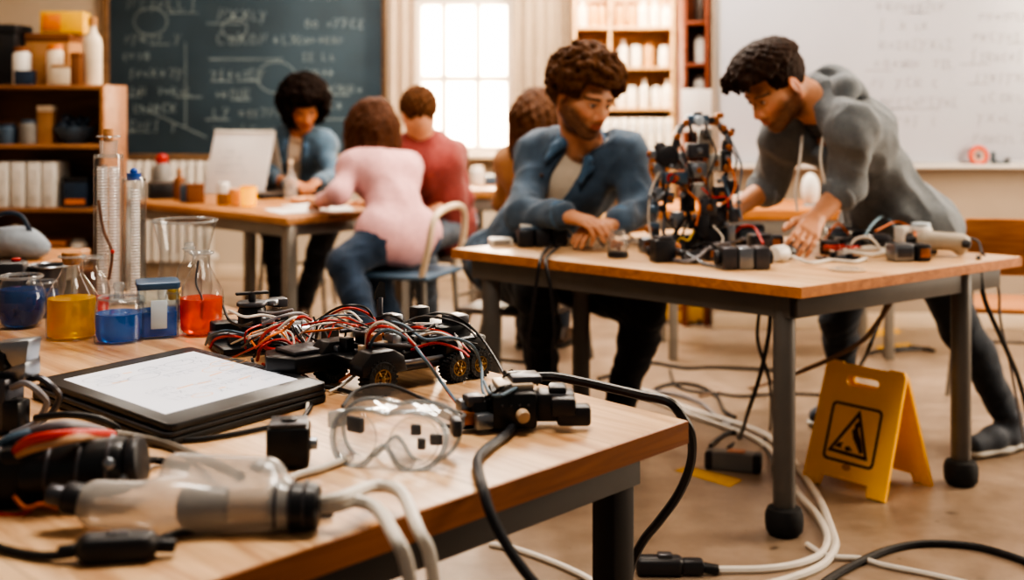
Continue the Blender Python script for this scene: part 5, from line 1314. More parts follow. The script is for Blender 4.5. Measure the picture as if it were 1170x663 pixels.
# screws
for x in (-.07, -.02, .05, .1):
    for q in (-1, 1): G().ell((x, q * RW * .3, .064), .0035, 8).build('screw', m_alu, rv)
inv = rv.matrix_basis.inverted()
def W(px, py, h, d=None):
    """photo pixel at height h above the bench -> world"""
    return tp(px, py, .75 + h)
def wires(parent, specs, inv):
    for pts, r, m in specs:
        G().tube([inv @ q for q in pts], r, 6, 7).build('wire', m, parent)
wires(rv, [
    ([W(350, 418, .03), W(352, 385, .06), W(375, 362, .10), W(400, 352, .12), W(425, 362, .10), W(433, 378, .07)], .0026, m_wr),
    ([W(352, 400, .04), W(366, 366, .09), W(392, 350, .125), W(418, 352, .12), W(430, 372, .08)], .0026, m_wk),
    ([W(354, 398, .05), W(372, 364, .09), W(398, 356, .115), W(414, 368, .10)], .0022, m_ww),
    ([W(402, 428, .03), W(418, 412, .05), W(422, 382, .11), W(438, 373, .13), W(462, 384, .11), W(486, 410, .07), W(500, 430, .03), W(520, 458, .02), W(534, 468, .02)], .003, m_wr),
    ([W(404, 430, .03), W(419, 416, .05), W(426, 388, .10), W(444, 377, .13), W(468, 390, .10), W(488, 414, .07), W(504, 436, .03), W(524, 462, .02), W(536, 470, .02)], .003, m_wb),
    ([W(403, 426, .03), W(416, 408, .06), W(420, 380, .11), W(436, 368, .14), W(458, 378, .12), W(474, 394, .09)], .0026, m_ww),
    ([W(376, 448, .006), W(392, 440, .012), W(406, 428, .03), W(416, 414, .05)], .0028, m_ww),
    ([W(388, 436, .012), W(404, 424, .04), W(418, 405, .06)], .003, m_wo),
    ([W(438, 366, .13), W(462, 372, .12), W(486, 388, .1), W(515, 386, .11), W(540, 396, .09), W(550, 420, .05), W(552, 448, .03), W(566, 462, .03)], .003, m_wb),
    ([W(455, 372, .12), W(480, 362, .13), W(505, 364, .12), W(530, 372, .11), W(545, 386, .09)], .0024, m_wk),
    ([W(430, 364, .13), W(445, 360, .14), W(460, 368, .12), W(462, 384, .1)], .0026, m_wk),
    ([W(446, 384, .09), W(452, 372, .1), W(460, 380, .09), W(456, 396, .07), W(462, 400, .06)], .0034, m_wr),
    ([W(432, 400, .07), W(426, 386, .09), W(436, 380, .1), W(440, 396, .07)], .0026, m_wo),
    ([W(476, 384, .1), W(500, 380, .11), W(520, 388, .1), W(528, 398, .09)], .0026, m_ww),
    ([W(470, 400, .07), W(498, 392, .09), W(526, 400, .08), W(536, 408, .07)], .0026, m_wr),
    ([W(345, 380, .08), W(385, 376, .09), W(415, 372, .1), W(430, 370, .11)], .0024, m_wo),
    ([W(340, 372, .08), W(352, 384, .07), W(372, 392, .06), W(392, 388, .07), W(396, 372, .1)], .0022, m_wk)] +
    [([W(r.uniform(330, 375), r.uniform(375, 405), r.uniform(.03, .07)), W(r.uniform(365, 395), r.uniform(354, 372), r.uniform(.09, .125)), W(r.uniform(400, 430), r.uniform(356, 380), r.uniform(.08, .12)), W(r.uniform(430, 470), r.uniform(375, 400), r.uniform(.06, .09))], .0017, (m_ww, m_wk, m_wg, m_wr, m_wb)[q_ % 5]) for q_ in range(9)] +
    [([W(r.uniform(440, 470), r.uniform(368, 390), r.uniform(.08, .12)), W(r.uniform(475, 495), r.uniform(360, 380), r.uniform(.09, .13)), W(r.uniform(505, 525), r.uniform(368, 392), r.uniform(.08, .1)), W(r.uniform(528, 546), r.uniform(392, 412), r.uniform(.05, .08))], .0017, (m_wk, m_ww, m_wg, m_wr)[q_ % 4]) for q_ in range(6)], inv)

# ---------------------------------------------------------------- motor assembly left of the rover
ma = thing('motor_assembly', 'jumble of black motors, silver drum and red wires between orange flask and rover', 'motor assembly', tp(300, 404))
inv2 = ma.matrix_basis.inverted()
def Lm(px, py, h): return inv2 @ W(px, py, h)
def put(px, py): return inv2 @ tp(px, py)
G().box(put(300, 400) + V((0, 0, .012)), (.2, .11, .014), rz=.5, bev=.003).build('base_plate', m_rblk, ma)
o = put(288, 400); G().rod(o + V((0, 0, .02)), o + V((0, 0, .095)), .03, 28).build('motor', m_rblk, ma)
G().rod(o + V((0, 0, .095)), o + V((0, 0, .104)), .033, 28).build('motor_cap', m_gun, ma); G().rod(o + V((0, 0, .104)), o + V((0, 0, .125)), .008).build('shaft', m_servo, ma)
G().box(o + V((0, 0, .122)), (.07, .014, .006), rz=.4, bev=.002).build('propeller_arm', m_servo, ma)
for k_ in range(3): G().torus(o + V((0, 0, .035 + .02 * k_)), .0305, .002, n=28, m=6).build('motor_band', m_gun, ma)
o = put(332, 402); G().rod(o + V((-.01, 0, .035)), o + V((.06, .02, .035)), .03, 24).build('silver_drum', m_alu, ma)
G().torus(o + V((.025, .012, .035)), .03, .003, R=M.Rotation(PI / 2, 3, 'Y'), n=24, m=6).build('drum_band', m_gun, ma)
for (px, py, h, d, m, nm) in ((258, 393, .03, (.06, .05, .04), m_rblk, 'gearbox'), (250, 398, .02, (.04, .04, .03), m_gun, 'bracket'), (314, 396, .06, (.05, .045, .035), m_rblk, 'gearbox'), (318, 392, .09, (.035, .035, .02), m_gun, 'sensor_block'), (272, 404, .03, (.04, .03, .03), m_gun, 'bracket'), (330, 416, .018, (.06, .04, .022), m_rblk, 'connector'), (352, 420, .016, (.07, .03, .02), m_rblk, 'connector'), (306, 410, .035, (.05, .03, .03), m_servo, 'motor_driver'), (366, 398, .03, (.07, .05, .03), m_rblk, 'motor_driver'), (385, 396, .045, (.06, .02, .01), m_gun, 'circuit_board')):
    G().box(put(px, py) + V((0, 0, h)), d, rz=.5, bev=.004).build(nm, m, ma)
for (px, py, h, r) in ((310, 384, .09, .016), (306, 398, .075, .014)): G().rod(put(px, py + 12) + V((0, 0, h)), put(px, py + 12) + V((0, 0, h + .012)), r, 20).build('pulley', m_alu, ma)
for k_ in range(2): G().torus(put(318, 412) + V((0, 0, .045 + .008 * k_)), .035 - .004 * k_, .0045, R=M.Rotation(.5, 3, 'X') , n=26, m=8).build('wire_coil', m_wr if k_ == 0 else m_wk, ma)
rw = random.Random(55)
wires(ma, [
    ([W(235, 394, .01), W(240, 384, .04), W(258, 378, .06), W(280, 382, .05)], .003, m_wb), ([W(240, 398, .01), W(246, 388, .03), W(264, 384, .05), W(282, 388, .04)], .003, m_wr),
    ([W(296, 392, .06), W(304, 380, .09), W(324, 370, .11), W(345, 362, .12), W(356, 366, .11)], .0032, m_wr), ([W(294, 396, .06), W(306, 386, .09), W(326, 376, .1), W(336, 366, .12)], .0026, m_wo),
    ([W(294, 412, .03), W(298, 398, .06), W(312, 390, .07), W(328, 390, .07), W(342, 404, .05), W(345, 420, .02)], .0034, m_wr), ([W(290, 408, .03), W(302, 394, .06), W(322, 392, .07), W(338, 402, .05), W(338, 418, .02)], .0028, m_wk),
    ([W(288, 410, .04), W(292, 420, .02), W(310, 424, .015), W(330, 420, .02), W(352, 412, .03)], .003, m_wb), ([W(262, 355, .1), W(280, 362, .12), W(300, 360, .12), W(320, 364, .11)], .0028, m_ww),
    ([W(300, 370, .1), W(320, 362, .12), W(340, 358, .12), W(352, 362, .11)], .003, m_wg), ([W(318, 376, .1), W(334, 364, .12), W(348, 364, .11), W(356, 372, .09)], .003, m_ww),
    ([W(334, 372, .1), W(342, 386, .08), W(352, 394, .06), W(366, 392, .06)], .0022, m_wk), ([W(358, 362, .11), W(362, 374, .09), W(360, 390, .06)], .0022, m_wk),
    ([W(300, 416, .02), W(322, 424, .02), W(345, 424, .02), W(366, 418, .03)], .003, m_wr), ([W(320, 418, .02), W(340, 424, .015), W(352, 432, .008), W(362, 440, .006)], .0028, m_ww),
    *[([W(rw.uniform(262, 300), rw.uniform(388, 410), rw.uniform(.01, .05)), W(rw.uniform(280, 310), rw.uniform(372, 395), rw.uniform(.05, .09)), W(rw.uniform(312, 340), rw.uniform(366, 396), rw.uniform(.05, .1)), W(rw.uniform(335, 368), rw.uniform(385, 424), rw.uniform(.01, .04))], .002, (m_wr, m_wk, m_ww, m_wb, m_wo)[q_ % 5]) for q_ in range(10)],
    ([W(345, 372, .1), W(380, 366, .11), W(410, 372, .1), W(440, 366, .12)], .0022, m_wr), ([W(255, 350, .1), W(262, 366, .08), W(276, 372, .08), W(290, 368, .1)], .003, m_wk)], inv2)
cable('loose_wire', 'grey wire looping from the orange flask over to the motor assembly', [tp(256, 362) + V((0, 0, .006)), W(268, 358, .05), W(290, 356, .08), W(312, 358, .1), W(335, 354, .11)], .003, m_wg)
cable('loose_wire', 'thin black wire arching behind the rover to the hub', [W(470, 366, .12), W(500, 358, .13), W(525, 364, .11), W(548, 384, .08), W(566, 410, .06), W(578, 432, .05)], .0026, m_wk)

# ---------------------------------------------------------------- hub of connectors
hb = thing('connector_hub', 'black connector hub block with plugs near the right end of the bench', 'connector hub', tp(592, 487), .1)
G().box((-.01, .0, .034), (.075, .085, .06), bev=.008).build('housing', m_rblk, hb)
G().box((-.008, .01, .068), (.06, .06, .01), rz=.1, bev=.003).build('top_plate', mat('pale_board', '#c7b39c', .4), hb)
G().box((.012, .015, .076), (.05, .05, .014), rz=.1, bev=.004).build('cover', m_gun, hb)
for (x, y, z, d) in ((.058, .0, .034, (.07, .05, .046)), (.088, -.028, .024, (.055, .036, .032)), (.065, .0, .06, (.03, .04, .014)), (.07, -.035, .04, (.04, .03, .03))): G().box((x, y, z), d, rz=-.1, bev=.006).build('plug', m_servo, hb)
for (x, y, z, d, m) in ((-.065, -.008, .03, (.04, .05, .04), m_rblk), (-.075, -.02, .05, (.03, .03, .018), m_gun), (-.085, -.03, .024, (.024, .022, .022), m_copper), (-.06, -.04, .02, (.03, .02, .026), m_alu), (-.09, -.01, .034, (.02, .03, .03), m_alu)): G().box((x, y, z), d, rz=.3, bev=.004).build('terminal', m, hb)
G().rod((.0, -.046, .032), (.004, -.06, .028), .011).build('cable_socket', m_tanp, hb)
for k_ in range(4): G().rod((-.03 + .014 * k_, -.043, .045), (-.03 + .014 * k_, -.047, .045), .002, 8).build('pin', m_gun, hb)
inv3 = hb.matrix_basis.inverted()
wires(hb, [([W(553, 436, .06), W(560, 450, .06), W(572, 452, .07), W(584, 446, .07), W(600, 440, .06)], .003, m_wb), ([W(540, 466, .03), W(548, 458, .04), W(560, 452, .06), W(575, 442, .08), W(585, 440, .07)], .0026, m_wk),
           ([W(536, 470, .03), W(552, 474, .02), W(566, 470, .03)], .004, m_wr), ([W(538, 464, .03), W(552, 466, .03), W(564, 466, .04)], .003, m_ww), ([W(568, 438, .06), W(580, 428, .08), W(598, 426, .08), W(612, 432, .06)], .002, m_wk), ([W(576, 424, .08), W(580, 432, .07), W(582, 444, .06)], .003, m_wk), ([W(612, 425, .08), W(613, 432, .07), W(614, 440, .05)], .0022, m_wk)], inv3)
# cables leaving the hub
cable('power_cable', 'thick black cable running from the hub over the far right corner to the floor', [tp(584, 446) + V((0, 0, .03)), tp(605, 438) + V((0, 0, .012)), tp(632, 436) + V((0, 0, .009)), tp(665, 442) + V((0, 0, .009)), tp(700, 450) + V((0, 0, .009)), tp(735, 459) + V((0, 0, .01)), tp(765, 467) + V((0, 0, .011)), pd(780, 478, 2.14), pd(790, 498, 2.16), pd(789, 530, 2.2), pd(775, 565, 2.25), pd(752, 597, 2.3), pd(735, 618, 2.34), pd(722, 645, 2.36), pd(712, 690, 2.36)], .0085, m_wk)
cable('power_cable', 'grey black cable dropping from the hub over the front edge of the bench', [tp(590, 478) + V((0, 0, .03)), tp(589, 490) + V((0, 0, .012)), tp(577, 504) + V((0, 0, .009)), tp(556, 520) + V((0, 0, .009)), tp(546, 532) + V((0, 0, .009)), tp(547, 547) + V((0, 0, .009)), tp(552, 562) + V((0, 0, .006)), pd(558, 580, 1.655), pd(570, 607, 1.65), pd(590, 640, 1.65), pd(622, 680, 1.66), pd(660, 720, 1.7)], .0075, mat('dark_grey_cable', '#303237', .4))
cable('loose_wire', 'black wire lying on the bench from the goggles strap to the hub', [tp(505, 490) + V((0, 0, .006)), tp(525, 493) + V((0, 0, .006)), tp(548, 489) + V((0, 0, .006)), tp(556, 482) + V((0, 0, .02))], .0035, m_wk)

# ---------------------------------------------------------------- goggles
gc = (tp(395, 531) + tp(482, 543)) / 2
gg = thing('safety_goggles', 'clear safety goggles with dark strap standing at the front of the bench', 'goggles', (gc.x, gc.y + .012, .7495), math.atan2((tp(482, 543) - tp(395, 531)).y, (tp(482, 543) - tp(395, 531)).x) * .6, None, None)
KX = .96
half = [(0, .079), (.03, .083), (.06, .08), (.084, .066), (.092, .044), (.086, .02), (.068, .004), (.046, .0), (.026, .008), (.013, .024), (0, .034)]
full = [(x * KX, z) for x, z in half] + [(-x * KX, z) for x, z in half[-2:0:-1]]
sp = spline([V((x, 0, z)) for x, z in full] + [V((full[0][0], 0, full[0][1]))], 5)[:-1]
tiltg = .30
def gbend(x, y, z): 
    yy = y + 2.6 * x * x
    return V((x, yy * 1 + z * math.sin(tiltg), z * math.cos(tiltg)))
cen = V((0, 0, .045))
def ring(scale, y): return [gbend((p.x - 0) * scale, y, (p.z - cen.z) * scale + cen.z) for p in sp]
gl_gog = glass('goggle_plastic', (.93, .93, .92), (.42, .46, .52), .06, .03, .3)
gl_gogr = glass('goggle_rim_plastic', (.75, .8, .84), (.3, .36, .42), .22, .05, .4)
G().rings([ring(.97, -.018), ring(1.0, -.012), ring(1.0, .012), ring(1.04, .036), ring(1.07, .042)], cap=False).build('skirt', gl_gog, gg)
g = G(); g.tube(ring(1.0, -.014) + [ring(1.0, -.014)[0]], .0042, 8, 1); g.build('front_rim', gl_gogr, gg)
g = G(); g.tube(ring(1.06, .042) + [ring(1.06, .042)[0]], .0032, 8, 1); g.build('face_seal', gl_gogr, gg)
for q in (-1, 1):
    pts = [(q * (.047 + .037 * math.cos(a)) , .0425 + .0355 * math.sin(a)) for a in [2 * PI * k_ / 28 for k_ in range(28)]]
    g = G(); g.face([gbend(x * KX, -.0185, z) for x, z in pts]); ln = g.build('lens', gl_gog, gg)
    g = G(); g.tube([gbend(x * KX, -.019, z) for x, z in pts + pts[:1]], .0016, 8, 1); g.build('lens_rim', gl_gog, ln)
G().box(gbend(-.062, .02, .05), (.03, .01, .024), R=M.Rotation(-.35, 3, 'Z'), bev=.003).build('vent', m_gun, gg)
for (x, z, w) in ((.036, .05, .02), (.066, .036, .024), (.046, .03, .016)): G().box(gbend(x, .02, z), (w * .8, .01, .017), R=M.Rotation(.3, 3, 'Z'), bev=.003).build('vent', m_gun, gg)
for q in (-1, 1): G().box(gbend(q * .094, .012, .055), (.014, .03, .026), R=M.Rotation(q * .5, 3, 'Z'), bev=.004).build('strap_clip', m_gun if q > 0 else gl_gogr, gg)
band = [gbend(-.094, .03, .06), gbend(-.088, .075, .075) + V((0, .0, 0)), V((-.05, .15, .075)), V((.0, .165, .055)), V((.05, .145, .045)), gbend(.09, .07, .05), gbend(.096, .02, .055)]
P_s = spline(band, 8)
g = G(); g.rings([[p + V((0, 0, .009)), p + V((0, .0025, .009)), p + V((0, .0025, -.009)), p + V((0, 0, -.009))] for p in P_s]); st_ = g.build('elastic_strap', glass('strap_film', (.62, .62, .63), (.3, .31, .33), .22, .2, .3), gg); g = G(); g.tube([p + V((0, 0, .009)) for p in P_s], .0028, 8, 1); g.build('strap_edge', mat('strap_grey', '#2c2d31', .5, var=.1), st_)
# black cube servo and lead
cs = thing('servo_block', 'small black cube servo left of the goggles', 'servo', tp(330, 531), .12); KS = 1.2
G().box((0, 0, .031), (.062, .062, .06), bev=.007).build('housing', m_rblk, cs); G().box((0, 0, .063), (.054, .054, .005), bev=.001).build('lid', m_gun, cs); G().rod((.026, 0, .03), (.042, 0, .03), .009).build('shaft', m_alu, cs)
G().rod((0, 0, .0655), (0, 0, .069), .012).build('screw_cap', m_rblk, cs)
cable('servo_lead', 'black lead running from under the tablet past the cube servo to the left', [tp(352, 447) + V((0, 0, .02)), tp(356, 462) + V((0, 0, .006)), tp(350, 476) + V((0, 0, .005)), tp(338, 486) + V((0, 0, .005)), tp(305, 492) + V((0, 0, .005)), tp(265, 500) + V((0, 0, .005)), tp(225, 506) + V((0, 0, .005)), tp(195, 507) + V((0, 0, .005))], .004, m_wk)
cable('loose_wire', 'black wire from the tablet corner along the bench toward the goggles', [tp(352, 449) + V((0, 0, .006)), tp(372, 447) + V((0, 0, .007)), tp(392, 450) + V((0, 0, .006)), tp(408, 455) + V((0, 0, .006)), tp(430, 458) + V((0, 0, .006))], .0042, m_wk)
cable('loose_wire', 'white wire end hanging beside the tablet corner', [tp(354, 450) + V((0, 0, .02)), tp(352, 460) + V((0, 0, .012)), tp(351, 470) + V((0, 0, .005)), tp(350, 476) + V((0, 0, .004))], .0034, m_ww)

# ---------------------------------------------------------------- foreground left: translucent tool, black motor clump, cables
bt = thing('hot_glue_gun', 'translucent grey hot glue gun with white cables at the front left of the bench', 'glue gun', tp(215, 606))
bo = V(bt.location)
pxm = FP / bo.y
def bq(px, py, dz=0., dy=0.): return bo + V(((px - 215) / pxm, dy, (606 - py) / pxm * .98 + dz))
s = SDF(.003)
s.cap(bq(112, 575), bq(200, 580), .029, .031, .03, ((0, 1, 0), 1.0)); s.cap(bq(200, 580), bq(325, 578), .033, .03, .03)
s.cap(bq(190, 548, 0, .05), bq(300, 552, 0, .03), .02, .024, .03)
s.cap(bq(210, 596), bq(300, 594), .012, .014, .02)
s.build('body', glass('frosted_plastic', (.88, .84, .79), (.55, .52, .49), .3, .12, .4), bt)
G().rod(bq(205, 580), bq(262, 577), .024, 20).build('heater', m_gun, bt); G().rod(bq(228, 580), bq(236, 580), .027, 20).build('heater_ring', m_servo, bt); G().rod(bq(262, 577), bq(310, 577), .02, 20).build('inner_sleeve', m_tanp, bt)
G().rod(bq(308, 577), bq(366, 579), .029, 24).build('collar', m_servo, bt)
for k_ in range(3): G().torus(bq(318 + 16 * k_, 577), .0295, .0022, R=M.Rotation(PI / 2, 3, 'Y'), n=28, m=6).build('collar_rib', m_gun, bt)
G().rod(bq(104, 573), bq(72, 567), .02, 20).build('rear_boot', m_servo, bt); G().rod(bq(74, 567), bq(54, 563), .013, 16).build('rear_plug', m_gun, bt)
G().ell(bq(290, 540, 0, .03), (.012, .012, .008), 12).build('screw_boss', m_alu, bt)
ib = bt.matrix_basis.inverted()
for ch in bt.children:
    if ch.name.split('.')[0] != 'body':
        ch.data.transform(ib)
cable('white_tool_cable', 'white cable from the glue gun falling over the front edge, left of two', [bq(362, 580), bq(385, 578), tp(408, 600) + V((0, 0, .03)), tp(432, 606) + V((0, 0, .025)), pd(452, 615, 1.40), pd(463, 638, 1.39), pd(470, 675, 1.4), pd(474, 720, 1.42)], .0085, m_ww)
cable('white_tool_cable', 'white cable from the glue gun falling over the front edge, right of two', [bq(362, 574), bq(390, 568), tp(428, 582) + V((0, 0, .03)), tp(458, 590) + V((0, 0, .03)), pd(478, 606, 1.47), pd(490, 630, 1.46), pd(496, 670, 1.47), pd(500, 720, 1.5)], .0085, m_ww)
cable('loose_wire', 'pale cable lying between the glue gun and the goggles', [tp(300, 570) + V((0, 0, .006)), tp(335, 550) + V((0, 0, .006)), tp(365, 541) + V((0, 0, .006)), tp(395, 530) + V((0, 0, .006))], .0055, m_ww)
# inline ferrite cable at the bottom
tc_ = thing('inline_switch', 'black inline switch block on its cable at the front left edge', 'switch', tp(134, 640), .16)
s = SDF(.003); o = V(tc_.location); s.cap(o + V((-.032, -.005, .016)), o + V((.032, .005, .016)), .0165, .0165, .01, ((0, 0, 1), 1.1)); s.box(o + V((0, 0, .015)), (.032, .013, .009), np.array(M.Rotation(.16, 3, 'Z')), .005)
s.build('housing', m_servo, tc_); G().rod((.04, 0, .015), (.066, 0, .013), .008).build('strain_relief', m_wk, tc_); G().rod((-.04, 0, .015), (-.066, 0, .012), .008).build('strain_relief', m_wk, tc_); G().box((0, 0, .0315), (.024, .012, .004), bev=.001).build('rocker', m_gun, tc_)
cable('switch_cable', 'black cable entering the inline switch from the left edge', [tp(-30, 620) + V((0, 0, .006)), tp(0, 632) + V((0, 0, .006)), tp(35, 640) + V((0, 0, .006)), tp(65, 643) + V((0, 0, .008)), tp(100, 640) + V((0, 0, .012))], .0055, m_wk)
cable('switch_cable', 'black cable leaving the inline switch along the glue gun', [tp(170, 631) + V((0, 0, .012)), tp(215, 615) + V((0, 0, .008)), tp(260, 608) + V((0, 0, .006)), tp(310, 604) + V((0, 0, .006)), tp(350, 596) + V((0, 0, .006)), tp(380, 592) + V((0, 0, .006))], .005, m_wk)
# black motor clump
mc = thing('gripper_motor', 'blurred black gripper motor clump with red wires at the left edge', 'motor', tp(80, 575))
mo = V(mc.location); pm = FP / mo.y
def mq(px, py, dy=0.): return V(((px - 80) / pm, dy, (575 - py) / pm))
G().rod(mq(30, 545), mq(150, 530), .038, 26).build('motor', m_rblk, mc); G().rod(mq(148, 530), mq(164, 528), .034, 26).build('end_bell', m_servo, mc)
for px in (60, 95, 128): G().torus(mq(px, 541 - (px - 60) * .12), .0385, .003, R=M.Rotation(PI / 2, 3, 'Y') @ M.Rotation(-.1, 3, 'X'), n=28, m=6).build('motor_band', m_gun, mc)
G().ell(mq(134, 522, -.034), (.009, .006, .009), 12).build('chrome_screw', m_alu, mc); G().ell(mq(150, 538, -.032), (.006, .005, .006), 12).build('chrome_screw', m_alu, mc)
for (px, py, d, m) in ((14, 550, (.07, .06, .07), m_rblk), (40, 566, (.06, .05, .03), m_servo), (66, 568, (.04, .05, .03), m_copper), (0, 535, (.04, .05, .06), m_gun), (30, 520, (.06, .05, .03), m_rblk)): G().box(mq(px, py), d, rz=.2, bev=.008).build('bracket', m, mc)
G().tube([mq(2, 560, -.04), mq(14, 572, -.05), mq(40, 574, -.05), mq(60, 562, -.045)], .003, 8).build('wire', m_wr, mc); G().tube([mq(30, 556, -.04), mq(46, 566, -.05), mq(66, 562, -.05), mq(78, 570, -.04)], .003, 8).build('wire', m_wo, mc)
lab_ = 'cable arching over the black motor clump at the left edge'
def arc(pts, r, m, lab): cable('arched_cable', lab, pts, r, m)
arc([W(-15, 540, .03), W(8, 515, .06), W(35, 494, .09), W(70, 486, .1), W(105, 490, .08), W(130, 500, .05), W(140, 510, .02)], .0065, m_wg, 'outer grey ' + lab_)
arc([W(40, 478, .04), W(75, 474, .05), W(110, 478, .04), W(132, 488, .02), W(136, 497, .008)], .0055, m_wk, 'black ' + lab_)
arc([W(5, 530, .05), W(30, 506, .09), W(65, 498, .1), W(100, 496, .09), W(128, 497, .06)], .007, m_wr, 'red ' + lab_)
arc([W(-5, 545, .03), W(20, 520, .07), W(55, 508, .09), W(95, 500, .09), W(130, 502, .05)], .006, mat('pale_brown_wire', '#b08a6a', .5), 'pale brown ' + lab_)
arc([W(-20, 530, .04), W(5, 505, .08), W(40, 494, .09), W(80, 494, .08)], .0065, m_wb, 'blue grey ' + lab_)
cable('grey_lead', 'grey cable running from the motor clump toward the glue gun top', [W(130, 496, .03), W(150, 499, .015), W(185, 506, .008), W(220, 520, .008), W(255, 535, .03), W(275, 545, .05)], .007, mat('taupe_cable', '#6f685f', .45))
cable('loose_wire', 'short black cable beside the motor clump end', [W(165, 526, .02), W(180, 526, .008), W(200, 530, .006), W(215, 533, .006)], .0055, m_wk)
# grey gripper device at the left edge
gd = thing('gripper_device', 'grey metal gripper device cut off by the left edge of the photo', 'gripper', tp(8, 492), -.15)
for (x, y, z, d, m) in ((-.02, 0, .045, (.07, .06, .09), m_gun), (.005, .02, .10, (.06, .05, .035), m_alu), (-.03, .0, .115, (.08, .05, .03), m_rblk), (.025, -.015, .03, (.03, .04, .05), m_rblk), (.0, .01, .135, (.05, .04, .014), m_gun)): G().box((x, y, z), d, bev=.006).build('block', m, gd)
G().prism([(-.03, 0), (.03, .006), (.024, -.03), (.0, -.038)], -.02, .02, M.Translation((.02, .0, .145)) @ M.Rotation(PI / 2, 4, 'X'), .002).build('jaw', m_alu, gd)
for q, y in ((0, -.02), (1, .02)): G().tube([(.02, y, .075), (.05, y - .01, .085), (.075, y - .01, .07), (.08, y, .05), (.06, y, .02), (.03, y - .02, .006)], .0055, 8).build('hose', m_gun if q else m_wg, gd)
# ================================================================ PEOPLE
def nv(v): return V(v).normalized()
def head_matrix(c, fwd, up, sc):
    y = nv(fwd); z = V(up); z = (z - y * z.dot(y)).normalized(); x = y.cross(z)
    m = M((x, y, z)).transposed().to_4x4(); m.translation = V(c)
    return m @ M.Scale(sc, 4)
def add_head(s, Mh, sc, neck, fem=False):
    R = Mh.to_3x3().normalized(); P = lambda x, y, z: Mh @ V((x, y, z))
    E = lambda c, r, k=.02, sub=False, R2=None: s.ell(P(*c), [q * sc for q in r], R if R2 is None else R @ R2, k * sc, sub)
    Cp = lambda a, b, r0, r1=None, k=.02, sub=False: s.cap(P(*a), P(*b), r0 * sc, (r0 if r1 is None else r1) * sc, k * sc, None, sub)
    E((0, -.018, .034), (.075, .096, .084), .02)
    E((0, .022, -.025), (.062, .066, .082), .03)
    jw = .046 if not fem else .040
    for q in (-1, 1):
        Cp((q * (jw + .01), -.008, -.045), (q * .018, .062, -.096), .022, .016, .03)
        Cp((q * .052, .045, -.018), (q * .03, .075, -.035), .014, .014, .025)          # cheekbone
    E((0, .07, -.1), (.02, .016, .016), .02)                                            # chin
    Cp((-.034, .076, .022), (.034, .076, .022), .012, None, .02)                        # brow
    for q in (-1, 1):
        E((q * .031, .099, .001), (.019, .016, .012), .012, True)                       # socket
        E((q * .031, .0755, .000), (.0135, .0135, .0115), .003)                         # eyeball
        Cp((q * .018, .0845, .0075), (q * .045, .078, .0065), .0045, .004, .004)        # upper lid
    Cp((0, .083, .012), (0, .106, -.034), .0085, .0115, .012)                           # nose
    for q in (-1, 1): E((q * .0115, .094, -.039), (.009, .012, .008), .008)
    E((0, .078, -.062), (.028, .02, .018), .02)
    Cp((-.02, .087, -.0605), (.02, .087, -.0605), .0055, None, .006); E((0, .094, -.0595), (.012, .006, .005), .006)
    Cp((-.016, .0865, -.0715), (.016, .0865, -.0715), .0065, None, .006)
    E((0, .105, -.0655), (.03, .012, .0014), .003, True)
    for q in (-1, 1):
        Rt = M.Rotation(q * -.28, 3, 'Z') @ M.Rotation(-.2, 3, 'X')
        E((q * .077, -.012, -.008), (.008, .021, .033), .006, False, Rt)
        E((q * .0865, -.008, -.006), (.005, .012, .02), .006, True, Rt)
    nk = .052 if not fem else .045
    s.cap(P(0, -.022, -.05), neck, nk * sc, (nk + .008) * sc, .03)
    s.cap(P(0, -.045, -.03), neck, (nk - .005) * sc, (nk + .006) * sc, .03)

def add_hand(s, wr, d, pn, thumb, sc, curl=(.5, .6, .5), spread=.05, res_k=.006):
    """palm + five jointed fingers; d = finger direction, pn = palm normal, thumb = +-1 side along pn x d"""
    d = nv(d); pn = V(pn); pn = (pn - d * pn.dot(d)).normalized(); lt = pn.cross(d) * thumb
    wr = V(wr)
    for o, w in ((.026, 1.0), (.0, 1.), (-.026, .96)):
        s.cap(wr + d * .012 * sc + lt * o * .55 * sc, wr + d * .085 * w * sc + lt * o * sc, .017 * sc, .0135 * sc, .02 * sc)
    fl = ((.031, .046, .027, .021, .0098), (.0105, .05, .031, .023, .01), (-.0105, .047, .029, .022, .0096), (-.030, .037, .022, .019, .0086))
    for i, (o, a, b, c, r) in enumerate(fl):
        p = wr + d * (.086 - (.006 if i == 3 else 0)) * sc + lt * o * sc
        dd = (d + lt * spread * (1.5 - i)).normalized()
        an = 0
        for j, ln in enumerate((a, b, c)):
            an += curl[j] * (1 + .08 * (i - 1.5))
            dv = dd * math.cos(an) + pn * math.sin(an)
            q = p + dv * ln * sc
            s.cap(p, q, r * sc * (1 - .07 * j), r * sc * (.93 - .08 * j), res_k * sc); p = q
    p = wr + d * .022 * sc + lt * .026 * sc
    for ln, ang, r0, r1 in ((.042, .75, .0145, .012), (.034, .45, .0115, .0105), (.026, .25, .0105, .0085)):
        q = p + (d * math.cos(ang) + lt * math.sin(ang) * .8 + pn * math.sin(ang) * .55).normalized() * ln * sc
        s.cap(p, q, r0 * sc, r1 * sc, .01 * sc); p = q

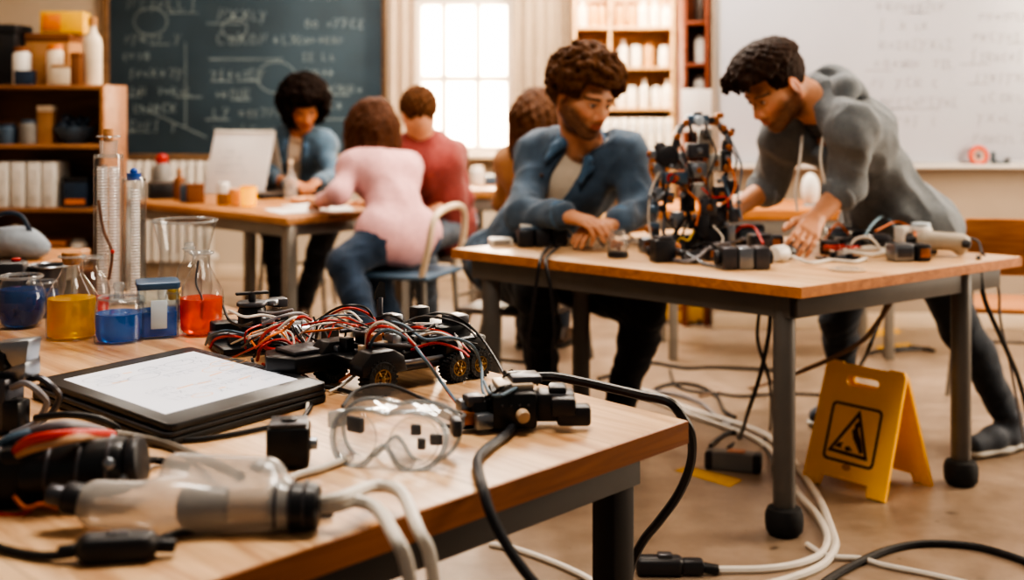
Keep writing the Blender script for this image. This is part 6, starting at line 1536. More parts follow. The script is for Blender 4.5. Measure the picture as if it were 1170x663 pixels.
class Person:
    def __init__(P, name, label, sc, hip, neck, shr, shl, elr, ell, wrr, wrl, knr, knl, anr, anl, head, fwd, up, ftr, ftl, res=.006, fem=False, hc=1., group=None, hands=None, bow=.0):
        P.__dict__.update(locals()); P.hip, P.neck = V(hip), V(neck)
        P.J = {k: V(v) for k, v in dict(shr=shr, shl=shl, elr=elr, ell=ell, wrr=wrr, wrl=wrl, knr=knr, knl=knl, anr=anr, anl=anl).items()}
        P.t = thing(name, label, 'person', (P.hip.x, P.hip.y, 0), group=group)
        P.upv = (P.neck - P.hip).normalized()
        sd = P.J['shl'] - P.J['shr']; P.side = (sd - P.upv * sd.dot(P.upv)).normalized(); P.fw = P.side.cross(P.upv)
        P.L = (P.neck - P.hip).length
        hs = V((P.side.x, P.side.y, P.side.z * .3)).normalized()
        P.hr, P.hl = P.hip - hs * .092 * sc, P.hip + hs * .092 * sc
        P.Mh = head_matrix(head, fwd, up, sc * hc)
        P.waist = P.hip + P.upv * P.L * .38 - P.fw * bow * sc; P.chest = P.hip + P.upv * P.L * .72 - P.fw * bow * .8 * sc
    def torso(P, s, e, k=.04, belly=1.):
        sc = P.sc; f = 1 if not P.fem else .9
        s.cap(P.hr, P.hl, .098 * sc + e, None, k)
        s.cap(P.hip, P.waist, .128 * sc * f + e, .118 * sc * f * belly + e, k, (P.fw, 1.18))
        s.cap(P.waist, P.chest, .118 * sc * f * belly + e, .13 * sc * f + e, k, (P.fw, 1.18))
        s.cap(P.chest - P.side * .055 * sc, P.chest + P.side * .055 * sc, .112 * sc * f + e, None, k)
        s.cap(P.J['shr'], P.neck + P.side * -.02, .058 * sc + e, .05 * sc + e, k); s.cap(P.J['shl'], P.neck + P.side * .02, .058 * sc + e, .05 * sc + e, k)
        s.cap(P.J['shr'], P.chest - P.side * .06, .06 * sc + e, .085 * sc + e, k); s.cap(P.J['shl'], P.chest + P.side * .06, .06 * sc + e, .085 * sc + e, k)
    def arm(P, s, q, e, t1=1., k=.02, r=1.):
        sc = P.sc * (1 if not P.fem else .88) * r; a, b, c = P.J['sh' + q], P.J['el' + q], P.J['wr' + q]
        s.cap(a, b, .054 * sc + e, .043 * sc + e, k)
        if t1 > 0:
            w = b.lerp(c, t1); s.cap(b, w, .043 * sc + e, (.043 + (.029 - .043) * t1) * sc + e, k)
    def leg(P, s, q, e, t1=1., k=.03):
        sc = P.sc; a, b, c = (P.hr if q == 'r' else P.hl), P.J['kn' + q], P.J['an' + q]
        s.cap(a, b, .092 * sc + e, .06 * sc + e, k); w = b.lerp(c, t1)
        mid = b.lerp(c, .3) - (P.fw * .015)
        s.cap(b, mid, .058 * sc + e, .056 * sc + e, k); s.cap(mid, w, .056 * sc + e, (.056 - .016 * t1) * sc + e, k)
    def body(P, skin, lip, hairc, beard=None, brow=True, eye=(.06, .03, .015), m=None):
        s = SDF(P.res); sc = P.sc
        P.torso(s, -.014)
        for q in 'rl':
            P.arm(s, q, 0. if True else 0); P.leg(s, q, -.012)
            h = (P.hands or {}).get(q)
            d = P.J['wr' + q] - P.J['el' + q]
            if h is None: h = dict(d=d, pn=(0, 0, -1), curl=(.35, .45, .35))
            else: h = dict(h)
            h.setdefault('d', d); h.setdefault('pn', (0, 0, -1)); h.setdefault('curl', (.35, .45, .35))
            # thumb side: right hand, palm down -> thumb to the left
            pn = V(h['pn']); dd = nv(h['d']); base = pn.cross(dd)
            want = 1 if q == 'l' else -1
            add_hand(s, P.J['wr' + q], h['d'], h['pn'], h.get('thumb', want), sc * (1 if not P.fem else .9), h['curl'], res_k=.006)
            ft = nv(P.ftr if q == 'r' else P.ftl); an = P.J['an' + q]
            s.cap(an, an - V((0, 0, .03 * sc)), .03 * sc, .022 * sc, .02)
            s.cap(an - V((0, 0, .04 * sc)), V((an.x, an.y, .045)) + ft * .13 * sc, .022 * sc, .016 * sc, .015)
        add_head(s, P.Mh, sc * P.hc, P.neck, P.fem)
        inv = np.array(P.Mh.inverted()); sk = np.array(lin(skin)); lp = np.array(lin(lip)); hc_ = np.array(lin(hairc))
        def colfn(p):
            l = p @ inv[:3, :3].T + inv[:3, 3]
            c = np.tile(sk, (len(p), 1))
            inh = (np.abs(l[:, 0]) < .1) & (l[:, 1] > -.13) & (l[:, 1] < .14) & (l[:, 2] > -.13) & (l[:, 2] < .14)
            def blend(mask, col, a):
                w = (np.clip(mask, 0, 1) * a * inh)[:, None]; return c * (1 - w) + np.array(col) * w
            x, y, z = np.abs(l[:, 0]), l[:, 1], l[:, 2]
            c = blend(np.clip(1 - ((x - .045) ** 2 + (y - .07) ** 2 + (z + .035) ** 2) / .03 ** 2, 0, 1), sk * np.array((1.05, .72, .68)), .45)
            c = blend((x < .0165) & (y > .085) & (z < -.02) & (z > -.05), sk * np.array((1.05, .78, .74)), .45)
            c = blend((x > .07) & (z < .04), sk * np.array((1.1, .7, .62)), .5)
            if beard is not None:
                ly = .052 + .0 * z
                nz = np.array([mnoise.noise(V(q) * 90) for q in l]) * .25 * inh
                b = np.clip((-.047 - z + np.clip(x - .03, 0, 1) * 1.05) / .03, 0, 1) * np.clip((y + .03) / .03, 0, 1) * np.clip((z + .135) / .02, 0, 1)
                mous = np.clip(1 - np.abs(z + .0525) / .009, 0, 1) * np.clip((.034 - x) / .01, 0, 1) * (y > .07)
                side = np.clip((x - .045) / .02, 0, 1) * np.clip((.012 - z) / .03, 0, 1) * np.clip(1 - np.abs(y - .002) / .03, 0, 1)
                c = blend(np.clip(np.maximum(np.maximum(b, mous * .8), side * .8) * (1 + nz), 0, 1), hc_ * 1.3 + sk * .06, beard)
            lipm = (x < .023) & (y > .078) & (z < -.0545) & (z > -.078 + x * .3)
            c = blend(lipm, lp, .85)
            if brow:
                bm = np.clip(1 - np.abs(z - .0215 + (x - .03) ** 2 * 9) / .0062, 0, 1) * ((x > .011) & (x < .053) & (y > .05))
                c = blend(bm * 1.8, hc_, .9)
            d2 = (x - .031) ** 2 + (z * 1.35) ** 2
            em = (d2 < .0098 ** 2) & (y > .074) & (z > -.0075) & (z < .0045)
            c = blend(em, (.55, .5, .46), 1.); c = blend((((x - .031) ** 2 + z ** 2) < .0062 ** 2) & em, eye, 1.)
            lash = (y > .07) & (np.abs(z - .0052) < .0022) & (x > .016) & (x < .046)
            c = blend(lash, hc_, .85)
            return c
        return s.build('body', m, P.t, colfn)
    def shoe(P, q, m, ms, dark=None):
        sc = P.sc; ft = nv(P.ftr if q == 'r' else P.ftl); ft.z = 0; an = P.J['an' + q]; z0 = P.__dict__.get('floor', 0.)
        b = V((an.x, an.y, 0)); lt = V((-ft.y, ft.x, 0))
        s = SDF(.0055)
        s.cap(b - ft * .045 * sc + V((0, 0, .055)), b + ft * .07 * sc + V((0, 0, .055)), .038 * sc, .04 * sc, .02)
        s.cap(b + ft * .07 * sc + V((0, 0, .05)), b + ft * .165 * sc + V((0, 0, .042)), .04 * sc, .033 * sc, .03)
        s.cap(b + V((0, 0, .06)), an - ft * .005, .042 * sc, .047 * sc, .03)
        s.box(b + ft * .05 + V((0, 0, -.08 + .022)), (.3, .3, .08), rd=.0, k=.004, sub=True)
        o = s.build('shoe', m, P.t)
        s = SDF(.0055)
        s.cap(b - ft * .042 * sc + V((0, 0, .017)), b + ft * .05 * sc + V((0, 0, .017)), .043 * sc, .042 * sc, .02, ((0, 0, 1), 2.6))
        s.cap(b + ft * .05 * sc + V((0, 0, .017)), b + ft * .165 * sc + V((0, 0, .017)), .042 * sc, .041 * sc, .02, ((0, 0, 1), 2.6))
        so = s.build('sole', ms, P.t); so.parent = o; 
        so.matrix_parent_inverse = M.Identity(4)
        if dark:
            g = G(); inv = P.t.matrix_basis.inverted()
            for k in range(4):
                c = b + ft * (.055 + .024 * k) * sc + V((0, 0, .093 - .010 * k))
                g.tube([inv @ (c - lt * .024), inv @ (c + V((0, 0, .006))), inv @ (c + lt * .024)], .0035, 6)
            l = g.build('lace', dark, o)
        return o
    def trousers(P, m, t1=.96, e=.012, amp=.006, seed=0):
        s = SDF(max(P.res, .006)); P.leg(s, 'r', e, t1); P.leg(s, 'l', e, t1)
        s.cap(P.hr, P.hl, .098 * P.sc + e, None, .04); s.cap(P.hip, P.hip.lerp(P.waist, .55), .125 * P.sc * (.9 if P.fem else 1) + e, .118 * P.sc * (.9 if P.fem else 1) + e, .04, (P.fw, 1.18))
        return s.build('trousers', m, P.t, disp=folds(amp, 9, P.upv, 2.2, seed))

SKIN = mat('skin', '#c48a66', .5, var=.05, vs=40, sss=.12, attr='Col', spec=.4)
LIP = '#a85a4c'
def cloth(name, col, rough=.85, var=.15, vs=25., bump=.25, bs=350., sheen=.15): return mat(name, col, rough, var=var, vs=vs, bump=bump, bs=bs, sheen=sheen)

def hair_base(s, Mh, sc, grow=.008, front=.052, sidez=-.012, back=-.075):
    R = Mh.to_3x3().normalized()
    P = lambda x, y, z: Mh @ V((x, y, z))
    s.ell(P(0, -.018, .034), [(q + grow) * sc for q in (.075, .096, .084)], R, .01)
    s.box(P(0, .155, front - .15), [q * sc for q in (.12, .105, .15)], R, 0., .012, True)
    s.box(P(0, .065, sidez - .12), [q * sc for q in (.12, .085, .12)], R, 0., .012, True)
    s.box(P(0, 0, back - .1), [q * sc for q in (.15, .15, .1)], R, 0., .012, True)
def on_scalp(l):
    """unit direction -> local scalp point"""
    return V((l[0] * .077, -.018 + l[1] * .098, .034 + l[2] * .086))
def fib(n):
    for i in range(n):
        z = 1 - 2 * (i + .5) / n; a = i * 2.39996; r = math.sqrt(1 - z * z)
        yield V((r * math.cos(a), r * math.sin(a), z))
def hair_tex(amp, freq, st=3, ax=(0, 0, 1)):
    def f(p, n):
        out = np.empty(len(p))
        for i, c in enumerate(p):
            out[i] = amp * mnoise.noise(V(c) * freq) + amp * .6 * mnoise.noise(V(c) * freq * 2.3)
        return out
    return f

# ---------------------------------------------------------------- standing man in the grey hoodie
A = Person('person', 'bearded man in grey hoodie and jeans leaning over the table beside the robot', 1.08,
           hip=pd(1024, 252, 4.76), neck=pd(936, 121, 4.44), shr=pd(895, 157, 4.56), shl=pd(973, 147, 4.27), elr=pd(880, 212, 4.72), ell=pd(967, 212, 4.36),
           wrr=pd(838, 241, 4.56), wrl=pd(931, 251, 4.27), knr=pd(958, 365, 4.86), knl=pd(1098, 378, 4.6), anr=V((1.33, 4.95, .1)), anl=V((1.82, 4.5, .12)),
           head=pd(886, 99, 4.38), fwd=(-.72, -.34, -.56), up=(-.5, -.2, .85), ftr=(-.7, -.7, 0), ftl=(-.86, -.5, 0), res=.0048, hc=1.1, bow=.03,
           hands={'l': dict(d=(-.34, -.62, -.3), pn=(-.5, .35, -.8), curl=(.2, .35, .3)), 'r': dict(d=(-.9, -.2, -.1), pn=(0, -.5, -.8), curl=(.4, .5, .4))})
A.body('#bd8664', '#a2604f', '#20140d', beard=.8, m=SKIN)
m_hood = cloth('hoodie_fleece', '#646a6f', var=.1, vs=60, bs=300)
m_hoodd = cloth('hoodie_rib', '#7b8288', var=.12, vs=60, bs=300)
s = SDF(.006)
A.torso(s, .016, .05); A.arm(s, 'l', .017, .22, .03); A.arm(s, 'r', .017, .2, .03)
s.cap(A.hip - A.upv * .1, A.hip + A.upv * .1, .165, .16, .05, (A.fw, 1.05)); s.cap(A.hr - A.upv * .06, A.hl - A.upv * .06, .142, None, .05)
NK = A.neck; up, sd, fw = A.upv, A.side, A.fw
ring = []; hd = (A.Mh.translation - NK).normalized()
for a in range(-125, 126, 25):
    th = math.radians(a); r0 = .085 + .0 * abs(a)
    ring.append(NK + hd * (.058 - .04 * abs(a) / 125) - fw * math.cos(th) * r0 * .95 + sd * math.sin(th) * r0 * .95)
s.chain(ring, [.02 + .012 * math.cos(math.radians(a) * .7) for a in range(-125, 126, 25)], .02)
s.chain([ring[0], NK + fw * .075 - up * .07 - sd * .03, NK + fw * .115 - up * .17 - sd * .012], [.024, .022, .012], .02)
s.chain([ring[-1], NK + fw * .075 - up * .07 + sd * .03, NK + fw * .115 - up * .17 + sd * .012], [.024, .022, .012], .02)
s.box(NK + fw * .13 - up * .04, (.03, .06, .085), np.array(M((sd, fw, up)).transposed()), .01, .02, True)
s.build('hoodie', m_hood, A.t, disp=folds(.014, 9.5, up, .6, 3.))
s = SDF(.006)   # hood lying on the back
s.chain([NK + fw * .05 + up * .01 - sd * .1, NK - fw * .06 + up * .03 - sd * .09, NK - fw * .12 + up * .01, NK - fw * .06 + up * .03 + sd * .1, NK + fw * .05 + up * .01 + sd * .105], [.022, .036, .042, .042, .028], .03)
s.ell(NK - fw * .115 - up * .06, (.12, .055, .1), np.array(M((sd, fw, up)).transposed()), .06)
s.ell(NK - fw * .1 + up * .075, (.07, .022, .03), np.array(M((sd, fw, up)).transposed()), .02, True)
s.build('hood', m_hood, A.t, disp=folds(.006, 9, sd, .5, 1.))
inv = A.t.matrix_basis.inverted()
def cuff(P, q, t, m, e=.02, r=.011):
    b, c = P.J['el' + q], P.J['wr' + q]; d = (c - b).normalized(); p = b.lerp(c, t)
    x = d.orthogonal().normalized(); R = M((x, d.cross(x), d)).transposed(); iv = P.t.matrix_basis.inverted()
    g = G(); rr = (.043 - .014 * t) * P.sc * (1 if not P.fem else .88) + e
    for k in range(2): g.torus(iv @ (p + d * (k * .018 - .009)), rr - .004, r, R=R, n=28, m=8)
    return g.build('cuff', m, P.t)
cuff(A, 'l', .22, m_hoodd); cuff(A, 'r', .2, m_hoodd)
m_cord = mat('white_cord', '#d8d2c8', .8)
for q in (-1, 1):
    a0 = NK + fw * .105 - up * .045 + sd * q * .045
    G().tube([inv @ a0, inv @ (a0 + V((-.02, -.05, -.09))), inv @ (a0 + V((-.015 + .02 * q, -.045, -.2))), inv @ (a0 + V((-.01 + .02 * q, -.05, -.27)))], .0055, 8).build('drawstring', m_cord, A.t)
s = SDF(.006); s.ell(NK + fw * .03 - up * .05, (.08, .055, .06), np.array(M((sd, fw, up)).transposed())); s.build('undershirt', cloth('dark_tee', '#37383b'), A.t)
m_jean = cloth('dark_denim', '#222a35', var=.25, vs=14, bump=.3, bs=500)
A.trousers(m_jean, .93, .006, .006, 2.)
m_sneak = cloth('sneaker_mesh', '#323a46', .7); m_sole = mat('sneaker_sole', '#a8a39a', .6); m_lace = mat('lace_white', '#c9c5bd', .8)
A.shoe('l', m_sneak, m_sole, m_lace); A.shoe('r', m_sneak, m_sole, m_lace)
# hair: short sides, longer top swept forward
m_hairA = mat('dark_brown_hair', '#2b1a10', .6, var=.4, vs=50, bump=.45, bs=120, spec=.12, stretch=(1, 1, .35))
s = SDF(.004); Mh = A.Mh; hs = A.sc * A.hc; P_ = lambda x, y, z: Mh @ V((x, y, z))
hair_base(s, Mh, hs, .006, .058, .002, -.06)
r = random.Random(2)
for l in fib(420):
    p = on_scalp(l)
    if p.z < .065 + (.02 if p.y > .05 else 0): continue
    if p.y > .06 and p.z < .075: continue
    ln = .03 + .022 * max(0, (p.y + .05) / .1)
    tip = p + l * ln * .55 + V((r.uniform(-.012, .012), ln * .95, -.004 + r.uniform(-.006, .008)))
    mid = p + l * ln * .6 + V((0, ln * .4, .0))
    s.cap(P_(*p), P_(*mid), .0125 * hs, .0115 * hs, .012); s.cap(P_(*mid), P_(*tip), .0115 * hs, .0065 * hs, .011)
for q in range(-5, 6):     # fringe quiff falling forward
    a = V((q * .011, .068, .098)); b = V((q * .012 + r.uniform(-.006, .006), .108 + r.uniform(0, .012), .092)); c = V((q * .012, .122 + r.uniform(-.006, .012), .068 + r.uniform(-.006, .01)))
    s.cap(P_(*a), P_(*b), .014 * hs, .012 * hs, .008); s.cap(P_(*b), P_(*c), .012 * hs, .006 * hs, .006)
s.build('hair', m_hairA, A.t, disp=hair_tex(.0028, 55))

# ---------------------------------------------------------------- seated man in the denim jacket
Bp = Person('person', 'curly haired bearded man in blue denim jacket sitting at the middle table', 1.08,
            hip=V((pd(590, 0, 4.98).x, 4.98, .62)), neck=pd(666, 165, 4.72), shr=pd(617, 178, 4.84), shl=pd(714, 178, 4.7), elr=pd(598, 244, 4.62), ell=pd(731, 238, 4.6),
            wrr=pd(645, 246, 4.42), wrl=pd(706, 254, 4.44), knr=pd(612, 338, 4.66), knl=pd(738, 352, 4.62), anr=V((pd(622, 0, 4.74).x, 4.74, .1)), anl=V((pd(706, 0, 4.68).x, 4.68, .1)),
            head=pd(667, 110, 4.6), fwd=(.56, -.74, -.36), up=(.22, -.22, .95), ftr=(-.15, -.95, 0), ftl=(.35, -.9, 0), res=.0048, hc=1.12, bow=.05,
            hands={'r': dict(d=(.75, -.5, -.16), pn=(.1, .1, -1), curl=(.22, .42, .4)), 'l': dict(d=(-.8, -.5, -.14), pn=(0, .1, -1), curl=(.25, .42, .4))})
Bp.body('#c08a69', '#a5604f', '#2a1a10', beard=.85, m=SKIN)
m_den = cloth('blue_denim', '#43566a', var=.28, vs=16, bump=.3, bs=420); m_den_l = cloth('blue_denim_collar', '#4a6884', var=.2, vs=20, bump=.3, bs=420)
m_tee = cloth('cream_tee', '#d3c3ae', var=.06)
up, sd, fw, NK = Bp.upv, Bp.side, Bp.fw, Bp.neck
Rb = np.array(M((sd, fw, up)).transposed())
s = SDF(.006); Bp.torso(s, .004, .05); s.ell(NK + up * .01, (.085, .08, .045), Rb, .03)
s.box(NK + up * .06 + fw * .05, (.06, .09, .05), Rb, .01, .02, True)
s.build('shirt', m_tee, Bp.t, disp=folds(.006, 9, sd, .5, 7.))
s = SDF(.006); Bp.torso(s, .022, .05)
s.cap(Bp.hip - up * .0, Bp.hip + up * .12, .142, .155, .05, (fw, 1.1))
Rw = np.array((M((sd, fw, up)).transposed()))
s.box(NK - up * .3 + fw * .2 + sd * .005, (.042, .19, .34), Rw, .004, .008, True)
s.ell(NK + up * .06 + fw * .01, (.072, .078, .07), Rw, .015, True)
Bp.arm(s, 'r', .018, .95, .035); Bp.arm(s, 'l', .018, .93, .035)
s.build('denim_jacket', m_den, Bp.t, disp=folds(.015, 9.5, up, .6, 5.))
s = SDF(.005)
for q in (-1, 1):
    c0 = NK - fw * .068 + up * .06; c1_ = NK + sd * q * .072 + up * .05 - fw * .01; c2_ = NK + sd * q * .058 + fw * .075 - up * .005; c3_ = NK + sd * q * .078 + fw * .115 - up * .085
    s.chain([c0, c1_, c2_, c3_], [.017, .018, .018, .007], .01)
    s.chain([c1_ + sd * q * .018 - up * .025, c2_ + sd * q * .022 - up * .03, c3_], [.013, .016, .007], .012)
s.build('collar', m_den_l, Bp.t, disp=folds(.003, 20, sd, 1., 2.))
inv = Bp.t.matrix_basis.inverted()
cuff(Bp, 'r', .9, m_den_l, .018, .008); cuff(Bp, 'l', .87, m_den_l, .018, .008)
m_btn = mat('bronze_button', '#6a4a2c', .35, .8)
for k in range(4):
    p = NK - up * (.14 + .085 * k) + fw * (.135 + .0 * k) - sd * .062
    G().ell(inv @ p, .007, 10).build('button', m_btn, Bp.t)
s = SDF(.005)
Bp.trousers(cloth('black_trousers', '#1b1c20', var=.2), .94, .012, .01, 9.)
m_bshoe = mat('brown_leather', '#33231a', .45, var=.15); m_bsole = mat('dark_sole', '#201a16', .7)
Bp.shoe('r', m_bshoe, m_bsole); Bp.shoe('l', m_bshoe, m_bsole)
m_hairB = mat('brown_curly_hair', '#553722', .65, var=.45, vs=45, bump=.6, bs=110, spec=.12)
s = SDF(.0042); Mh = Bp.Mh; hs = Bp.sc * Bp.hc; P2 = lambda x, y, z: Mh @ V((x, y, z))
hair_base(s, Mh, hs, .012, .06, .0, -.07)
r = random.Random(9)
for l in fib(300):
    p = on_scalp(l)
    if p.y > .045 and p.z < .078: continue
    if p.y > -.035 and p.z < .022: continue
    if p.z < -.055: continue
    top = max(0, (p.z + .02) / .14)
    off = .006 + .026 * top + r.uniform(-.005, .012)
    c = p + l * off + V((0, .012 * top, 0))
    e = V((r.uniform(-1, 1), r.uniform(-1, 1), r.uniform(-1, 1))).normalized() * .014; w = (.0115 + r.uniform(-.003, .004)) * hs
    m_ = c + e.cross(l) * .7 + l * .004
    s.cap(P2(*(c - e)), P2(*m_), w, w, .009); s.cap(P2(*m_), P2(*(c + e)), w, w * .7, .009)
for q in range(-5, 6):
    for k in range(2):
        c = V((q * .0135 + r.uniform(-.005, .005), .092 + .012 * k + r.uniform(-.004, .006) - abs(q) * .0045, .088 - .012 * k + r.uniform(-.006, .006)))
        s.ell(P2(*c), (.0145 - .003 * k) * hs, None, .01)
s.build('hair', m_hairB, Bp.t, disp=hair_tex(.0045, 85))
chB = steel_chair('stool_chair', 'grey metal chair under the man in the denim jacket', V((Bp.hip.x + .02, Bp.hip.y + .06, 0)), math.atan2(Bp.fw.y, Bp.fw.x) + PI / 2, m_dkj, m_steel_lt, h=.452, back=False, sc=1.0)

# ---------------------------------------------------------------- far students
def simple_top(P, name, m, e=.016, arms=(.95, .95), amp=.01, low=.05, seed=1., hem=.0):
    s = SDF(.008); P.torso(s, e, .05); P.arm(s, 'r', .012, arms[0], .03); P.arm(s, 'l', .012, arms[1], .03)
    s.cap(P.hip - P.upv * low, P.hip + P.upv * .1, .128 * P.sc * (.92 if P.fem else 1) + e * .6 + hem, .13 * P.sc * (.92 if P.fem else 1) + e * .6 + hem, .05, (P.fw, 1.15)); s.cap(P.hr + P.upv * .03, P.hl + P.upv * .03, .1 * P.sc + e + hem, None, .03) if hem else None
    s.ell(P.neck + P.upv * .075 + P.fw * .01, .055 * P.sc, None, .01, True)
    return s.build(name, m, P.t, disp=folds(amp, 8, P.upv, .6, seed))
# woman in pink
W = Person('person', 'woman with long brown hair in pink top sitting with her back to us', 1.0,
           hip=V((pd(457, 0, 5.67).x, 5.67, .65)), neck=pd(430, 180, 5.92), shr=pd(463, 192, 6.0), shl=pd(404, 192, 5.8), elr=pd(452, 232, 6.12), ell=pd(386, 222, 5.66), wrr=pd(425, 231, 6.2), wrl=pd(368, 229, 5.84),
           knr=pd(415, 295, 5.8), knl=pd(392, 302, 5.5), anr=V((pd(462, 0, 5.75).x, 5.75, .1)), anl=V((pd(432, 0, 5.42).x, 5.42, .1)), head=pd(424, 143, 5.96), fwd=(-.6, .7, -.32), up=(-.2, .25, .95), ftr=(-.9, .2, 0), ftl=(-.9, .2, 0), res=.0075, fem=True, hc=1.02, bow=.03)
W.body('#c08c6c', LIP, '#3a2417', m=SKIN)
simple_top(W, 'pink_top', cloth('pink_knit', '#cf9c9c', var=.08, vs=30), .018, (.95, .9), .007, -.02, 1., .004)
W.trousers(cloth('blue_jeans', '#26384e', var=.25, vs=14), .95, .012, .005, 4.)
W.shoe('r', m_sneak, m_sole); W.shoe('l', m_sneak, m_sole)
m_hairW = mat('long_brown_hair', '#4a2d1d', .6, var=.4, vs=30, bump=.6, bs=60, stretch=(3, 3, .5), spec=.15)
def long_hair(P, m, length, n=70, seed=1, vol=.018, curl=.0, front=False, name='hair'):
    s = SDF(.0065); Mh = P.Mh; hs = P.sc * P.hc; Q = lambda v: Mh @ V(v); r = random.Random(seed)
    hair_base(s, Mh, hs, .014, .055, -.03, -.12)
    for l in fib(n * 3):
        p = on_scalp(l)
        if l[2] > .75 or l[2] < -.45 or p.y > (.055 if front else .035): continue
        a = Q(p + l * .008)
        out = (Mh.to_3x3() @ l); out.z = 0; out = out.normalized() if out.length > 1e-4 else V((0, 0, 0))
        pts = [a, a + out * vol * 1.2 + V((0, 0, -.06)), a + out * vol * (1.2) + V((r.uniform(-.01, .01), r.uniform(-.01, .01), -.06 - length * .5)), a + out * vol * .4 + V((r.uniform(-.015, .015), r.uniform(-.015, .015), -.06 - length * r.uniform(.85, 1.05)))]
        s.chain(pts, [.016, .019, .018, .007], .012)
    return s.build(name, m, P.t, disp=hair_tex(.006, 28))
long_hair(W, m_hairW, .27, 48, 3, .022)
steel_chair('school_chair', 'blue grey chair with cream tube back under the woman in pink', V((W.hip.x + .03, W.hip.y - .0, 0)), math.atan2(-.35, .9) + PI / 2 + PI, m_bluech, m_steel_lt, h=.505, tube_back=True, back_m=m_creamf)
# boy in dark red
K = Person('person', 'short haired boy in dark red sweater facing away toward the window', 1.0,
           hip=V((pd(507, 0, 6.72).x, 6.72, .6)), neck=pd(482, 160, 6.52), shr=pd(516, 176, 6.72), shl=pd(462, 174, 6.5), elr=pd(530, 226, 6.72), ell=pd(454, 214, 6.44), wrr=pd(508, 232, 6.56), wrl=pd(436, 224, 6.4),
           knr=pd(480, 278, 6.4), knl=pd(455, 280, 6.5), anr=V((pd(490, 0, 6.5).x, 6.5, .1)), anl=V((pd(462, 0, 6.6).x, 6.6, .1)), head=pd(478, 131, 6.48), fwd=(-.3, .88, -.3), up=(-.1, .3, .95), ftr=(-.9, .2, 0), ftl=(-.9, .2, 0), res=.0075, hc=1.04, bow=.04)
K.body('#c59273', LIP, '#3a2417', m=SKIN)
simple_top(K, 'red_sweater', cloth('dark_red_knit', '#7a2f2a', var=.12, vs=30), .02, (.95, .95), .009, .05, 3.)
K.trousers(cloth('grey_blue_jeans', '#56606c', var=.2, vs=14), .95, .012, .008, 6.)
K.shoe('r', m_bshoe, m_bsole); K.shoe('l', m_bshoe, m_bsole)
s = SDF(.005); hair_base(s, K.Mh, K.sc * K.hc, .011, .05, .0, -.07)
r = random.Random(4)
for l in fib(160):
    p = on_scalp(l)
    if (p.y > .04 and p.z < .06) or (p.y > -.03 and p.z < .02) or p.z < -.04: continue
    s.ell(K.Mh @ (p + l * (.008 + max(0, p.z) * .08)), .014, None, .006)
s.build('hair', m_hairB, K.t, disp=hair_tex(.004, 60))
steel_chair('school_chair', 'dark metal stool chair under the boy in dark red', V((K.hip.x, K.hip.y + .02, 0)), PI * 1.35 + PI, m_dkj, m_steel, h=.445, back=False)
# woman in blue with big dark curls
Z_ = 7.3
Fw = Person('person', 'woman with big dark curly hair in blue shirt working at the far table', 1.0,
            hip=V((pd(338, 0, Z_ + .12).x, Z_ + .12, .72)), neck=pd(342, 152, Z_ - .1), shr=pd(313, 166, Z_ - .02), shl=pd(370, 166, Z_ - .06), elr=pd(309, 205, Z_ - .2), ell=pd(379, 203, Z_ - .2), wrr=pd(333, 209, Z_ - .42), wrl=pd(362, 209, Z_ - .42),
            knr=pd(313, 264, Z_ - .2), knl=pd(372, 262, Z_ - .25), anr=V((pd(318, 0, Z_ - .15).x, Z_ - .15, .1)), anl=V((pd(346, 0, Z_ - .2).x, Z_ - .2, .1)), head=pd(347, 122, Z_ - .2), fwd=(.3, -.8, -.5), up=(.1, -.45, .88), ftr=(0, -1, 0), ftl=(0, -1, 0), res=.0075, fem=True, hc=1.08, bow=.03)
Fw.body('#a8704c', '#8e4a3e', '#1c120c', m=SKIN)
up, sd, fw, NK = Fw.upv, Fw.side, Fw.fw, Fw.neck; Rw = np.array(M((sd, fw, up)).transposed())
s = SDF(.008); Fw.torso(s, .004, .05); s.ell(NK + up * .02, (.07, .07, .04), Rw, .03); s.box(NK + up * .06 + fw * .05, (.06, .09, .04), Rw, .01, .02, True); s.build('shirt', m_tee, Fw.t)
s = SDF(.008); Fw.torso(s, .022, .05); Fw.arm(s, 'r', .014, .9, .03); Fw.arm(s, 'l', .014, .9, .03)
s.box(NK - up * .2 + fw * .2, (.035, .19, .25), Rw, .004, .008, True); s.ell(NK + up * .06 + fw * .02, (.06, .07, .06), Rw, .015, True)
s.build('blue_overshirt', cloth('washed_blue', '#42596c', var=.2, vs=14), Fw.t, disp=folds(.009, 8, up, .6, 8.))
s = SDF(.006)
for q in (-1, 1): s.chain([NK - fw * .065 + up * .045, NK + sd * q * .07 + up * .035, NK + sd * q * .06 + fw * .08 - up * .03, NK + sd * q * .075 + fw * .11 - up * .08], [.017, .018, .018, .009], .012)
s.build('collar', m_den_l, Fw.t)
Fw.trousers(MATS['black_trousers'], .95, .014, .008, 2.)
Fw.shoe('r', m_bshoe, m_bsole); Fw.shoe('l', m_bshoe, m_bsole)
m_hairF = mat('black_brown_curls', '#160c07', .8, var=.4, vs=40, bump=.6, bs=60, spec=.1)
s = SDF(.006); Mh = Fw.Mh; hs = Fw.sc * Fw.hc; r = random.Random(6)
hair_base(s, Mh, hs, .03, .05, -.03, -.1)
for l in fib(230):
    p = on_scalp(l)
    if p.y > .03 and p.z < .075 and abs(p.x) < .06: continue
    if p.y > .06 and p.z < .06: continue
    if p.z < -.035 and p.y > .02: continue
    s.ell(Mh @ (p + l * (.045 + r.uniform(-.008, .012)) + V((0, 0, -.01))), .024 * hs, None, .01)
s.build('hair', m_hairF, Fw.t, disp=hair_tex(.007, 50))
steel_chair('stool_chair', 'dark stool under the woman in blue behind the far table', V((Fw.hip.x, Fw.hip.y + .05, 0)), 0., m_dkj, m_steel, h=.572, back=False)
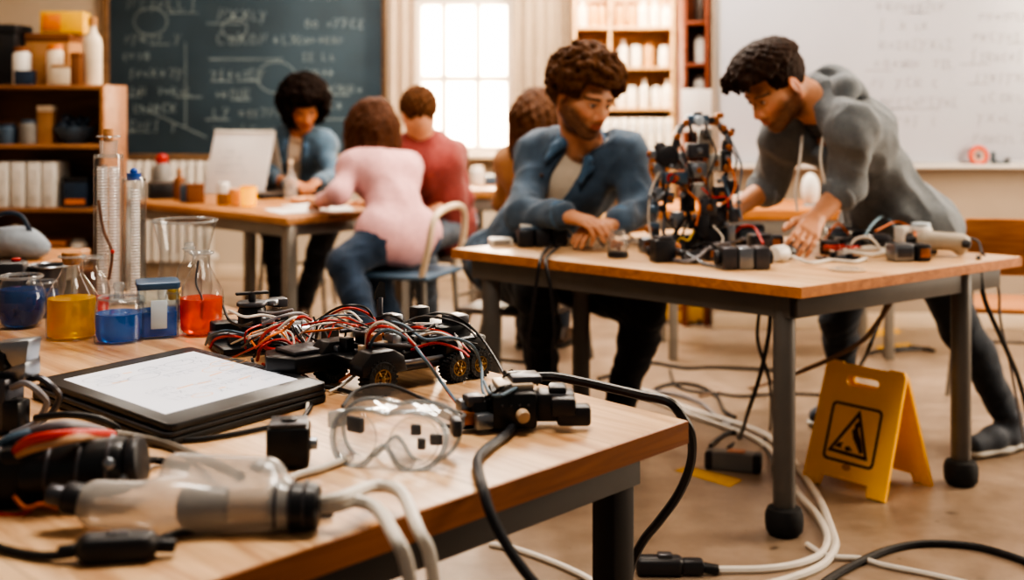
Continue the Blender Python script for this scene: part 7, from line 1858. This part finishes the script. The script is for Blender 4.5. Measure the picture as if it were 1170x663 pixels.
# woman with long hair behind the seated man
Lw = Person('person', 'woman with long wavy brown hair behind the man in denim, facing away', 1.0,
            hip=V((pd(612, 0, 6.05).x, 6.05, .62)), neck=pd(614, 170, 5.95), shr=pd(648, 186, 5.95), shl=pd(585, 186, 6.02), elr=pd(660, 232, 6.0), ell=pd(574, 232, 6.1), wrr=pd(645, 246, 6.2), wrl=pd(592, 246, 6.3),
            knr=pd(640, 286, 6.45), knl=pd(600, 286, 6.48), anr=V((pd(640, 0, 6.4).x, 6.4, .1)), anl=V((pd(600, 0, 6.4).x, 6.4, .1)), head=pd(617, 132, 5.96), fwd=(.55, .75, -.2), up=(.1, .1, .97), ftr=(.3, .9, 0), ftl=(.3, .9, 0), res=.0075, fem=True, hc=1.05)
Lw.body('#c59273', LIP, '#2a1a10', m=SKIN)
simple_top(Lw, 'brown_cardigan', cloth('brown_knit', '#94683f', var=.12, vs=30), .018, (.95, .95), .009, .05, 5.)
Lw.trousers(MATS['dark_denim'], .95, .012, .008, 5.)
Lw.shoe('r', m_bshoe, m_bsole); Lw.shoe('l', m_bshoe, m_bsole)
long_hair(Lw, mat('wavy_brown_hair', '#4c2f1b', .42, var=.4, vs=30, bump=.6, bs=60, stretch=(3, 3, .5), spec=.15), .3, 40, 8, .03)
steel_chair('school_chair', 'plain wooden seat chair under the woman with long wavy hair', V((Lw.hip.x, Lw.hip.y, 0)), math.atan2(.75, .55) + PI / 2, m_chairw, m_steel, h=.462, back=False)
# ================================================================ LIGHT
w = bpy.data.worlds.new('world'); scene.world = w; w.use_nodes = True
wn = w.node_tree.nodes; wl = w.node_tree.links
bg = wn['Background']; bg.inputs['Color'].default_value = (1., .93, .85, 1); bg.inputs['Strength'].default_value = WORLD_S
def area(name, loc, rot, size, power, col, sy=None):
    l = bpy.data.lights.new(name, 'AREA'); l.energy = power; l.color = col; l.size = size
    if sy: l.shape = 'RECTANGLE'; l.size_y = sy
    o = bpy.data.objects.new(name, l); o.location = loc; o.rotation_euler = rot; COL.objects.link(o); return o
# daylight outside the window, shining in
area('window_daylight', (-.35, WB + .9, 1.7), (-PI / 2 , 0, 0), 2.6, WIN_P, (1, .87, .7), 2.6)
# unseen overhead fill lights, added to brighten floor and tables
for i, (x, y, p) in enumerate(FILL_LAMPS):
    area('ceiling_fill', (x, y, 3.06), (0, 0, 0), 1.2, p, (1, .9, .78), .5)
# unseen fill light from the right, added to lift the faces
area('side_fill_light', (4.6, 4.6, 2.0), (0, math.radians(78), 0), 2.4, SIDE_P, (1, .84, .66), 1.8)
area('shelf_fill', (.7, 7.5, 2.7), (math.radians(48), 0, 0), .5, 70, (1, .86, .66), .3)  # unseen light added to brighten the pale wall shelf
scene.view_settings.view_transform = 'AgX'
scene.view_settings.look = 'AgX - High Contrast'
scene.view_settings.exposure = EXPO
